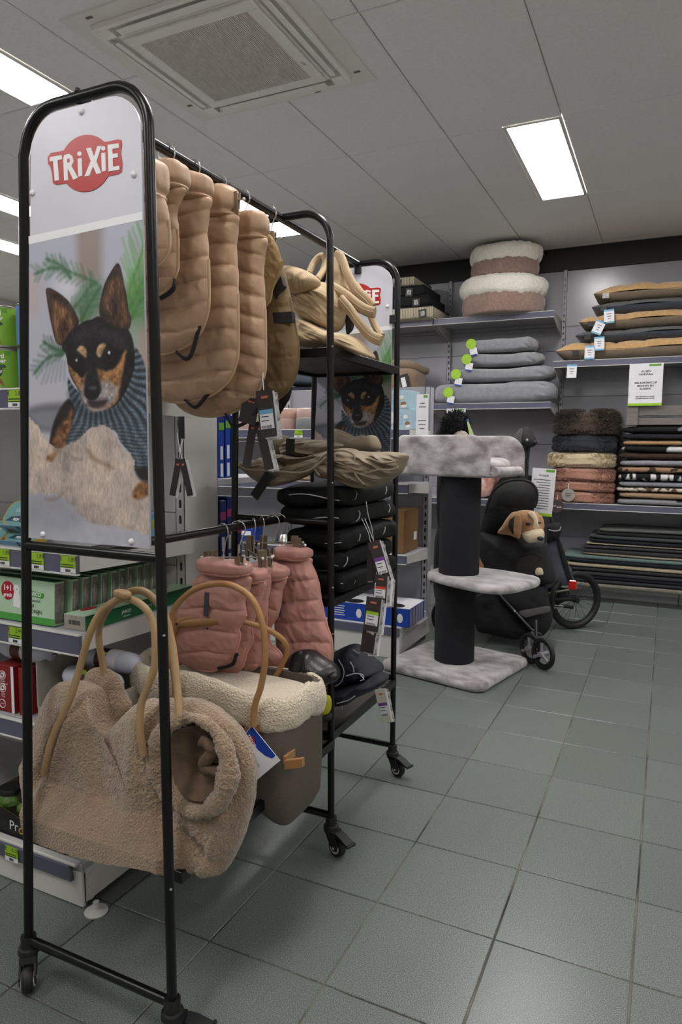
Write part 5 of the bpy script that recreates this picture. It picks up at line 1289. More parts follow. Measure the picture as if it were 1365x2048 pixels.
# white food rolls in red boxes
m_roll = M('white_casing', (196, 200, 214), .25, var=.03, vscale=20)
m_rlab = M('brown_roll_label', (84, 44, 34), .4, var=.2, vscale=40)
def roll(loc, rz, label, r=.030, l=.20):
    t = thing('food_roll', label, 'pet food roll', loc, rz, group='white food rolls')
    prof = [(.002, 0), (r*.55, .004), (r*.85, .016), (r*.98, .034), (r, .05), (r, l-.05), (r*.98, l-.034), (r*.85, l-.016), (r*.55, l-.004), (.002, l)]
    MB().lathe(prof, 28, axis='x').build('casing', m_roll, t, smooth=60)
    MB().lathe([(r+.0006, .062), (r+.0006, .10)], 28, axis='x').build('label', m_rlab, t, smooth=60)
    MB().lathe([(r+.0006, .10), (r+.0006, .135)], 28, axis='x').build('label_white', m_paper, t, smooth=60)
    MB().sellip((.082, -r*.62, r*.75), (.017, .008, .008), nu=16, nv=8).build('lime_spot', m_lime, t)
    for x in (-.004, l+.004): MB().sellip((x, 0, 0), (.006, .005, .005), nu=10, nv=6).build('clip_end', m_tin, t)
    return t
roll((-1.72, SY+.055, .662), 0, 'white food roll with brown label lying on top of the red box')
roll((-1.475, SY+.055, .615), .0, 'upper white food roll in the open grey carton')
roll((-1.480, SY+.052, .552), .0, 'lower white food roll in the open grey carton')
roll((-1.475, SY+.125, .648), .02, 'rear white food roll in the open grey carton')
m_dred = M('deep_red_card', (128, 22, 24), .5, var=.05, vscale=20)
for (x, lab) in ((-1.655, 'deep red quality guaranteed carton on the roll shelf'), (-1.700+.115, 'deep red carton squeezed beside the quality guaranteed one')):
    t = thing('red_carton', lab, 'pet food box', (x, SY+.004, .4935), group='deep red cartons')
    w = .070 if x < -1.6 else .030
    MB().box((0, .05, .067), (w, .10, .134), bev=.001).build('box', m_dred, t)
    MB().box((w/2-.004, -.0003, .067), (.010, .0012, .134)).build('white_edge', m_paper, t, smooth=0)
    if w > .05:
        for z in (.105, .068):
            MB().tube([(-.008+.012*math.cos(a), -.0006, z+.012*math.sin(a)) for a in np.linspace(0, 2*PI, 24, endpoint=False)], .0011, 5, closed=True).build('seal_ring', m_whiteink, t)
            MB().tube([(-.008+.006*math.cos(a), -.0006, z+.006*math.sin(a)) for a in np.linspace(0, 2*PI, 18, endpoint=False)], .0018, 5, closed=True).build('seal_core', m_whiteink, t)
        text('Quality', .0075, 'seal_text', m_whiteink, t, place_front(-.008, -.0008, .088)); text('Guaranteed', .0075, 'seal_text', m_whiteink, t, place_front(-.006, -.0008, .0815))
        text('100%', .0075, 'seal_text', m_whiteink, t, place_front(-.007, -.0008, .050)); text('Pure', .0075, 'seal_text', m_whiteink, t, place_front(-.007, -.0008, .0435))
        MB().tube([(-.012+.012*math.cos(a), -.0006, .022+.012*math.sin(a)) for a in np.linspace(0, 2*PI, 24, endpoint=False)], .0011, 5, closed=True).build('seal_ring', m_whiteink, t)
        text('NEW', .006, 'seal_text', m_whiteink, t, place_front(-.012, -.0008, .022))
t = thing('open_carton', 'open grey cardboard tray holding the white food rolls', 'carton', (-1.445, SY+.004, .4935))
for c, d in (((0, .09, .002), (.27, .20, .004)), ((0, .002, .018), (.27, .004, .036)), ((0, .188, .08), (.27, .004, .16)), ((.133, .095, .055), (.004, .19, .11)), ((-.133, .095, .08), (.004, .19, .16))):
    MB().box(c, d, bev=.0008).build('panel', m_grcard, t)
t.location.x = -1.395

# black tray of jars on the base
m_blkcard = M('black_printed_card', (20, 20, 20), .5, var=.1, vscale=30)
t = thing('black_card_tray', 'black printed cardboard tray lettered ProLine on the base shelf', 'carton', (-1.62, 1.293, .127))
MB().prism([(-.30, .0), (.185, .0), (.185, .028), (.10, .034), (.02, .052), (-.06, .072), (-.30, .10)], .0, .003, 'y').build('front_panel', m_blkcard, t)
MB().prism([(-.30, .0), (.185, .0), (.185, .028), (.10, .034), (.02, .052), (-.06, .072), (-.30, .10)], .003, .0045, 'y').build('front_lining', m_card, t)
MB().box((-.06, .20, .003), (.49, .38, .004)).build('bottom', m_card, t)
MB().prism([(.0, .028), (.39, .15), (.39, .0), (.0, .0)], .182, .186, 'x').build('side_panel', m_card, t)
MB().box((-.06, .39, .10), (.49, .004, .20)).build('rear_panel', m_card, t)
text('Pr', .040, 'tray_text', m_whiteink, t, place_front(-.020, -.0006, .031)); text('o', .040, 'tray_text_yellow', M('yellow_ink', (200, 160, 40), .5, var=.05), t, place_front(.010, -.0006, .027), bold=.0006); text('Line', .040, 'tray_text', m_whiteink, t, place_front(.052, -.0006, .025))
text('Own', .026, 'tray_text_dim', M('dim_ink', (96, 96, 96), .5, var=.05), t, place_front(.130, -.0006, .012), shear=.2)
m_jar = M('green_jar', (86, 120, 52), .2, var=.5, vscale=60, coat=.6)
for k, (x, y, lab) in enumerate(((-1.640, 1.352, 'glass jar with green label in the black tray, in front'), (-1.72, 1.352, 'glass jar with green label deeper in the black tray'), (-1.60, 1.43, 'glass jar with green label behind the front jar'))):
    t = thing('pet_food_jar', lab, 'jar', (x, y, .132), group='green jars')
    MB().lathe([(.001, 0), (.034, .0), (.037, .004), (.037, .07), (.030, .082), (.030, .086), (.001, .086)], 28).build('jar', m_jar, t)
    MB().lathe([(.001, .100), (.031, .100), (.033, .097), (.033, .084), (.001, .084)], 28).build('lid', m_blkcard, t)
    MB().lathe([(.0376, .012), (.0376, .055)], 28).build('label', M('jar_label', (56, 62, 40), .4, var=.5, vscale=50), t)

# blue boxes on the gondola's rear shelves (their ends look out past the upright)
m_bluebox = M('royal_blue_card', (24, 62, 158), .4, var=.05, vscale=20)
m_bluedk = M('deep_blue_card', (22, 40, 110), .4, var=.05, vscale=20)
def blue_box(y, z, w, h, lab, green=True, d=.10, mt=None):
    t = thing('grooming_box', lab, 'box', (-1.415-d/2, y, z), group='upright blue boxes')
    MB().box((0, 0, h/2), (d, w, h), bev=.001).build('box', mt or m_bluebox, t)
    X_ = d/2+.0006
    MB().box((X_, 0, h*.93), (.0008, w*.98, h*.12)).build('navy_head', m_bluedk, t, smooth=0)
    MB().box((X_, 0, h*.78), (.0009, w*.98, h*.11)).build('colour_band', m_limeink if green else M('magenta_ink', (176, 60, 120), .5, var=.05), t, smooth=0)
    for z_ in (.38, .12): MB().box((X_, .0, h*z_), (.0009, w*.5, h*.2)).build('white_panel', m_paper, t, smooth=0)
    return t
hts = .205
blue_box(2.005, 1.131, .030, .23, 'royal blue box with green band nearest the gondola upright')
blue_box(2.045, 1.131, .030, .24, 'royal blue box with green band, second from the gondola upright')
blue_box(2.085, 1.131, .030, .22, 'royal blue box with green band, third from the gondola upright')
blue_box(2.010, .801, .034, .25, 'deep blue box with magenta band nearest the upright on the lower rear shelf', False, mt=m_bluedk)
blue_box(2.052, .801, .034, .26, 'deep blue box with magenta band, second on the lower rear shelf', False, mt=m_bluedk)
blue_box(2.105, .801, .046, .17, 'short deep blue box, last on the lower rear shelf', False, mt=m_bluedk)
m_bag = M('blue_pouch', (46, 104, 160), .3, var=.1, vscale=30)
for k in range(4):
    tag(MB().sellip((0, 0, 0), (.09, .15, .011), .6, .3, 30, 8, fn=lambda P: P+.004*fbm(P, 30, 2)[..., None]).build('blue_pouch', m_bag, None, loc=(-1.50, 2.08, 1.067-.011+.0-.0+k*.0-.245+.245)), ['lowest', 'second', 'third', 'topmost'][k]+' shiny blue pouch of the flat pile on the rear shelf', 'pouch', 'blue pouches')
for i, o in enumerate([o for o in bpy.data.objects if o.name.startswith('blue_pouch')]): o.location = (-1.50+.004*(i % 2), 2.10+.02*i, .461+.012+i*.0275)
t = thing('printed_food_sleeve', 'pale blue card sleeve printed with an avocado on the food shelf', 'pet food', (-1.43, 1.60, .969))
MB().box((0, 0, .034), (.06, .13, .068), bev=.001).build('sleeve', m_sky, t)
for (y, z, c, r) in ((-.02, .04, m_limeink, .014), (.03, .036, M('avocado', (176, 176, 70), .5, var=.1), .016), (.03, .030, m_fawn, .007), (.0, .016, M('tomato', (190, 60, 40), .5, var=.1), .010)):
    MB().sellip((.0302, y, z), (.0012, r*.7, r), nu=14, nv=8).build('fruit_print', c, t)
# ================================================================== bed wall
m_fwhite = M('cream_long_fur', (242, 237, 224), .95, var=.06, vscale=60, bump=.8, bscale=130, sheen=.5)
m_ftaupe = M('taupe_short_fur', (148, 122, 110), .95, var=.14, vscale=40, bump=.7, bscale=200, sheen=.5)
def donut(x, y, z, rx, ry, hb, hr, label, seed):
    t = thing('donut_bed', label, 'pet bed', (x, y, z), group='donut beds')
    k = ry/rx
    def mk(fr, fz, f):
        def fn(P):
            Q = P.copy(); Q[..., 1] *= k; n = fbm(Q+seed*4, 5, 3, seed); m = fbm(Q, f, 2, seed+3)
            rad = np.linalg.norm(Q[..., :2], axis=-1)+1e-6
            d = (fr*n+.006*m)
            Q[..., 0] *= 1+d/rx; Q[..., 1] *= 1+d/rx; Q[..., 2] += fz*n+.005*m
            Q[..., 2] = np.maximum(Q[..., 2], .002)
            return Q
        return fn
    pb = [(.01, .003), (rx*.80, .003)]+[(rx*(.86+.085*math.sin(PI*(.15+.7*q))), .006+hb*1.12*q) for q in np.linspace(0, 1, 14)]+[(rx*.6, hb*1.12), (.01, hb*1.1)]
    MB().lathe(pb, 150, fn=mk(.006, .001, 60)).build('base', m_ftaupe, t, smooth=180)
    zc_ = hb+hr*.5; cr, rr = rx*.665, rx*.335
    pr = [(cr+rr*math.copysign(abs(math.cos(a))**.75, math.cos(a)), zc_+hr*.54*math.copysign(abs(math.sin(a))**.8, math.sin(a))) for a in np.linspace(-PI, PI, 48, endpoint=False)]
    P = MB(); a = np.arange(190)*2*PI/190
    G_ = np.array([[[r*math.cos(t_), r*math.sin(t_), z_] for t_ in a] for r, z_ in pr]); G_ = mk(.010, .006, 55)(G_)
    th_ = np.arctan2(G_[..., 1], G_[..., 0]); low = np.clip((zc_-hr*.1-G_[..., 2])/(hr*.4), 0, 1)
    pk = fbm(np.stack([np.cos(th_)*2, np.sin(th_)*2, th_*0+seed], -1), 4, 2, seed+9); G_[..., 2] += low*.012*pk
    P.grid(G_[::-1], cu=True, cv=True).build('bolster_rim', m_fwhite, t, smooth=180)
    MB().sellip((0, 0, hb+.02), (rx*.55, ry*.55, .05), nu=40, nv=12).build('inner_cushion', m_fwhite, t, smooth=180)
    return t
donut(-1.325, 5.945, 2.331, .362, .30, .142, .160, 'large cream and taupe fur donut bed at the bottom of its stack', 1)
donut(-1.315, 5.945, 2.641, .298, .25, .112, .140, 'smaller cream and taupe fur donut bed resting on the large one', 5)

# flat box beds
def _stripe():
    m = M('cream_corduroy', (196, 184, 160), .9)
    nt = m.node_tree; w = nt.nodes.new('ShaderNodeTexWave'); w.inputs['Scale'].default_value = 22; w.bands_direction = 'X'
    tc = nt.nodes.new('ShaderNodeTexCoord'); nt.links.new(tc.outputs['Object'], w.inputs['Vector'])
    r = nt.nodes.new('ShaderNodeValToRGB'); r.color_ramp.elements[0].color = lin((120, 108, 90)); r.color_ramp.elements[1].color = lin((206, 196, 172)); r.color_ramp.elements[0].position = .2; r.color_ramp.elements[1].position = .5
    nt.links.new(w.outputs['Fac'], r.inputs[0]); nt.links.new(r.outputs[0], nt.nodes['Principled BSDF'].inputs['Base Color'])
    return m
m_cord = _stripe(); m_blkcord = M('black_corduroy', (20, 20, 24), .9, var=.3, vscale=60)
m_tagcard = M('grey_tag_card', (120, 118, 116), .4, var=.5, vscale=90, col2=(200, 198, 194))
z_ = 2.331
for k, (mt, h, xr, lab) in enumerate(((m_cord, .105, -1.86, 'cream corduroy box bed at the bottom of the flat pile'), (m_blkcord, .088, -1.90, 'lower black corduroy box bed in the flat pile'),
                                  (m_blkcord, .088, -1.945, 'upper black corduroy box bed in the flat pile'), (m_cord, .085, -2.03, 'cream corduroy box bed on top of the flat pile'))):
    t = thing('box_bed', lab, 'pet bed', (xr-.36, 5.95, z_), group='flat box beds')
    MB().box((0, 0, h/2), (.72, .48, h-.004), bev=.014).build('cushion', mt, t, smooth=60)
    MB().tube([(s[0]*.355, s[1]*.235, h-.006) for s in ((-1, -1), (1, -1), (1, 1), (-1, 1))], .006, 6, closed=True).build('edge_piping', m_blkcord, t)
    for (x, zt) in ((.27-.02*k, h*.45),):
        MB().box((x, -.246, zt-.01), (.065, .003, .070), R=rotm('Y', .1*(k-1)), bev=.004).build('hang_tag', m_blkcard, t)
        MB().box((x, -.2482, zt-.01), (.038, .002, .042), R=rotm('Y', .1*(k-1)), bev=.004).build('tag_window', m_tagcard, t)
    z_ += h

# grey bolsters
m_fgrey = M('grey_plush', (140, 141, 146), .95, var=.10, vscale=26, bump=.5, bscale=160, sheen=.5)
m_limedisc = M('lime_disc', (156, 200, 44), .45, var=.06, vscale=60)
BOL = [(-1.885, -.865, 1.612, .180, 'largest grey plush bolster bed at the bottom of the pile'), (-1.755, -.885, 1.792, .125, 'second largest grey plush bolster bed in the pile'),
       (-1.645, -.985, 1.917, .117, 'third grey plush bolster bed in the pile'), (-1.60, -1.045, 2.034, .130, 'smallest grey plush bolster bed on top of the pile')]
for k, (x0, x1, z0, h, lab) in enumerate(BOL):
    L = (x1-x0)/2
    t = thing('plush_bolster', lab, 'pet bed', ((x0+x1)/2, 5.985, z0), group='grey bolsters')
    def bf(P, k=k, L=L, h=h):
        Q = P.copy(); u = P[..., 0]/L; n = fbm(P+k*7, 5, 3, k)
        Q[..., 2] += .014*n-.020*(1-u**2)*np.clip(P[..., 2]/(h/2), 0, 1)*(1 if k else .5)+.012*np.exp(-((u+.93)/.10)**2)*np.clip(P[..., 2]/(h/2), 0, 1)
        ed = np.exp(-((u-.80)/.10)**2); Q[..., 1] += .006*n+ed*.008*np.sin(P[..., 2]*110+u*20); Q[..., 2] += ed*.004*np.sin(P[..., 1]*120+P[..., 2]*90)
        Q[..., 2] = np.clip(Q[..., 2], -h/2, h/2)
        Q += .0016*vnoise(P, 120, k)[..., None]
        return Q
    MB().sellip((0, 0, h/2), (L, .19, h/2*1.06), .55, .35, 130, 40, fn=bf).build('cover', m_fgrey, t, smooth=180)
    # lime disc ticket with white card
    tx = -L*.80+(.05 if k == 0 else .0)
    d = thing('disc_ticket', 'round lime ticket with white card on the '+['largest', 'second largest', 'third', 'smallest'][k]+' grey bolster', 'price tag', ((x0+x1)/2+tx, 5.985-.203, z0+h*.52), group='lime disc tickets')
    MB().lathe([(.0003, .001), (.043, .001), (.043, -.001), (.0003, -.001)], 28).build('disc', m_limedisc, d).matrix_local = Matrix.Rotation(PI/2, 4, 'X')@Matrix.Rotation(.0, 4, 'Y')
    MB().tube([(-.026, -.0014, -.016), (.02, -.0014, .014)], .003, 6).build('disc_mark', M('lime_light', (196, 222, 110), .5, var=.05), d)
    MB().box((.022, .002, -.062), (.062, .0015, .062), R=rotm('Y', .18 if k < 3 else -.2)).build('card', m_paper, d, smooth=0)
    MB().box((.018, .0018, -.092), (.062, .0016, .010), R=rotm('Y', .18 if k < 3 else -.2)).build('card_edge', m_blueink, d, smooth=0)

# two-tone cushions
m_camel = M('camel_plush', (192, 154, 106), .95, var=.08, vscale=40, bump=.6, bscale=160, sheen=.4)
m_stone = M('stone_canvas', (124, 110, 92), .9, var=.08, vscale=60, bump=.4, bscale=300)
m_slate = M('slate_plush', (58, 64, 78), .95, var=.14, vscale=40, bump=.6, bscale=160, sheen=.4)
m_gstone = M('grey_canvas', (92, 92, 94), .9, var=.08, vscale=60, bump=.4, bscale=300)
CU = [(-.860, 1.932, .150, m_camel, m_stone, 'camel plush cushion lying directly on the shelf', 0), (-.715, 2.074, .095, m_gstone, m_slate, 'slate cushion between the lower two camel cushions', 1),
      (-.690, 2.158, .135, m_camel, m_stone, 'camel plush cushion in the middle of the pile', 2), (-.600, 2.282, .100, m_gstone, m_slate, 'slate cushion under the topmost camel cushion', 3), (-.590, 2.368, .130, m_camel, m_stone, 'camel plush cushion on top of the pile', 4)]
for i_, (x0, z0, h, top, bot, lab, k) in enumerate(CU):
    hg = CU[i_+1][1]-z0 if i_ < 4 else h*1.1
    x1 = .42+.03*k; L = (x1-x0)/2
    t = thing('flat_cushion', lab, 'cushion', ((x0+x1)/2, 6.0, z0), group='two-tone cushions')
    for nm, mt, sg in (('top_face', top, 1), ('bottom_face', bot, -1)):
        P = np.zeros((100, 30, 3)); u = np.linspace(-1, 1, 100)[:, None]; v = np.linspace(-1, 1, 30)[None]
        u = np.sin(u*PI/2); v = np.sin(v*PI/2); e = np.clip(1-np.abs(u)**7, 0, 1)**.6*np.clip(1-np.abs(v)**5, 0, 1)**.55
        P[..., 0] = L*u; P[..., 1] = .20*v*(1-.05*(1-np.abs(u)**6)); tuft = .66+.34*np.abs(np.sin(PI*(u*L+.03*k+.01*np.sin(v*4))/.20))**.4
        P[..., 2] = h*.52+sg*h*.52*e*(tuft if sg > 0 else .9+.1*tuft)+.010*np.sin(u*5+k)*(1-np.abs(u)**4)*(sg > 0)+.004*fbm(P+k, 40, 2, k)*e
        P[..., 2] = np.clip(P[..., 2], 0, hg)
        MB().grid(P if sg > 0 else P[:, ::-1]).build(nm, mt, t, smooth=180)
    MB().box((-L*.84 if k != 0 else -L*.76, -.197, h*.36), (.05, .006, .04), bev=.002).build('woven_label', m_tagcard if k == 4 else m_blkcard, t)
m_skyink = M('sky_ink', (112, 172, 206), .5, var=.05, vscale=30)
def z7(x, y): return (1080+x/4.79, 540+y/4.79)
for k, (x, y, an, lab) in enumerate(((308, 970, -.02, 'white and sky blue price card hanging below the cushion shelf'), (480, 790, -.02, 'white and sky blue price card on the lowest camel cushion'), (572, 705, .03, 'white and sky blue price card on the lower slate cushion'),
                                 (565, 550, -.42, 'tilted white and sky blue price card on the middle camel cushion'), (666, 443, .06, 'white and sky blue price card on the upper slate cushion'))):
    p = atY(*z7(x, y), 5.775)
    t = thing('price_card', lab, 'price tag', tuple(p), group='sky blue price cards', rot=(0, -an, 0))
    MB().box((0, 0, 0), (.074, .002, .104)).build('card', m_paper, t, smooth=0)
    MB().box((0, -.0014, .045), (.074, .0008, .014)).build('head_band', m_skyink, t, smooth=0)
    MB().box((0, -.0014, -.046), (.074, .0008, .012)).build('foot_band', m_skyink if k else m_paper, t, smooth=0)
    for q in range(3): MB().box((.0, -.0014, .018-q*.018), (.036-.008*q, .0006, .004)).build('print_line', m_ink, t, smooth=0)
    MB().tube([(0, 0, .05), (.005, .01, .08), (.0, .02, .10)], .001, 5).build('loop', m_blackmat, t)

# fluffy blankets, left pile on the lower shelf
m_shag = M('brown_shag', (72, 58, 48), 1., var=.35, vscale=70, bump=1., bscale=90, sheen=.2)
m_bluef = M('slate_blue_fur', (44, 48, 58), 1., var=.2, vscale=60, bump=1., bscale=110, sheen=.2)
m_creamf = M('cream_fur', (196, 178, 146), 1., var=.10, vscale=60, bump=1., bscale=110, sheen=.4)
m_pinkf = M('salmon_fur', (172, 124, 106), 1., var=.12, vscale=80, bump=1., bscale=120, sheen=.3)
def fold(name, loc, r, mat, label, group, seed, fz=.010, f=48, cat='blanket', nu=150, nv=40, e1=.45, strands=0, sl=.03, sag=0.):
    t = thing(name, label, cat, loc, group=group)
    def fn(P):
        Q = P.copy(); n = fbm(P+seed*3, 6, 2, seed); m = np.stack([vnoise(P, f, seed+s) for s in (1, 2, 3)], -1)
        Q[..., 2] += .35*r[2]*n*.5-sag*(1-(P[..., 0]/r[0])**2); Q[..., 0] += .012*n; Q += fz*m+fz*.6*np.stack([vnoise(P, f*2.2, seed+s) for s in (4, 5, 6)], -1); Q[..., 2] = np.clip(Q[..., 2], -r[2], r[2]); return Q
    MB().sellip((0, 0, r[2]), r, e1, .28, nu, nv, fn=fn).build('folded_body', mat, t, smooth=180)
    if strands:
        rnd = np.random.RandomState(seed); V = []; F = []
        sp = lambda x, e: np.sign(x)*np.abs(x)**e
        u = rnd.uniform(PI*.9, PI*2.1, strands); v = rnd.uniform(-1.45, 1.5, strands)
        c = np.stack([r[0]*sp(np.cos(v), e1)*sp(np.cos(u), .28), r[1]*sp(np.cos(v), e1)*sp(np.sin(u), .28), r[2]+r[2]*sp(np.sin(v), e1)], -1)
        nrm = np.stack([np.cos(u)*.5*np.cos(v), np.sin(u)*np.cos(v), np.sin(v)], -1)+rnd.normal(0, .5, (strands, 3)); nrm /= np.linalg.norm(nrm, axis=1)[:, None]
        tip = c+nrm*(sl*rnd.uniform(.5, 1.2, strands))[:, None]+np.array([0, 0, -.006]); w = rnd.normal(0, 1, (strands, 3)); w = np.cross(nrm, w); w /= np.linalg.norm(w, axis=1)[:, None]
        V = np.stack([c-w*.0032, c+w*.0032, tip], 1).reshape(-1, 3); V[:, 2] = np.clip(V[:, 2], .001, 2*r[2]+(.03 if sl > .04 else 0)); F = np.arange(strands*3).reshape(-1, 3)
        o = MB().add(V, F).build('fur_strands', mat, t, smooth=0); o['kind'] = 'stuff'
    return t
FG = 'fluffy blankets in the left pile'
fold('fluffy_blanket', (-.618, 5.99, .801), (.235, .19, .046), m_pinkf, 'salmon fluffy blanket lying on the shelf', FG, 1, strands=9000, sl=.016)
fold('fluffy_blanket', (-.622, 5.99, .893), (.238, .19, .041), m_pinkf, 'salmon fluffy blanket in the middle of the salmon three', FG, 2, strands=9000, sl=.016)
fold('fluffy_blanket', (-.622, 5.99, .975), (.240, .19, .055), m_pinkf, 'salmon fluffy blanket under the cream one', FG, 3, strands=9000, sl=.016)
fold('fluffy_blanket', (-.640, 5.99, 1.085), (.255, .19, .0615), m_creamf, 'cream fluffy blanket between salmon and slate blue', FG, 4, strands=9000, sl=.018)
fold('fluffy_blanket', (-.622, 5.99, 1.208), (.240, .19, .070), m_bluef, 'slate blue fluffy blanket under the brown shaggy one', FG, 5, strands=9000, sl=.02)
fold('fluffy_blanket', (-.610, 5.99, 1.348), (.222, .19, .090), m_shag, 'brown shaggy blanket on top of the left pile', FG, 6, fz=.022, f=30, strands=16000, sl=.05)
for (x, z, r, dk, lab) in ((-.715, .865, .052, False, 'round silver grey ticket on the salmon blankets'), (-.800, .770, .052, True, 'round dark ticket hanging from the blanket shelf')):
    t = thing('round_ticket', lab, 'price tag', (x, 5.775, z), group='round blanket tickets')
    MB().lathe([(.0003, .002), (r, .002), (r, 0), (.0003, 0)], 30).build('disc', M('dark_ticket', (66, 54, 52), .5, var=.1) if dk else M('silver_ticket', (150, 146, 140), .5, var=.1), t).matrix_local = Matrix.Rotation(PI/2, 4, 'X')
    MB().tube([(0, 0, r), (0, .004, r+.04)], .0028, 6).build('loop', m_paper, t)
    if dk:
        text('Jack', .022, 'ticket_text', m_whiteink, t, place_front(-.022, -.003, .004), shear=.2); text('Vanilla', .022, 'ticket_text', m_whiteink, t, place_front(.016, -.003, -.006), shear=.2, xs=.7)
        MB().sellip((-.004, -.003, .002), (.006, .001, .005), nu=10, nv=6).build('red_heart', m_redink, t)
    else:
        for q in range(3): MB().box((0, -.0026, .012-q*.014), (.05-.01*q, .0006, .004)).build('print_line', m_ink, t, smooth=0)

# vet-bed fleece, right pile
def spots(name, a, b, scale, thr=.5, an=(1, 1, 1)):
    m = M(name, a, .95, bump=.8, bscale=150)
    nt = m.node_tree; v = nt.nodes.new('ShaderNodeTexNoise'); v.inputs['Scale'].default_value = scale; v.inputs['Detail'].default_value = 1
    tc = nt.nodes.new('ShaderNodeTexCoord'); mp = nt.nodes.new('ShaderNodeMapping'); mp.inputs['Scale'].default_value = an
    nt.links.new(tc.outputs['Object'], mp.inputs[0]); nt.links.new(mp.outputs[0], v.inputs['Vector'])
    r = nt.nodes.new('ShaderNodeValToRGB'); r.color_ramp.elements[0].position = thr-.02; r.color_ramp.elements[1].position = thr+.02
    r.color_ramp.elements[0].color = lin(a); r.color_ramp.elements[1].color = lin(b)
    nt.links.new(v.outputs['Fac'], r.inputs[0]); nt.links.new(r.outputs[0], nt.nodes['Principled BSDF'].inputs['Base Color'])
    return m
g1 = M('ash_fleece', (126, 128, 134), .95, var=.1, vscale=60, bump=.8, bscale=150)
FL = [(spots('ash_black_spot', (132, 132, 136), (20, 20, 22), 7, .58), .052, 'ash fleece with black patches at the very bottom'), (M('sand_fleece', (160, 132, 104), .95, var=.1, vscale=60, bump=.8, bscale=150), .050, 'sand fleece second from the shelf'),
      (spots('brown_white_spot', (196, 186, 172), (88, 60, 44), 24, .5), .040, 'brown speckled fleece third from the shelf'), (g1, .044, 'plain ash fleece under the zebra one'), (spots('zebra', (214, 212, 212), (16, 16, 18), 12, .5, (1.6, .4, .3)), .062, 'zebra striped fleece in the middle'),
      (spots('tan_brown_spot', (156, 124, 98), (62, 44, 36), 16, .55, (1, 1, .5)), .052, 'tan and brown marbled fleece above the zebra one'), (M('ash_fleece_light', (140, 140, 146), .95, var=.1, vscale=60, bump=.8, bscale=150), .054, 'plain light ash fleece under the dark brown one'),
      (M('chestnut_fleece', (58, 38, 30), .95, var=.2, vscale=60, bump=.8, bscale=150), .054, 'plain dark brown fleece'), (spots('cow_patch', (18, 18, 20), (206, 204, 206), 6, .54, (1, .3, .3)), .056, 'black fleece with big white patches'),
      (spots('camel_black', (168, 132, 96), (20, 18, 18), 4, .62), .044, 'camel fleece with one black patch'), (spots('night_spot', (26, 28, 38), (196, 192, 190), 8, .66), .050, 'midnight fleece with pale flecks'), (spots('coal_spot', (18, 19, 24), (120, 122, 130), 9, .6), .058, 'charcoal fleece with grey flecks on top')]
z_ = .801
for k, (mt, h, lab) in enumerate(FL):
    x0 = -.355+.012*math.sin(k*2.3)+(.02 if k > 7 else 0); x1 = .44
    fold('folded_fleece', ((x0+x1)/2, 5.99, z_), ((x1-x0)/2, .19, h/2), mt, lab, 'folded fleeces in the right pile', 20+k, fz=.003, f=90, nu=110, nv=16, e1=.6)
    z_ += h
# grey wooden pet bed frame standing on the fleeces
t = thing('wooden_bed_frame', 'weathered grey wooden pet bed standing on the fleece pile', 'pet bed', (.02, 6.0, z_+.0))
m_gw = M('weathered_grey_wood', (118, 112, 106), .8, var=.12, vscale=6, aniso=(1, 1, 8), bump=.3, bscale=60)
MB().box((-.29, -.185, .105), (.085, .05, .21), bev=.004).build('post', m_gw, t)
for (zz_, hh) in ((.030, .052), (.112, .075)): MB().box((.08, -.18, zz_), (.66, .022, hh), bev=.003).build('rail', m_gw, t)
MB().box((.06, .0, .012), (.66, .34, .02), bev=.003).build('bottom', m_gw, t)
MB().box((-.28, .1, .10), (.03, .14, .18), bev=.003).build('post', m_gw, t)

# kennel mats on the base deck
MT = [(-.665, 'taupe', (120, 116, 104), .042), (-.68, 'graphite', (44, 46, 50), .030), (-.66, 'midnight', (26, 28, 38), .030), (-.70, 'pewter', (50, 50, 54), .032), (-.715, 'charcoal', (40, 40, 44), .030), (-.725, 'linen', (176, 162, 138), .034),
      (-.74, 'navy', (24, 28, 40), .032), (-.745, 'teal', (96, 116, 112), .036), (-.60, 'oatmeal', (168, 156, 136), .022), (-.615, 'coal', (46, 46, 50), .034), (-.585, 'mushroom', (56, 54, 58), .026), (-.57, 'ivory', (182, 170, 150), .016),
      (-.555, 'ink', (22, 24, 34), .032), (-.55, 'steel', (62, 66, 68), .034), (-.50, 'jet', (34, 34, 36), .034), (-.478, 'moss', (88, 90, 86), .026)]
cnt = {}
z_ = .121
for k, (x0, nm, c, h) in enumerate(MT):
    x1 = .62-.02*(k % 3); L = (x1-x0)/2
    lab = nm+' kennel mat '+('at the bottom of the pile' if k == 0 else ('on top of the pile' if k == len(MT)-1 else 'lying directly on the '+MT[k-1][1]+' one'))
    t = thing('kennel_mat', lab, 'mat', ((x0+x1)/2, 6.0, z_), group='kennel mats')
    P = []
    def mf(P, k=k, L=L, h=h):
        Q = P.copy(); Q[..., 2] += .007*np.exp(-((P[..., 0]+L)/.10)**2)*math.cos(k)+.004*fbm(P+k, 5, 2, k); Q[..., 2] = np.clip(Q[..., 2], -h/2, h/2); return Q
    MB().sellip((0, 0, h/2), (L, .195-.004*(k % 3), h/2), .35, .10, 72, 10, fn=mf).build('mat', M('mat_'+nm+str(k), c, .95, var=.15, vscale=80, bump=.6, bscale=250), t, smooth=60)
    z_ += h

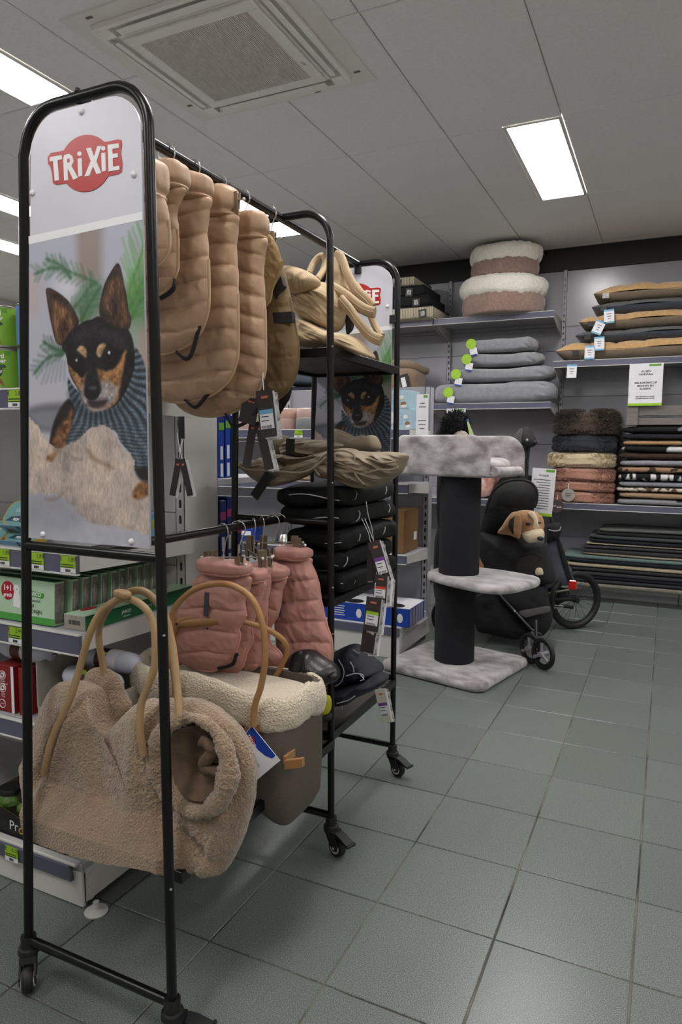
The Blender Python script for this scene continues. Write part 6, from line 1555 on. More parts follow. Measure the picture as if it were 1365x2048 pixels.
# A4 offer sheets
def sheet(loc, w, h, label, lines, rz=0., foot=True, rot=None):
    t = thing('offer_sheet', label, 'sign', loc, rz, group='offer sheets', rot=rot)
    MB().box((0, 0, -h/2), (w, .0016, h)).build('paper', m_paper, t, smooth=0)
    if foot: MB().box((0, -.0011, -h+h*.03), (w, .0008, h*.06)).build('lime_foot', m_limedisc, t, smooth=0)
    MB().box((w*.26, -.0011, -h*.045), (w*.36, .0008, h*.05)).build('lime_badge', m_limeink, t, smooth=0)
    text('RANZIJN', h*.034, 'badge_text', m_whiteink, t, place_front(w*.26, -.0018, -h*.045), bold=.0005) if False else None
    for (s_, sz, z) in lines: text(s_, h*sz, 'sheet_text', m_ink, t, place_front(0, -.0018, -h*z), bold=.0004)
    return t
sheet((-.186, 5.776, 1.884), .236, .318, 'white offer sheet ALLEEN VANDAAG 20% KORTING hanging under the cushions', [('ALLEEN', .062, .19), ('VANDAAG:', .062, .26), ('20% KORTING OP', .062, .46), ('MANDEN EN', .062, .53), ('KUSSENS', .062, .60), ('NIET GELDIG OP LOPENDE', .034, .785), ('AANBIEDINGEN EN ACTIES', .034, .83)])
# ================================================================== cat tree
m_plush = M('silver_grey_plush', (116, 109, 109), .9, var=.0, col2=(186, 180, 180), vscale=10, vdetail=6, aniso=(1, 1.6, 1.6), bump=.5, bscale=140, sheen=.6)
m_sisal = M('black_sisal_rope', (27, 26, 32), .9, var=.35, vscale=220, bump=.6, bscale=500)
tree = thing('cat_tree', 'silver grey plush cat tree with a black sisal post and nest', 'cat tree', (-1.034, 3.712, 0), -.227)
def rounded(x0, x1, y0, y1, r, n=7):
    P = []
    for (cx, cy, a0) in ((x1-r, y0+r, -PI/2), (x1-r, y1-r, 0), (x0+r, y1-r, PI/2), (x0+r, y0+r, PI)):
        for a in np.linspace(a0, a0+PI/2, n): P.append((cx+r*math.cos(a), cy+r*math.sin(a)))
    return P
def slab(poly, z0, z1, name, mat, parent, bev=.014, seed=0, am=.002):
    """plush covered board: rounded edge all round"""
    o = np.array(poly); c = o.mean(0); L = np.r_[0, np.cumsum(np.linalg.norm(np.diff(np.vstack([o, o[:1]]), axis=0), axis=1))]
    t = np.linspace(0, L[-1], 120, endpoint=False); oc = np.vstack([o, o[:1]]); o = np.c_[np.interp(t, L, oc[:, 0]), np.interp(t, L, oc[:, 1])]
    d = o-c; ln = np.linalg.norm(d, axis=1)[:, None]; dn = d/ln
    rings = []
    for (ins, z) in [(ln*.98, z0), (ln*.5, z0), (bev*1.2, z0), (bev*.3, z0+bev*.35), (0*ln, z0+bev), (0*ln, z1-bev), (bev*.3, z1-bev*.35), (bev*1.2, z1)]+[(ln*f, z1) for f in (.2, .35, .5, .65, .8, .9, .98)]:
        rings.append(np.c_[o-dn*ins, np.full(len(o), z)])
    P = np.array(rings); n = fbm(P, 22, 3, seed); P[..., 2] += am*n*(P[..., 2] > (z0+z1)/2); P[..., 0] += am*.7*n; P[..., 1] += am*.7*fbm(P, 25, 2, seed+1)
    return MB().grid(P, cv=True, cap='u').build(name, mat, parent, smooth=180)
slab(rounded(-.315, .315, -.31, .31, .06), 0, .052, 'base_board', m_plush, tree, .02, 1)
def post(z0, z1, nm, dx=0.):
    n = int((z1-z0)/.0052); pr = [(.02, z0)]
    for i in range(n):
        for q in range(4): pr.append((.109+.0030*abs(math.sin(PI*(q+.5)/4)), z0+(i+q/4.)*(z1-z0)/n))
    pr.append((.109, z1)); pr.append((.02, z1))
    MB().lathe(pr, 48, (-.005+dx, -.01, 0)).build(nm, m_sisal, tree, smooth=60)
post(.05, .505, 'sisal_post'); post(.545, 1.088, 'sisal_post', .016)
PLAT = [(-.17, .0), (-.13, -.11), (-.02, -.18), (.12, -.225), (.27, -.245), (.36, -.215), (.41, -.12), (.432, .02), (.425, .13), (.37, .20), (.24, .235), (.05, .25), (-.10, .20), (-.16, .11)]
slab([tuple(q) for q in catmull(PLAT, 4, True)], .503, .548, 'step_board', m_plush, tree, .018, 2)
# nest: floor, tall curved side walls, soft lip, cushion
slab(rounded(-.315, .262, -.155, .215, .05), 1.086, 1.118, 'nest_floor', m_plush, tree, .012, 3)
def nwall(y, sg, nm, x0=-.318, x1=.255, z0=1.088, z1=1.308, r=.12):
    P = [(x0, z0), (x1, z0)]
    P += [(x1-r*.95+r*.95*math.cos(a), z1-r+r*math.sin(a)) for a in np.linspace(-.2, PI/2, 9)]+[(x0+.04-.04*math.sin(a), z1-.04+.04*math.cos(a)) for a in np.linspace(0, PI/2, 5)]
    def fn(Q, rs, s_):
        R_ = Q.copy(); R_[..., 1] += s_*.0035*fbm(Q, 16, 3, 5)*(1-rs**5)[:, None]; return R_
    MB().inflate(P, (-.05, 1.20), .020, .020, 22, 200, 8., fn, y0=y).build(nm, m_plush, tree, smooth=180)
nwall(-.150, 1, 'side_wall'); nwall(.205, -1, 'side_wall', x0=-.31, x1=.285)
slab(rounded(-.322, -.285, -.14, .20, .015), 1.09, 1.30, 'end_wall', m_plush, tree, .010, 6)
MB().tube([(.262, -.12, 1.118), (.268, .03, 1.118), (.262, .18, 1.118)], .024, 16).build('soft_lip', m_plush, tree, smooth=60)
MB().sellip((.02, .02, 1.150), (.235, .145, .038), .7, .55, 60, 16, fn=lambda P: P+.006*fbm(P, 12, 2, 4)[..., None]).build('nest_cushion', m_plush, tree, smooth=180)
m_blackfur = M('black_poodle_fur', (10, 10, 11), .9, var=.4, vscale=80, bump=1., bscale=80)
def tuftball(t, c, r, mat, n, sl, seed, name='curls'):
    rnd = np.random.RandomState(seed); d = rnd.normal(0, 1, (n, 3)); d /= np.linalg.norm(d, axis=1)[:, None]
    b = np.array(c)+d*np.array(r); tip = b+(d+rnd.normal(0, .6, (n, 3)))*sl; w = np.cross(d, rnd.normal(0, 1, (n, 3))); w /= np.linalg.norm(w, axis=1)[:, None]
    o = MB().add(np.stack([b-w*.0028, b+w*.0028, tip], 1).reshape(-1, 3), np.arange(n*3).reshape(-1, 3)).build(name, mat, t, smooth=0); o['kind'] = 'stuff'
# plush poodle behind the nest, on the wall bay's middle shelf hooks
po = atY(912, 852, 4.55)
t = thing('plush_poodle', 'black curly plush poodle head peeping over the cat tree nest', 'soft toy', (po[0], 4.55, po[2]-.10))
fuzz(MB().sellip((0, 0, .10), (.085, .085, .095), nu=40, nv=24, fn=lambda P: P*(1+.10*fbm(P, 22, 3, 3)[..., None])).build('head', m_blackfur, t, smooth=180), .005, 60)
tuftball(t, (0, 0, .10), (.085, .085, .095), m_blackfur, 2600, .02, 4)
fuzz(MB().sellip((-.09, -.01, .03), (.045, .04, .06), nu=24, nv=14).build('ear', m_blackfur, t, smooth=180), .005, 60)
MB().sellip((.05, -.05, .03), (.05, .05, .04), nu=20, nv=12).build('muzzle', M('pale_plush', (170, 160, 148), .9, var=.1, vscale=40), t)
MB().sellip((0, .02, -.35), (.12, .14, .36), .7, .9, 30, 16).build('body', m_blackfur, t, smooth=180)
MB().sellip((0, .02, -.85), (.13, .15, .30), .5, .9, 30, 12).build('stand', m_blackmat, t, smooth=60)
t.location.z = po[2]-.10
tg = atY(936, 842, 4.46); tb_ = atY(952, 872, 4.46)
t = thing('lime_ribbon_card', 'pale lime strip card beside the black plush poodle', 'price tag', (tg[0], 4.46, tg[2]))
MB().prism([(-.006, 0), (.004, .002), (tb_[0]-tg[0]+.012, tb_[2]-tg[2]-.05), (tb_[0]-tg[0]-.03, tb_[2]-tg[2]-.05)], 0, .002, 'y').build('card', M('pale_lime', (198, 216, 150), .5, var=.04), t, smooth=0)
MB().sellip((0, 0, .004), (.008, .004, .008), nu=12, nv=8).build('blue_button', M('sky_plastic', (60, 130, 200), .4, var=.05), t)

# grey dachshund mannequin head, on a stand at the wall
dq = atY(1062, 872, 5.3)
t = thing('dog_mannequin', 'grey felt dog head mannequin in front of the dark shelf', 'mannequin', (dq[0], 5.3, 0))
m_felt = M('charcoal_felt', (52, 51, 53), .9, var=.1, vscale=40)
zd = dq[2]
lump('head', t, [(1038, 870), (1042, 858), (1052, 853), (1062, 857), (1068, 868), (1073, 880), (1070, 892), (1058, 895), (1045, 890), (1038, 882)], 5.3, .06, .06, m_felt, (dq[0], 5.3, 0), 1, .002)
lump('ear', t, [(1030, 874), (1038, 860), (1046, 857), (1048, 872), (1044, 888), (1036, 890)], 5.26, .02, .02, M('grey_felt', (84, 82, 82), .9, var=.1, vscale=40), (dq[0], 5.3, 0), 2, .002)
e_ = atY(1055, 880, 5.235); MB().sellip((e_[0]-dq[0], e_[1]-5.3, e_[2]), (.010, .006, .010), nu=12, nv=8).build('eye', m_tagcard, t)
e_ = atY(1071, 885, 5.26); MB().sellip((e_[0]-dq[0], e_[1]-5.3, e_[2]), (.016, .02, .018), nu=12, nv=8).build('nose', m_ink, t)
MB().tube([(-.03, .04, zd-.03), (-.06, .12, zd-.20), (-.06, .14, zd-.45)], [.03, .03, .03], 14).build('neck', m_felt, t, smooth=60)
MB().tube([(-.06, .14, 0), (-.06, .14, zd-.4)], .02, 10).build('stand_pole', m_blackmat, t)
MB().lathe([(.01, 0), (.14, 0), (.14, .012), (.02, .02)], 24, (-.06, .14, 0)).build('stand_foot', m_blackmat, t)

# ================================================================== pet stroller with plush beagle
def z9(x, y): return (860+x/5.0556, 820+y/5.0556)
def z10(x, y): return (940+x/4.875, 1080+y/4.875)
so = (-.88, 4.35, 0.)
st = thing('pet_stroller', 'black pet stroller with hood and twin front wheels', 'pet stroller', so)
m_strc = M('black_stroller_cloth', (22, 21, 24), .8, var=.2, vscale=20, bump=.2, bscale=300)
m_strc2 = M('grey_stroller_trim', (96, 90, 92), .8, var=.1, vscale=40)
m_hood = M('black_mesh_hood', (13, 13, 14), .85, var=.2, vscale=20)
Y1 = 4.27
lump('hood', st, [z9(*q) for q in [(520, 1290), (560, 1000), (640, 820), (760, 730), (900, 712), (1010, 735), (1075, 810), (1082, 900), (1050, 1000), (1030, 1090), (930, 1180), (800, 1240), (700, 1290)]], 4.40, .14, .16, m_hood, so, 1, .006, 8)
MB().tube(catmull([(q[0]-so[0], q[1]-so[1], q[2]) for q in [atY(*z9(*p), 4.27) for p in [(560, 1050), (640, 830), (760, 732), (900, 706), (1015, 730), (1080, 808), (1086, 905), (1060, 990)]]], 6), .008, 8).build('hood_bow', m_blackmat, st, smooth=60)
lump('cabin', st, [z9(*q) for q in [(510, 1240), (640, 1260), (800, 1265), (900, 1300), (1000, 1360), (1150, 1365)]]+[z10(*q) for q in [(740, 60), (800, 250), (830, 400), (740, 440), (500, 470), (200, 470), (80, 250), (60, 100)]], Y1+.03, .11, .30, m_strc, so, 2, .006, 8)
lump('window_mesh', st, [z10(*q) for q in [(450, 260), (470, 190), (540, 140), (640, 135), (700, 180), (720, 300), (700, 380), (470, 380)]], Y1-.085, .004, .01, M('window_mesh', (40, 37, 36), .9, var=.2, vscale=60), so, 3, .001)
MB().tube(catmull([(q[0]-so[0], q[1]-so[1], q[2]) for q in [atY(*z10(*p), Y1-.095) for p in [(440, 280), (468, 190), (540, 140), (640, 132), (705, 175)]]], 6), .004, 6).build('window_zip', m_blackmat, st)
lump('shopping_basket', st, [z10(*q) for q in [(60, 500), (260, 510), (430, 690), (560, 850), (600, 900), (520, 950), (440, 965), (200, 910), (60, 850)]], Y1+.04, .10, .28, m_strc, so, 4, .008, 8)
lump('front_panel', st, [z10(*q) for q in [(300, 520), (500, 480), (720, 455), (760, 620), (800, 760), (780, 860), (720, 930), (660, 925), (580, 850), (450, 690)]], Y1-.02, .06, .25, m_strc, so, 5, .006, 8)
lump('grey_band', st, [z10(*q) for q in [(480, 700), (600, 672), (765, 645), (775, 700), (640, 735), (540, 755)]], Y1-.085, .006, .02, m_strc2, so, 6, .001)
def stube(L, y, r, nm, mt): return MB().tube([(q[0]-so[0], q[1]-so[1], q[2]) for q in [atY(*z10(*p), y) for p in L]], r, 8).build(nm, mt, st, smooth=60)
m_gunm = M('gunmetal_tube', (70, 68, 74), .35, .7, var=.1, vscale=30)
stube([(270, 510), (440, 695), (600, 870), (700, 925)], 4.17, .009, 'frame_tube', m_gunm)
stube([(75, 560), (180, 490)], 4.18, .009, 'frame_tube', m_gunm)
q = atY(*z10(440, 695), 4.155); MB().sellip((q[0]-so[0], q[1]-so[1], q[2]), (.008, .006, .008), nu=10, nv=6).build('frame_bolt', m_chrome, st)
def wheel_mesh(parent, c, r, ax, nm, spokes=3):
    """wheel with tyre, rim and flat spokes; ax is the axle direction in plan"""
    ax = np.array([ax[0], ax[1], 0.]); ax /= np.linalg.norm(ax); d = np.array([-ax[1], ax[0], 0.]); k = np.array([0, 0, 1.]); c = np.array(c)
    ringp = lambda rr, n=40: [c+rr*(math.cos(a)*d+math.sin(a)*k) for a in np.linspace(0, 2*PI, n, endpoint=False)]
    w = MB().tube(ringp(r*.86), r*.14, 14, closed=True).build(nm, m_rubber, parent, smooth=60)
    MB().tube(ringp(r*.70), r*.06, 8, closed=True).build('rim', m_blackmat, w, smooth=60)
    for i in range(spokes):
        a = PI/2+i*2*PI/spokes; e = math.cos(a)*d+math.sin(a)*k
        MB().tube([c-ax*.012, c-ax*.012+e*r*.45, c-ax*.012+e*r*.70], [r*.13, r*.085, r*.13], 8, flat=(1, ax)).build('spoke', M('wheel_silver', (150, 146, 156), .4, .3, var=.05, vscale=30), w, smooth=60)
    MB().tube([c-ax*.03, c+ax*.03], r*.16, 12).build('hub', M('wheel_silver', (150, 146, 156), .4, .3, var=.05, vscale=30), w, smooth=60)
    return w
fwd = (.62, .78)
wheel_mesh(st, (-.585-so[0], 3.905-so[1], .090), .090, fwd, 'front_wheel'); wheel_mesh(st, (-.668-so[0], 3.985-so[1], .090), .090, fwd, 'front_wheel')
MB().tube([(-.625-so[0], 3.945-so[1], .09), (-.635-so[0], 3.97-so[1], .15), (-.655-so[0], 4.05-so[1], .24)], .010, 8).build('front_fork', m_gunm, st, smooth=60)
MB().tube([(-.585-so[0], 3.905-so[1], .09), (-.668-so[0], 3.985-so[1], .09)], .007, 8).build('front_axle', m_gunm, st)
wheel_mesh(st, (-1.26-so[0], 4.30-so[1], .125), .125, (.3, 1.), 'rear_wheel'); wheel_mesh(st, (-1.12-so[0], 4.72-so[1], .125), .125, (.3, 1.), 'rear_wheel')
MB().tube([(-1.26-so[0], 4.30-so[1], .125), (-1.12-so[0], 4.72-so[1], .125)], .009, 8).build('rear_axle', m_gunm, st)
# plush beagle
bo = tuple(atY(965, 1070, 4.22))
bg = thing('plush_beagle', 'tan and white plush beagle looking out of the black stroller', 'soft toy', (bo[0], 4.22, bo[2]-.1))
bo = (bo[0], 4.22, bo[2]-.1)
m_btan = M('beagle_tan', (168, 124, 84), .9, var=.12, vscale=30, bump=.4, bscale=200, sheen=.4); m_bwh = M('beagle_white', (208, 190, 160), .9, var=.06, vscale=30, bump=.4, bscale=200, sheen=.4); m_bdk = M('beagle_dark', (46, 38, 32), .9, var=.3, vscale=40, bump=.4, bscale=200)
lump('neck', bg, [z9(*q) for q in [(690, 1245), (740, 1160), (790, 1080), (850, 1030), (930, 1050), (930, 1200), (900, 1290), (800, 1265)]], 4.25, .06, .07, m_btan, bo, 1, .003, 20)
lump('head', bg, [z9(*q) for q in [(860, 1100), (880, 1030), (950, 1012), (1040, 1018), (1100, 1050), (1130, 1120), (1150, 1200), (1158, 1270), (1130, 1310), (1060, 1330), (1000, 1310), (940, 1260), (900, 1200)]], 4.20, .065, .07, m_btan, bo, 2, .003, 20)
lump('muzzle', bg, [z9(*q) for q in [(935, 1250), (975, 1215), (1050, 1195), (1110, 1195), (1150, 1225), (1160, 1280), (1130, 1320), (1070, 1335), (1010, 1345), (960, 1310)]], 4.165, .05, .06, m_bwh, bo, 3, .002, 20)
lump('blaze', bg, [z9(*q) for q in [(995, 1040), (1040, 1025), (1075, 1060), (1095, 1130), (1110, 1200), (1050, 1210), (1065, 1130), (1040, 1075)]], 4.15, .016, .03, m_bwh, bo, 4, .001)
lump('ear', bg, [z9(*q) for q in [(870, 1065), (910, 1060), (930, 1120), (930, 1220), (915, 1290), (880, 1295), (850, 1240), (850, 1140)]], 4.135, .014, .016, m_btan, bo, 5, .002)
lump('ear_patch', bg, [z9(*q) for q in [(850, 1080), (870, 1070), (868, 1150), (860, 1250), (830, 1240), (795, 1170), (810, 1110)]], 4.15, .016, .02, m_bdk, bo, 6, .002)
lump('ear', bg, [z9(*q) for q in [(1085, 1050), (1125, 1065), (1152, 1120), (1158, 1190), (1140, 1220), (1120, 1160), (1105, 1100)]], 4.20, .02, .03, m_btan, bo, 7, .002)
for (x, y, r) in ((996, 1150, .016), (1112, 1140, .010)):
    q = atY(*z9(x, y), 4.128 if x < 1100 else 4.15); MB().sellip((q[0]-bo[0], q[1]-bo[1], q[2]-bo[2]), (r, .010, r*.62), nu=16, nv=10).build('eye', m_ink, bg)
q = atY(*z9(1120, 1300), 4.11); MB().sellip((q[0]-bo[0], q[1]-bo[1], q[2]-bo[2]), (.019, .016, .013), nu=16, nv=10).build('nose', m_ink, bg)
lump('paw', bg, [z10(*q) for q in [(640, 300), (660, 272), (700, 275), (716, 305), (712, 340), (650, 340)]], 4.165, .02, .02, m_bwh, bo, 8, .001)
MB().sellip((-.02, .12, -.12), (.10, .12, .16), nu=24, nv=14).build('body', m_btan, bg)

# ================================================================== bicycle trailer behind the stroller
tr_o = (-.62, 4.95, 0.)
trl = thing('bike_trailer', 'grey and black dog bicycle trailer with spoked wheel and red reflector', 'bike trailer', tr_o)
m_trg = M('slate_trailer_cloth', (88, 90, 104), .8, var=.08, vscale=20, bump=.2, bscale=250)
def z11(x, y): return (740+x/2.844, 800+y/2.844)
lump('side_cloth', trl, [z11(*q) for q in [(1000, 850), (1030, 760), (1065, 780), (1095, 880), (1125, 960), (1160, 1045), (1060, 1060), (1010, 1075), (960, 1060), (960, 900)]], 4.82, .03, .30, m_trg, tr_o, 1, .004, 10)
lump('black_edge', trl, [z11(*q) for q in [(1060, 790), (1080, 790), (1120, 900), (1150, 1010), (1165, 1045), (1135, 1045), (1105, 960)]], 4.785, .008, .02, m_strc, tr_o, 2, .001)
lump('pocket', trl, [z11(*q) for q in [(1005, 720), (1040, 700), (1085, 700), (1092, 745), (1075, 790), (1040, 800), (1010, 815), (1000, 760)]], 4.78, .05, .08, m_strc, tr_o, 3, .004)
MB().tube(catmull([(q[0]-tr_o[0], q[1]-tr_o[1], q[2]) for q in [atY(*z11(*p), 4.725) for p in [(1018, 738), (1050, 745), (1080, 740), (1088, 720)]]], 5), .004, 6).build('pocket_piping', m_refl, trl)
lump('front_cloth', trl, [z11(*q) for q in [(930, 1075), (1000, 1070), (1120, 1085), (1130, 1130), (1050, 1170), (940, 1170)]], 4.86, .03, .20, m_strc, tr_o, 4, .004)
def ttube(L, y, r, nm, mt): return MB().tube([(q[0]-tr_o[0], q[1]-tr_o[1], q[2]) for q in [atY(*z11(*p), y) for p in L]], r, 8).build(nm, mt, trl, smooth=60)
ttube([(1005, 1100), (1150, 1077)], 4.78, .007, 'frame_rail', M('olive_alu', (150, 150, 132), .4, .6, var=.05, vscale=20)); ttube([(1025, 1175), (1105, 1175)], 4.78, .016, 'suspension', m_chrome); ttube([(1105, 1172), (1160, 1180)], 4.79, .012, 'axle_arm', m_blackmat)
ttube([(1005, 1140), (1090, 1135), (1165, 1130)], 4.79, .014, 'frame_bar', m_blackmat)
ttube([(1030, 660), (1040, 715)], 4.80, .012, 'push_bar', m_gunm)
q = atY(*z11(1155, 1052), 4.76); MB().box((q[0]-tr_o[0], q[1]-tr_o[1], q[2]), (.05, .02, .065), bev=.006).build('reflector', M('red_reflector', (200, 26, 16), .2, var=.1, vscale=60, coat=.8), trl)
wc = np.array([-.535-tr_o[0], 4.90-tr_o[1], .203]); ax = np.array([.66, -.75, 0]); ax /= np.linalg.norm(ax); dd = np.array([-ax[1], ax[0], 0]); kk = np.array([0, 0, 1.])
ringp = lambda rr, n=48: [wc+rr*(math.cos(a)*dd+math.sin(a)*kk) for a in np.linspace(0, 2*PI, n, endpoint=False)]
w = MB().tube(ringp(.181), .022, 14, closed=True).build('big_wheel', m_rubber, trl, smooth=60)
MB().tube(ringp(.158), .008, 8, closed=True).build('rim', m_blackmat, w, smooth=60)
for i in range(20):
    a = i*PI/10; b_ = a+(.35 if i % 2 else -.35)
    MB().tube([wc+.018*(math.cos(b_)*dd+math.sin(b_)*kk)+ax*(.012 if i % 2 else -.012), wc+.155*(math.cos(a)*dd+math.sin(a)*kk)], .0013, 5).build('spoke', m_blackmat, w)
MB().tube([wc-ax*.03, wc+ax*.03], .018, 12).build('hub', m_blackmat, w)

# instruction sheet on the stroller
sh_ = sheet(tuple(atY(1090, 937, 4.62)), .150, .31, 'white information sheet clipped above the stroller', [('TE HUUR', .05, .15)], rot=(0, 0.06, 0))
for k in range(12):
    MB().box((-.01+.01*(k % 3), -.0012, -.31*(.24+.055*k)), (.11-.02*(k % 3), .0006, .004)).build('print_line', m_ink, sh_, smooth=0)
MB().tube([(.0, .01, -.30), (.05, .01, -.42), (.05, .01, -.62)], .006, 8).build('clip_pole', m_gunm, sh_)

# ================================================================== goods on the far gondola
m_pbox = M('pale_blue_carton', (168, 196, 210), .4, var=.05, vscale=10)
m_pboxw = M('fountain_white', (222, 222, 222), .4, var=.03, vscale=20)
def fountain_box(x1, z, w, h, lab, big=False):
    t = thing('fountain_carton', lab, 'box', (x1-w/2, 3.875, z), group='pale blue cartons')
    MB().box((0, .09, h/2), (w, .18, h), bev=.002).build('box', m_pbox, t)
    MB().sellip((-w*.22, -.002, h*.55), (w*.26, .004, h*.34), nu=24, nv=12).build('fountain_picture', m_pboxw, t)
    MB().sellip((-w*.22, -.005, h*.24), (w*.12, .003, h*.13), nu=16, nv=8).build('spout_picture', m_shelfgrey, t)
    for (fx_, fz_, c) in ((.30, .60, m_pboxw), (.36, .28, m_fawn), (.37, .16, m_pboxw)):
        MB().sellip((w*fx_, -.002, h*fz_), (w*.07, .003, h*.12), nu=14, nv=8).build('cat_picture', c, t)
    for r_ in range(4):
        for c_ in range(3): MB().box((w*(.02+.08*c_), -.0012, h*(.75-.16*r_)), (w*.05, .0008, h*.08)).build('text_block', M('pale_print', (140, 170, 188), .5, var=.05), t, smooth=0)
    return t
fountain_box(-1.375, 1.346, .215, .118, 'pale blue drinking fountain carton on the gondola shelf')
fountain_box(-1.592, 1.346, .20, .118, 'pale blue drinking fountain carton left of its twin on the gondola shelf')
fountain_box(-1.395, 1.465, .27, .110, 'pale blue drinking fountain carton stacked on top')
# brown carton on lower shelf, blue cartons on the base
t = thing('brown_carton', 'brown cardboard carton with a white sticker on the gondola shelf', 'carton', (-1.51, 3.86, .601))
MB().box((0, .13, .13), (.20, .26, .26), bev=.003).build('box', m_card, t); MB().box((0, .13, .2606), (.20, .26, .001)).build('flaps', M('kraft_light', (160, 130, 84), .8, var=.06, vscale=30), t, smooth=0)
MB().box((.1006, .20, .09), (.0012, .05, .05)).build('sticker', m_paper, t, smooth=0); MB().box((-.08, -.0008, .12), (.04, .001, .22)).build('lilac_edge', M('lilac_card', (190, 176, 200), .5, var=.04), t, smooth=0)
for k, (x, lab) in enumerate(((-1.455, 'blue litter tray carton at the end of the gondola base'), (-1.72, 'blue litter tray carton with white print next to the end one'), (-1.99, 'blue litter tray carton deeper along the gondola base'))):
    t = thing('blue_carton', lab, 'box', (x, 3.745, .186), group='blue cartons on the base')
    MB().box((0, .14, .055), (.255, .28, .11), bev=.002).build('box', m_bluebox, t)
    MB().box((0, .14, .1104), (.255, .28, .001)).build('white_top', m_paper, t, smooth=0)
    MB().sellip((.02, .05, .112), (.06, .05, .006), nu=20, nv=8).build('tray_picture', m_blkcard, t)
    for q in range(5): MB().box((-.07, -.0008, .085-.014*q), (.09-.01*(q % 2), .0008, .004)).build('print_line', m_whiteink, t, smooth=0)
    MB().sellip((.07, -.001, .05), (.018, .002, .028), nu=14, nv=8).build('product_picture', m_pboxw, t)
    if k == 0:
        for q in range(5): MB().box((.1282, .03+.05*q, .055), (.0012, .036, .10)).build('side_print', M('lav_print', (150, 150, 168), .5, var=.04), t, smooth=0)
# bowls and raised feeders on the upper shelf
def bowl(x, y, z, r, h, col, lab):
    t = thing('pet_bowl', lab, 'bowl', (x, y, z), group='ceramic pet bowls')
    MB().lathe([(.01, 0), (r*.96, 0), (r, .006), (r*.97, h-.004), (r*.95, h), (r*.88, h), (r*.80, .015), (.01, .012)], 40).build('bowl', col, t, smooth=40)
    MB().tube([(r*.92*math.cos(a), r*.92*math.sin(a), h-.002) for a in np.linspace(0, 2*PI, 30, endpoint=False)], .004, 6, closed=True).build('rim', M('cream_glaze', (214, 204, 188), .3, var=.03, vscale=20), t)
    return t
m_rose = M('rose_glaze', (172, 142, 134), .4, var=.05, vscale=20); m_moss = M('moss_glaze', (122, 118, 84), .4, var=.05, vscale=20); m_ash = M('ash_glaze', (118, 120, 122), .4, var=.05, vscale=20)
bowl(-2.60, 3.96, 1.346, .075, .085, m_rose, 'rose ceramic bowl beside the moss one'); bowl(-2.47, 3.97, 1.346, .06, .10, m_moss, 'moss green ceramic bowl'); bowl(-2.28, 3.97, 1.346, .09, .07, m_rose, 'lower rose ceramic bowl in the stack'); bowl(-2.28, 3.97, 1.416, .09, .065, M('peach_glaze', (186, 152, 136), .4, var=.05, vscale=20), 'peach ceramic bowl stacked on the rose one')
bowl(-2.09, 3.95, 1.346, .10, .072, m_ash, 'ash grey ceramic bowl under the blush one'); bowl(-2.09, 3.95, 1.418, .095, .06, M('blush_glaze', (186, 158, 150), .4, var=.05, vscale=20), 'blush ceramic bowl stacked on the ash grey one')
for k, (z, lab) in enumerate(((1.346, 'lower raised feeder with black legs and beech top'), (1.436, 'upper raised feeder standing on the lower one'))):
    t = thing('raised_feeder', lab, 'pet feeder', (-1.885+.03*k, 3.95, z), group='raised feeders')
    MB().box((0, 0, .078), (.20-.04*k, .15, .020), bev=.002).build('beech_top', M('beech', (196, 180, 150), .6, var=.06, vscale=8, aniso=(1, 6, 1)), t)
    for sx in (-1, 1):
        for sy in (-1, 1): MB().box((sx*(.09-.02*k), sy*.066, .034), (.012, .012, .068), bev=.001).build('leg', m_blackmat, t)
    MB().box((0, -.066, .064), (.18-.04*k, .008, .010)).build('apron', m_blackmat, t)
    MB().lathe([(.01, .035), (.045, .035), (.055, .066), (.058, .069)], 24, (.03, 0, 0)).build('steel_bowl', m_chrome, t)
# things on the second shelf of the far gondola and steel bowls on the third
for k in range(3):
    tag(MB().sellip((0, 0, .012), (.16, .14, .012), .5, .25, 30, 8).build('flat_packet', M('kraft_packet', (150, 128, 98), .7, var=.1, vscale=20), None, loc=(-2.45+.36*k, 3.99, 1.023)), ['kraft packet lying flat at the dim end of the second shelf', 'kraft packet lying flat in the middle of the second shelf', 'kraft packet lying flat nearest the gondola end'][k], 'packet', 'kraft packets')
for k, (x, r, lab) in enumerate(((-2.05, .10, 'wide steel bowl upside down on the gondola'), (-2.28, .085, 'smaller steel bowl on the gondola'))):
    t = thing('steel_bowl', lab, 'bowl', (x, 3.98, .601), group='steel bowls')
    MB().lathe([(r, 0), (r*1.04, .004), (r*.86, .05), (r*.80, .058), (.01, .06)], 36).build('bowl', m_chrome, t)
    MB().tube([(r*1.0*math.cos(a), r*1.0*math.sin(a), .004) for a in np.linspace(0, 2*PI, 30, endpoint=False)], .004, 6, closed=True).build('rubber_ring', m_blackmat, t)
t = thing('blue_carton', 'blue bowl carton on the gondola shelf behind the coat hangers', 'box', (-2.30, 3.84, .601)); MB().box((0, .05, .05), (.20, .10, .10), bev=.002).build('box', m_bluebox, t); MB().box((0, -.0008, .06), (.14, .0008, .03)).build('white_panel', m_paper, t, smooth=0)
t.location = (-2.55, 3.84, .601)

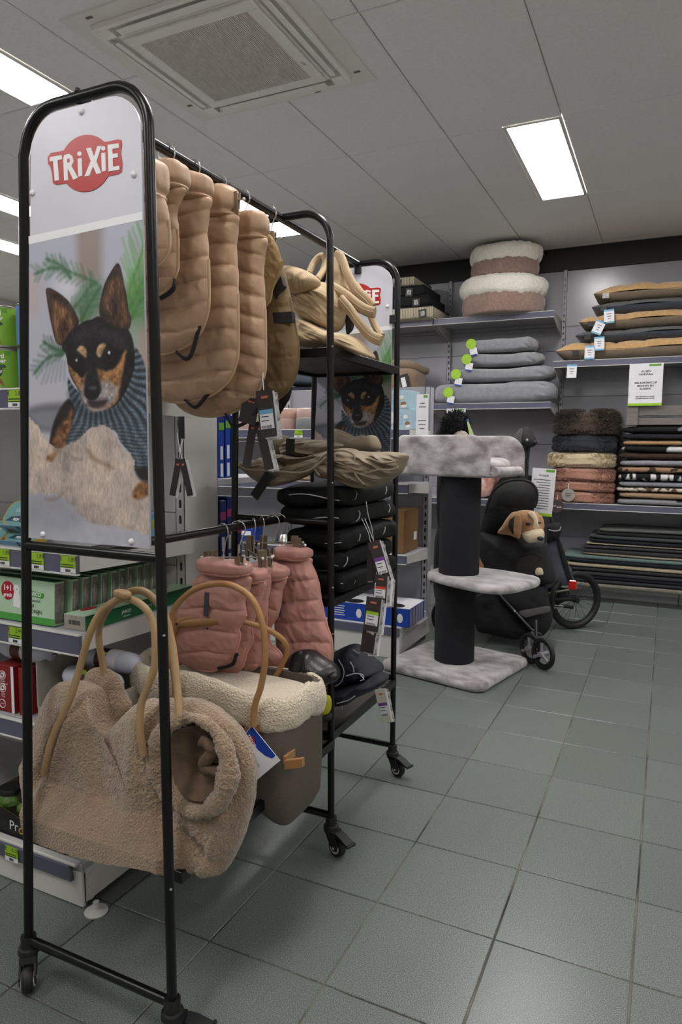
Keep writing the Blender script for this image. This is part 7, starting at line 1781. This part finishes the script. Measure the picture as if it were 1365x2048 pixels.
# ---- goods on the bed wall seen past the rack
t = thing('teddy_carry_bag', 'beige teddy carry bed with rolled edge on the wall shelf', 'pet bed', (-2.30, 5.98, 1.70))
fuzz(MB().sellip((0, 0, .13), (.27, .18, .135), .6, .45, 90, 40, fn=lambda P: P+.01*fbm(P, 8, 2, 2)[..., None]).build('body', m_teddy, t, smooth=180), .002, 90)
fuzz(MB().tube(catmull([(-.25, -.12, .245), (0, -.14, .268), (.19, -.12, .262), (.255, -.03, .23), (.25, .10, .23), (0, .14, .255), (-.25, .12, .24)], 8, True), .036, 16, closed=True).build('rolled_edge', m_teddy, t, smooth=180), .002, 90)
MB().box((.165, -.188, .11), (.085, .004, .13), R=rotm('Y', -.25), bev=.004).build('black_tag', m_blkcard, t); MB().box((.158, -.191, .105), (.04, .002, .085), R=rotm('Y', -.25)).build('tag_print', m_paper, t, smooth=0)
t = thing('folded_sand_mat', 'sand cotton mat folded under the teddy carry bed', 'mat', (-2.28, 5.97, 1.611)); MB().sellip((0, 0, .040), (.32, .17, .040), .6, .25, 60, 14, fn=lambda P: np.clip(P+.006*fbm(P, 12, 2, 8)[..., None], np.array([-9, -9, -.039]), np.array([9, 9, .039]))).build('mat', m_khaki, t, smooth=180)
for k, (x, z, c, lab, r) in enumerate(((-3.15, 1.611, m_navy, 'navy dog bed folded on the wall shelf', (.32, .17, .10)), (-3.12, 1.812, M('denim_grey', (70, 78, 90), .9, var=.1, vscale=20), 'denim grey dog bed with red tab on the wall shelf', (.28, .16, .07)), (-3.30, .801+.62, M('orange_fleece', (190, 100, 36), .9, var=.15, vscale=20), 'orange dog bed under the navy one', (.30, .17, .08)))):
    t = thing('folded_dog_bed', lab, 'pet bed', (x, 5.98, z), group='folded dog beds')
    MB().sellip((0, 0, r[2]), r, .6, .3, 60, 18, fn=lambda P, r=r: np.clip(P+.008*fbm(P, 9, 2, 8)[..., None], np.array([-9, -9, -r[2]+.001]), np.array([9, 9, r[2]-.001]))).build('bed', c, t, smooth=180)
    if k == 1: MB().box((.10, -.165, .07), (.02, .006, .04)).build('red_tab', m_redink, t, smooth=0)
    if k == 2: t.location.z = .801
for k, (x, z, r, c, lab) in enumerate(((-1.55, .801, (.20, .15, .16), M('orange_bag', (186, 78, 40), .5, var=.3, vscale=14, col2=(220, 200, 190)), 'orange and white filled bag on the lower wall shelf'), (-1.50, .121, (.22, .15, .14), M('black_pack', (22, 22, 24), .5, var=.3, vscale=14), 'black filled bag with white print on the base deck'),
                                  (-1.16, .801, (.16, .15, .10), m_blk, 'black folded textile on the lower wall shelf'), (-1.02, .121, (.20, .15, .10), m_slate, 'slate folded textile on the base deck'))):
    t = thing('filled_bag', lab, 'bag', (x, 6.0, z), group='bags on the bed wall')
    MB().sellip((0, 0, r[2]), r, .55, .4, 50, 18, fn=lambda P, r=r: np.maximum(P+.012*fbm(P, 10, 2, k)[..., None], np.array([-9, -9, -r[2]+.001]))).build('bag', c, t, smooth=180)
sheet(tuple(atY(913, 817, 5.76)), .165, .24, 'white offer sheet behind the black plush poodle', [('ALLEEN', .06, .3), ('VANDAAG', .06, .4)])
sheet((-1.30, 3.83, 1.545), .072, .29, 'narrow white offer strip at the end of the far gondola', [('ALLEEN', .030, .18), ('VANDAAG', .030, .25), ('20% KORTING', .026, .52), ('MANDEN EN', .026, .60), ('KUSSENS', .026, .68)], foot=False)

# ================================================================== hang tags on the rack
m_tagdk = M('brown_black_card', (52, 44, 42), .5, var=.08, vscale=30)
def hangtag(loc, w, h, rz, tilt, lab, band=None, fan=3, grp='dark coat tags'):
    t = thing('swing_tag', lab, 'price tag', loc, group=grp, rot=(0, tilt, rz))
    MB().box((0, 0, -h/2), (w, .0015, h)).build('card', m_tagdk, t, smooth=0)
    for k in range(1, fan+1):
        MB().box((.006*k, .002+.005*k, -h/2-.004*k), (w*.8, .0012, h), R=rotm('Z', .18*k)).build('leaf', m_paper if k % 2 else m_tagcard, t, smooth=0)
    if band is not None:
        MB().box((0, -.0012, -h*.62), (w*.82, .0008, h*.40)).build('price_sticker', m_paper, t, smooth=0)
        MB().box((0, -.0018, -h*.46), (w*.82, .0008, h*.09)).build('colour_band', band, t, smooth=0)
        for q in range(2): MB().box((-.1*w, -.0018, -h*(.56+.09*q)), (w*.45, .0006, h*.02)).build('print_line', m_ink, t, smooth=0)
        tb = MB()
        for q in range(9): tb.box((-w*.3+q*w*.07, -.0018, -h*.78), (w*.035, .0006, h*.06))
        tb = tb.build('barcode', m_ink, t, smooth=0); tb['kind'] = 'stuff'
    MB().box((0, -.0012, -h*.15), (w*.4, .0008, h*.05)).build('tag_logo', M('salmon_ink', (196, 110, 90), .5, var=.05), t, smooth=0)
    MB().tube([(0, 0, 0), (-.004, .01, .03), (-.012, .04, .07)], .0009, 5).build('string', m_paper, t)
    return t
def tp_(x, y, yy): return tuple(atY(x, y, yy))
m_violet = M('violet_ink', (120, 60, 150), .5, var=.05); m_orng = M('vermilion_ink', (210, 70, 44), .5, var=.05)
hangtag(tp_(748, 1082, 1.90), .035, .125, .3, -.30, 'dark swing tag with violet band on the black coat pile', m_violet, 2)
hangtag(tp_(763, 1150, 1.90), .040, .085, .1, .05, 'dark swing tag with vermilion band below the violet one', m_orng, 4)
hangtag(tp_(749, 1195, 1.88), .047, .105, .1, .10, 'dark swing tag with lime band below the vermilion one', m_limedisc, 3)
hangtag(tp_(740, 1258, 1.89), .042, .075, .1, .12, 'dark swing tag with script lettering, lowest of the chain', None, 3)
hangtag(tp_(742, 1085, 1.92), .022, .12, .9, .02, 'narrow pale swing tag hanging inside the chain of tags', None, 1)
MB_ = MB().tube(catmull([tp_(733, 1003, 1.88), tp_(737, 1030, 1.88), tp_(744, 1055, 1.89), tp_(748, 1082, 1.895)], 5), .0012, 5).build('tag_string', m_refl, None)
tag(MB_, 'pale string tying the swing tags to the black coats', 'string')
hangtag(tp_(760, 1378, 2.10), .036, .115, .2, -.22, 'cream swing tag with violet print hanging from the navy coats', m_violet, 2, 'cream coat tags')
t = bpy.data.objects[[o.name for o in bpy.data.objects if o.name.startswith('swing_tag')][-1]]
for c in t.children:
    if c.name.startswith('card'): c.data.materials[0] = M('cream_card', (206, 204, 188), .5, var=.04, vscale=20)
# tags under the sand and khaki coats, and loose straps seen through the rack
hangtag(tp_(505, 796, 1.60), .050, .070, .2, .25, 'black swing tag under the longest sand coat', None, 0, 'tags under the upper coats')
hangtag(tp_(528, 780, 1.58), .048, .125, .1, -.12, 'grey swing tag with sky blue price under the longest sand coat', m_skyink, 2, 'tags under the upper coats')
hangtag(tp_(508, 843, 1.63), .024, .125, .2, .18, 'narrow dark swing tag, left one of the pair under the coats', None, 0, 'tags under the upper coats')
hangtag(tp_(517, 843, 1.62), .026, .135, .2, -.24, 'narrow dark swing tag, right one of the pair under the coats', None, 2, 'tags under the upper coats')
hangtag(tp_(358, 918, 1.40), .016, .095, .3, .20, 'narrow dark tag dangling from the black belt end', None, 1, 'tags under the upper coats')
hangtag(tp_(364, 918, 1.40), .016, .095, .3, -.22, 'narrow silver tag dangling from the black belt end', None, 1, 'tags under the upper coats')
q = tp_(363, 833, 1.40); o = MB().tube([(0, 0, 0), (0, 0, -.055)], .0016, 8, flat=(6, (1, 0, 0))).build('hanging_belt', m_web, None, loc=q); tag(o, 'black webbing belt end hanging below the sand coats', 'belt')
hangtag(tp_(684, 1432, 2.0), .050, .030, .2, .10, 'black card tag with two red dots on the lowest rack board', None, 0, 'cream coat tags')
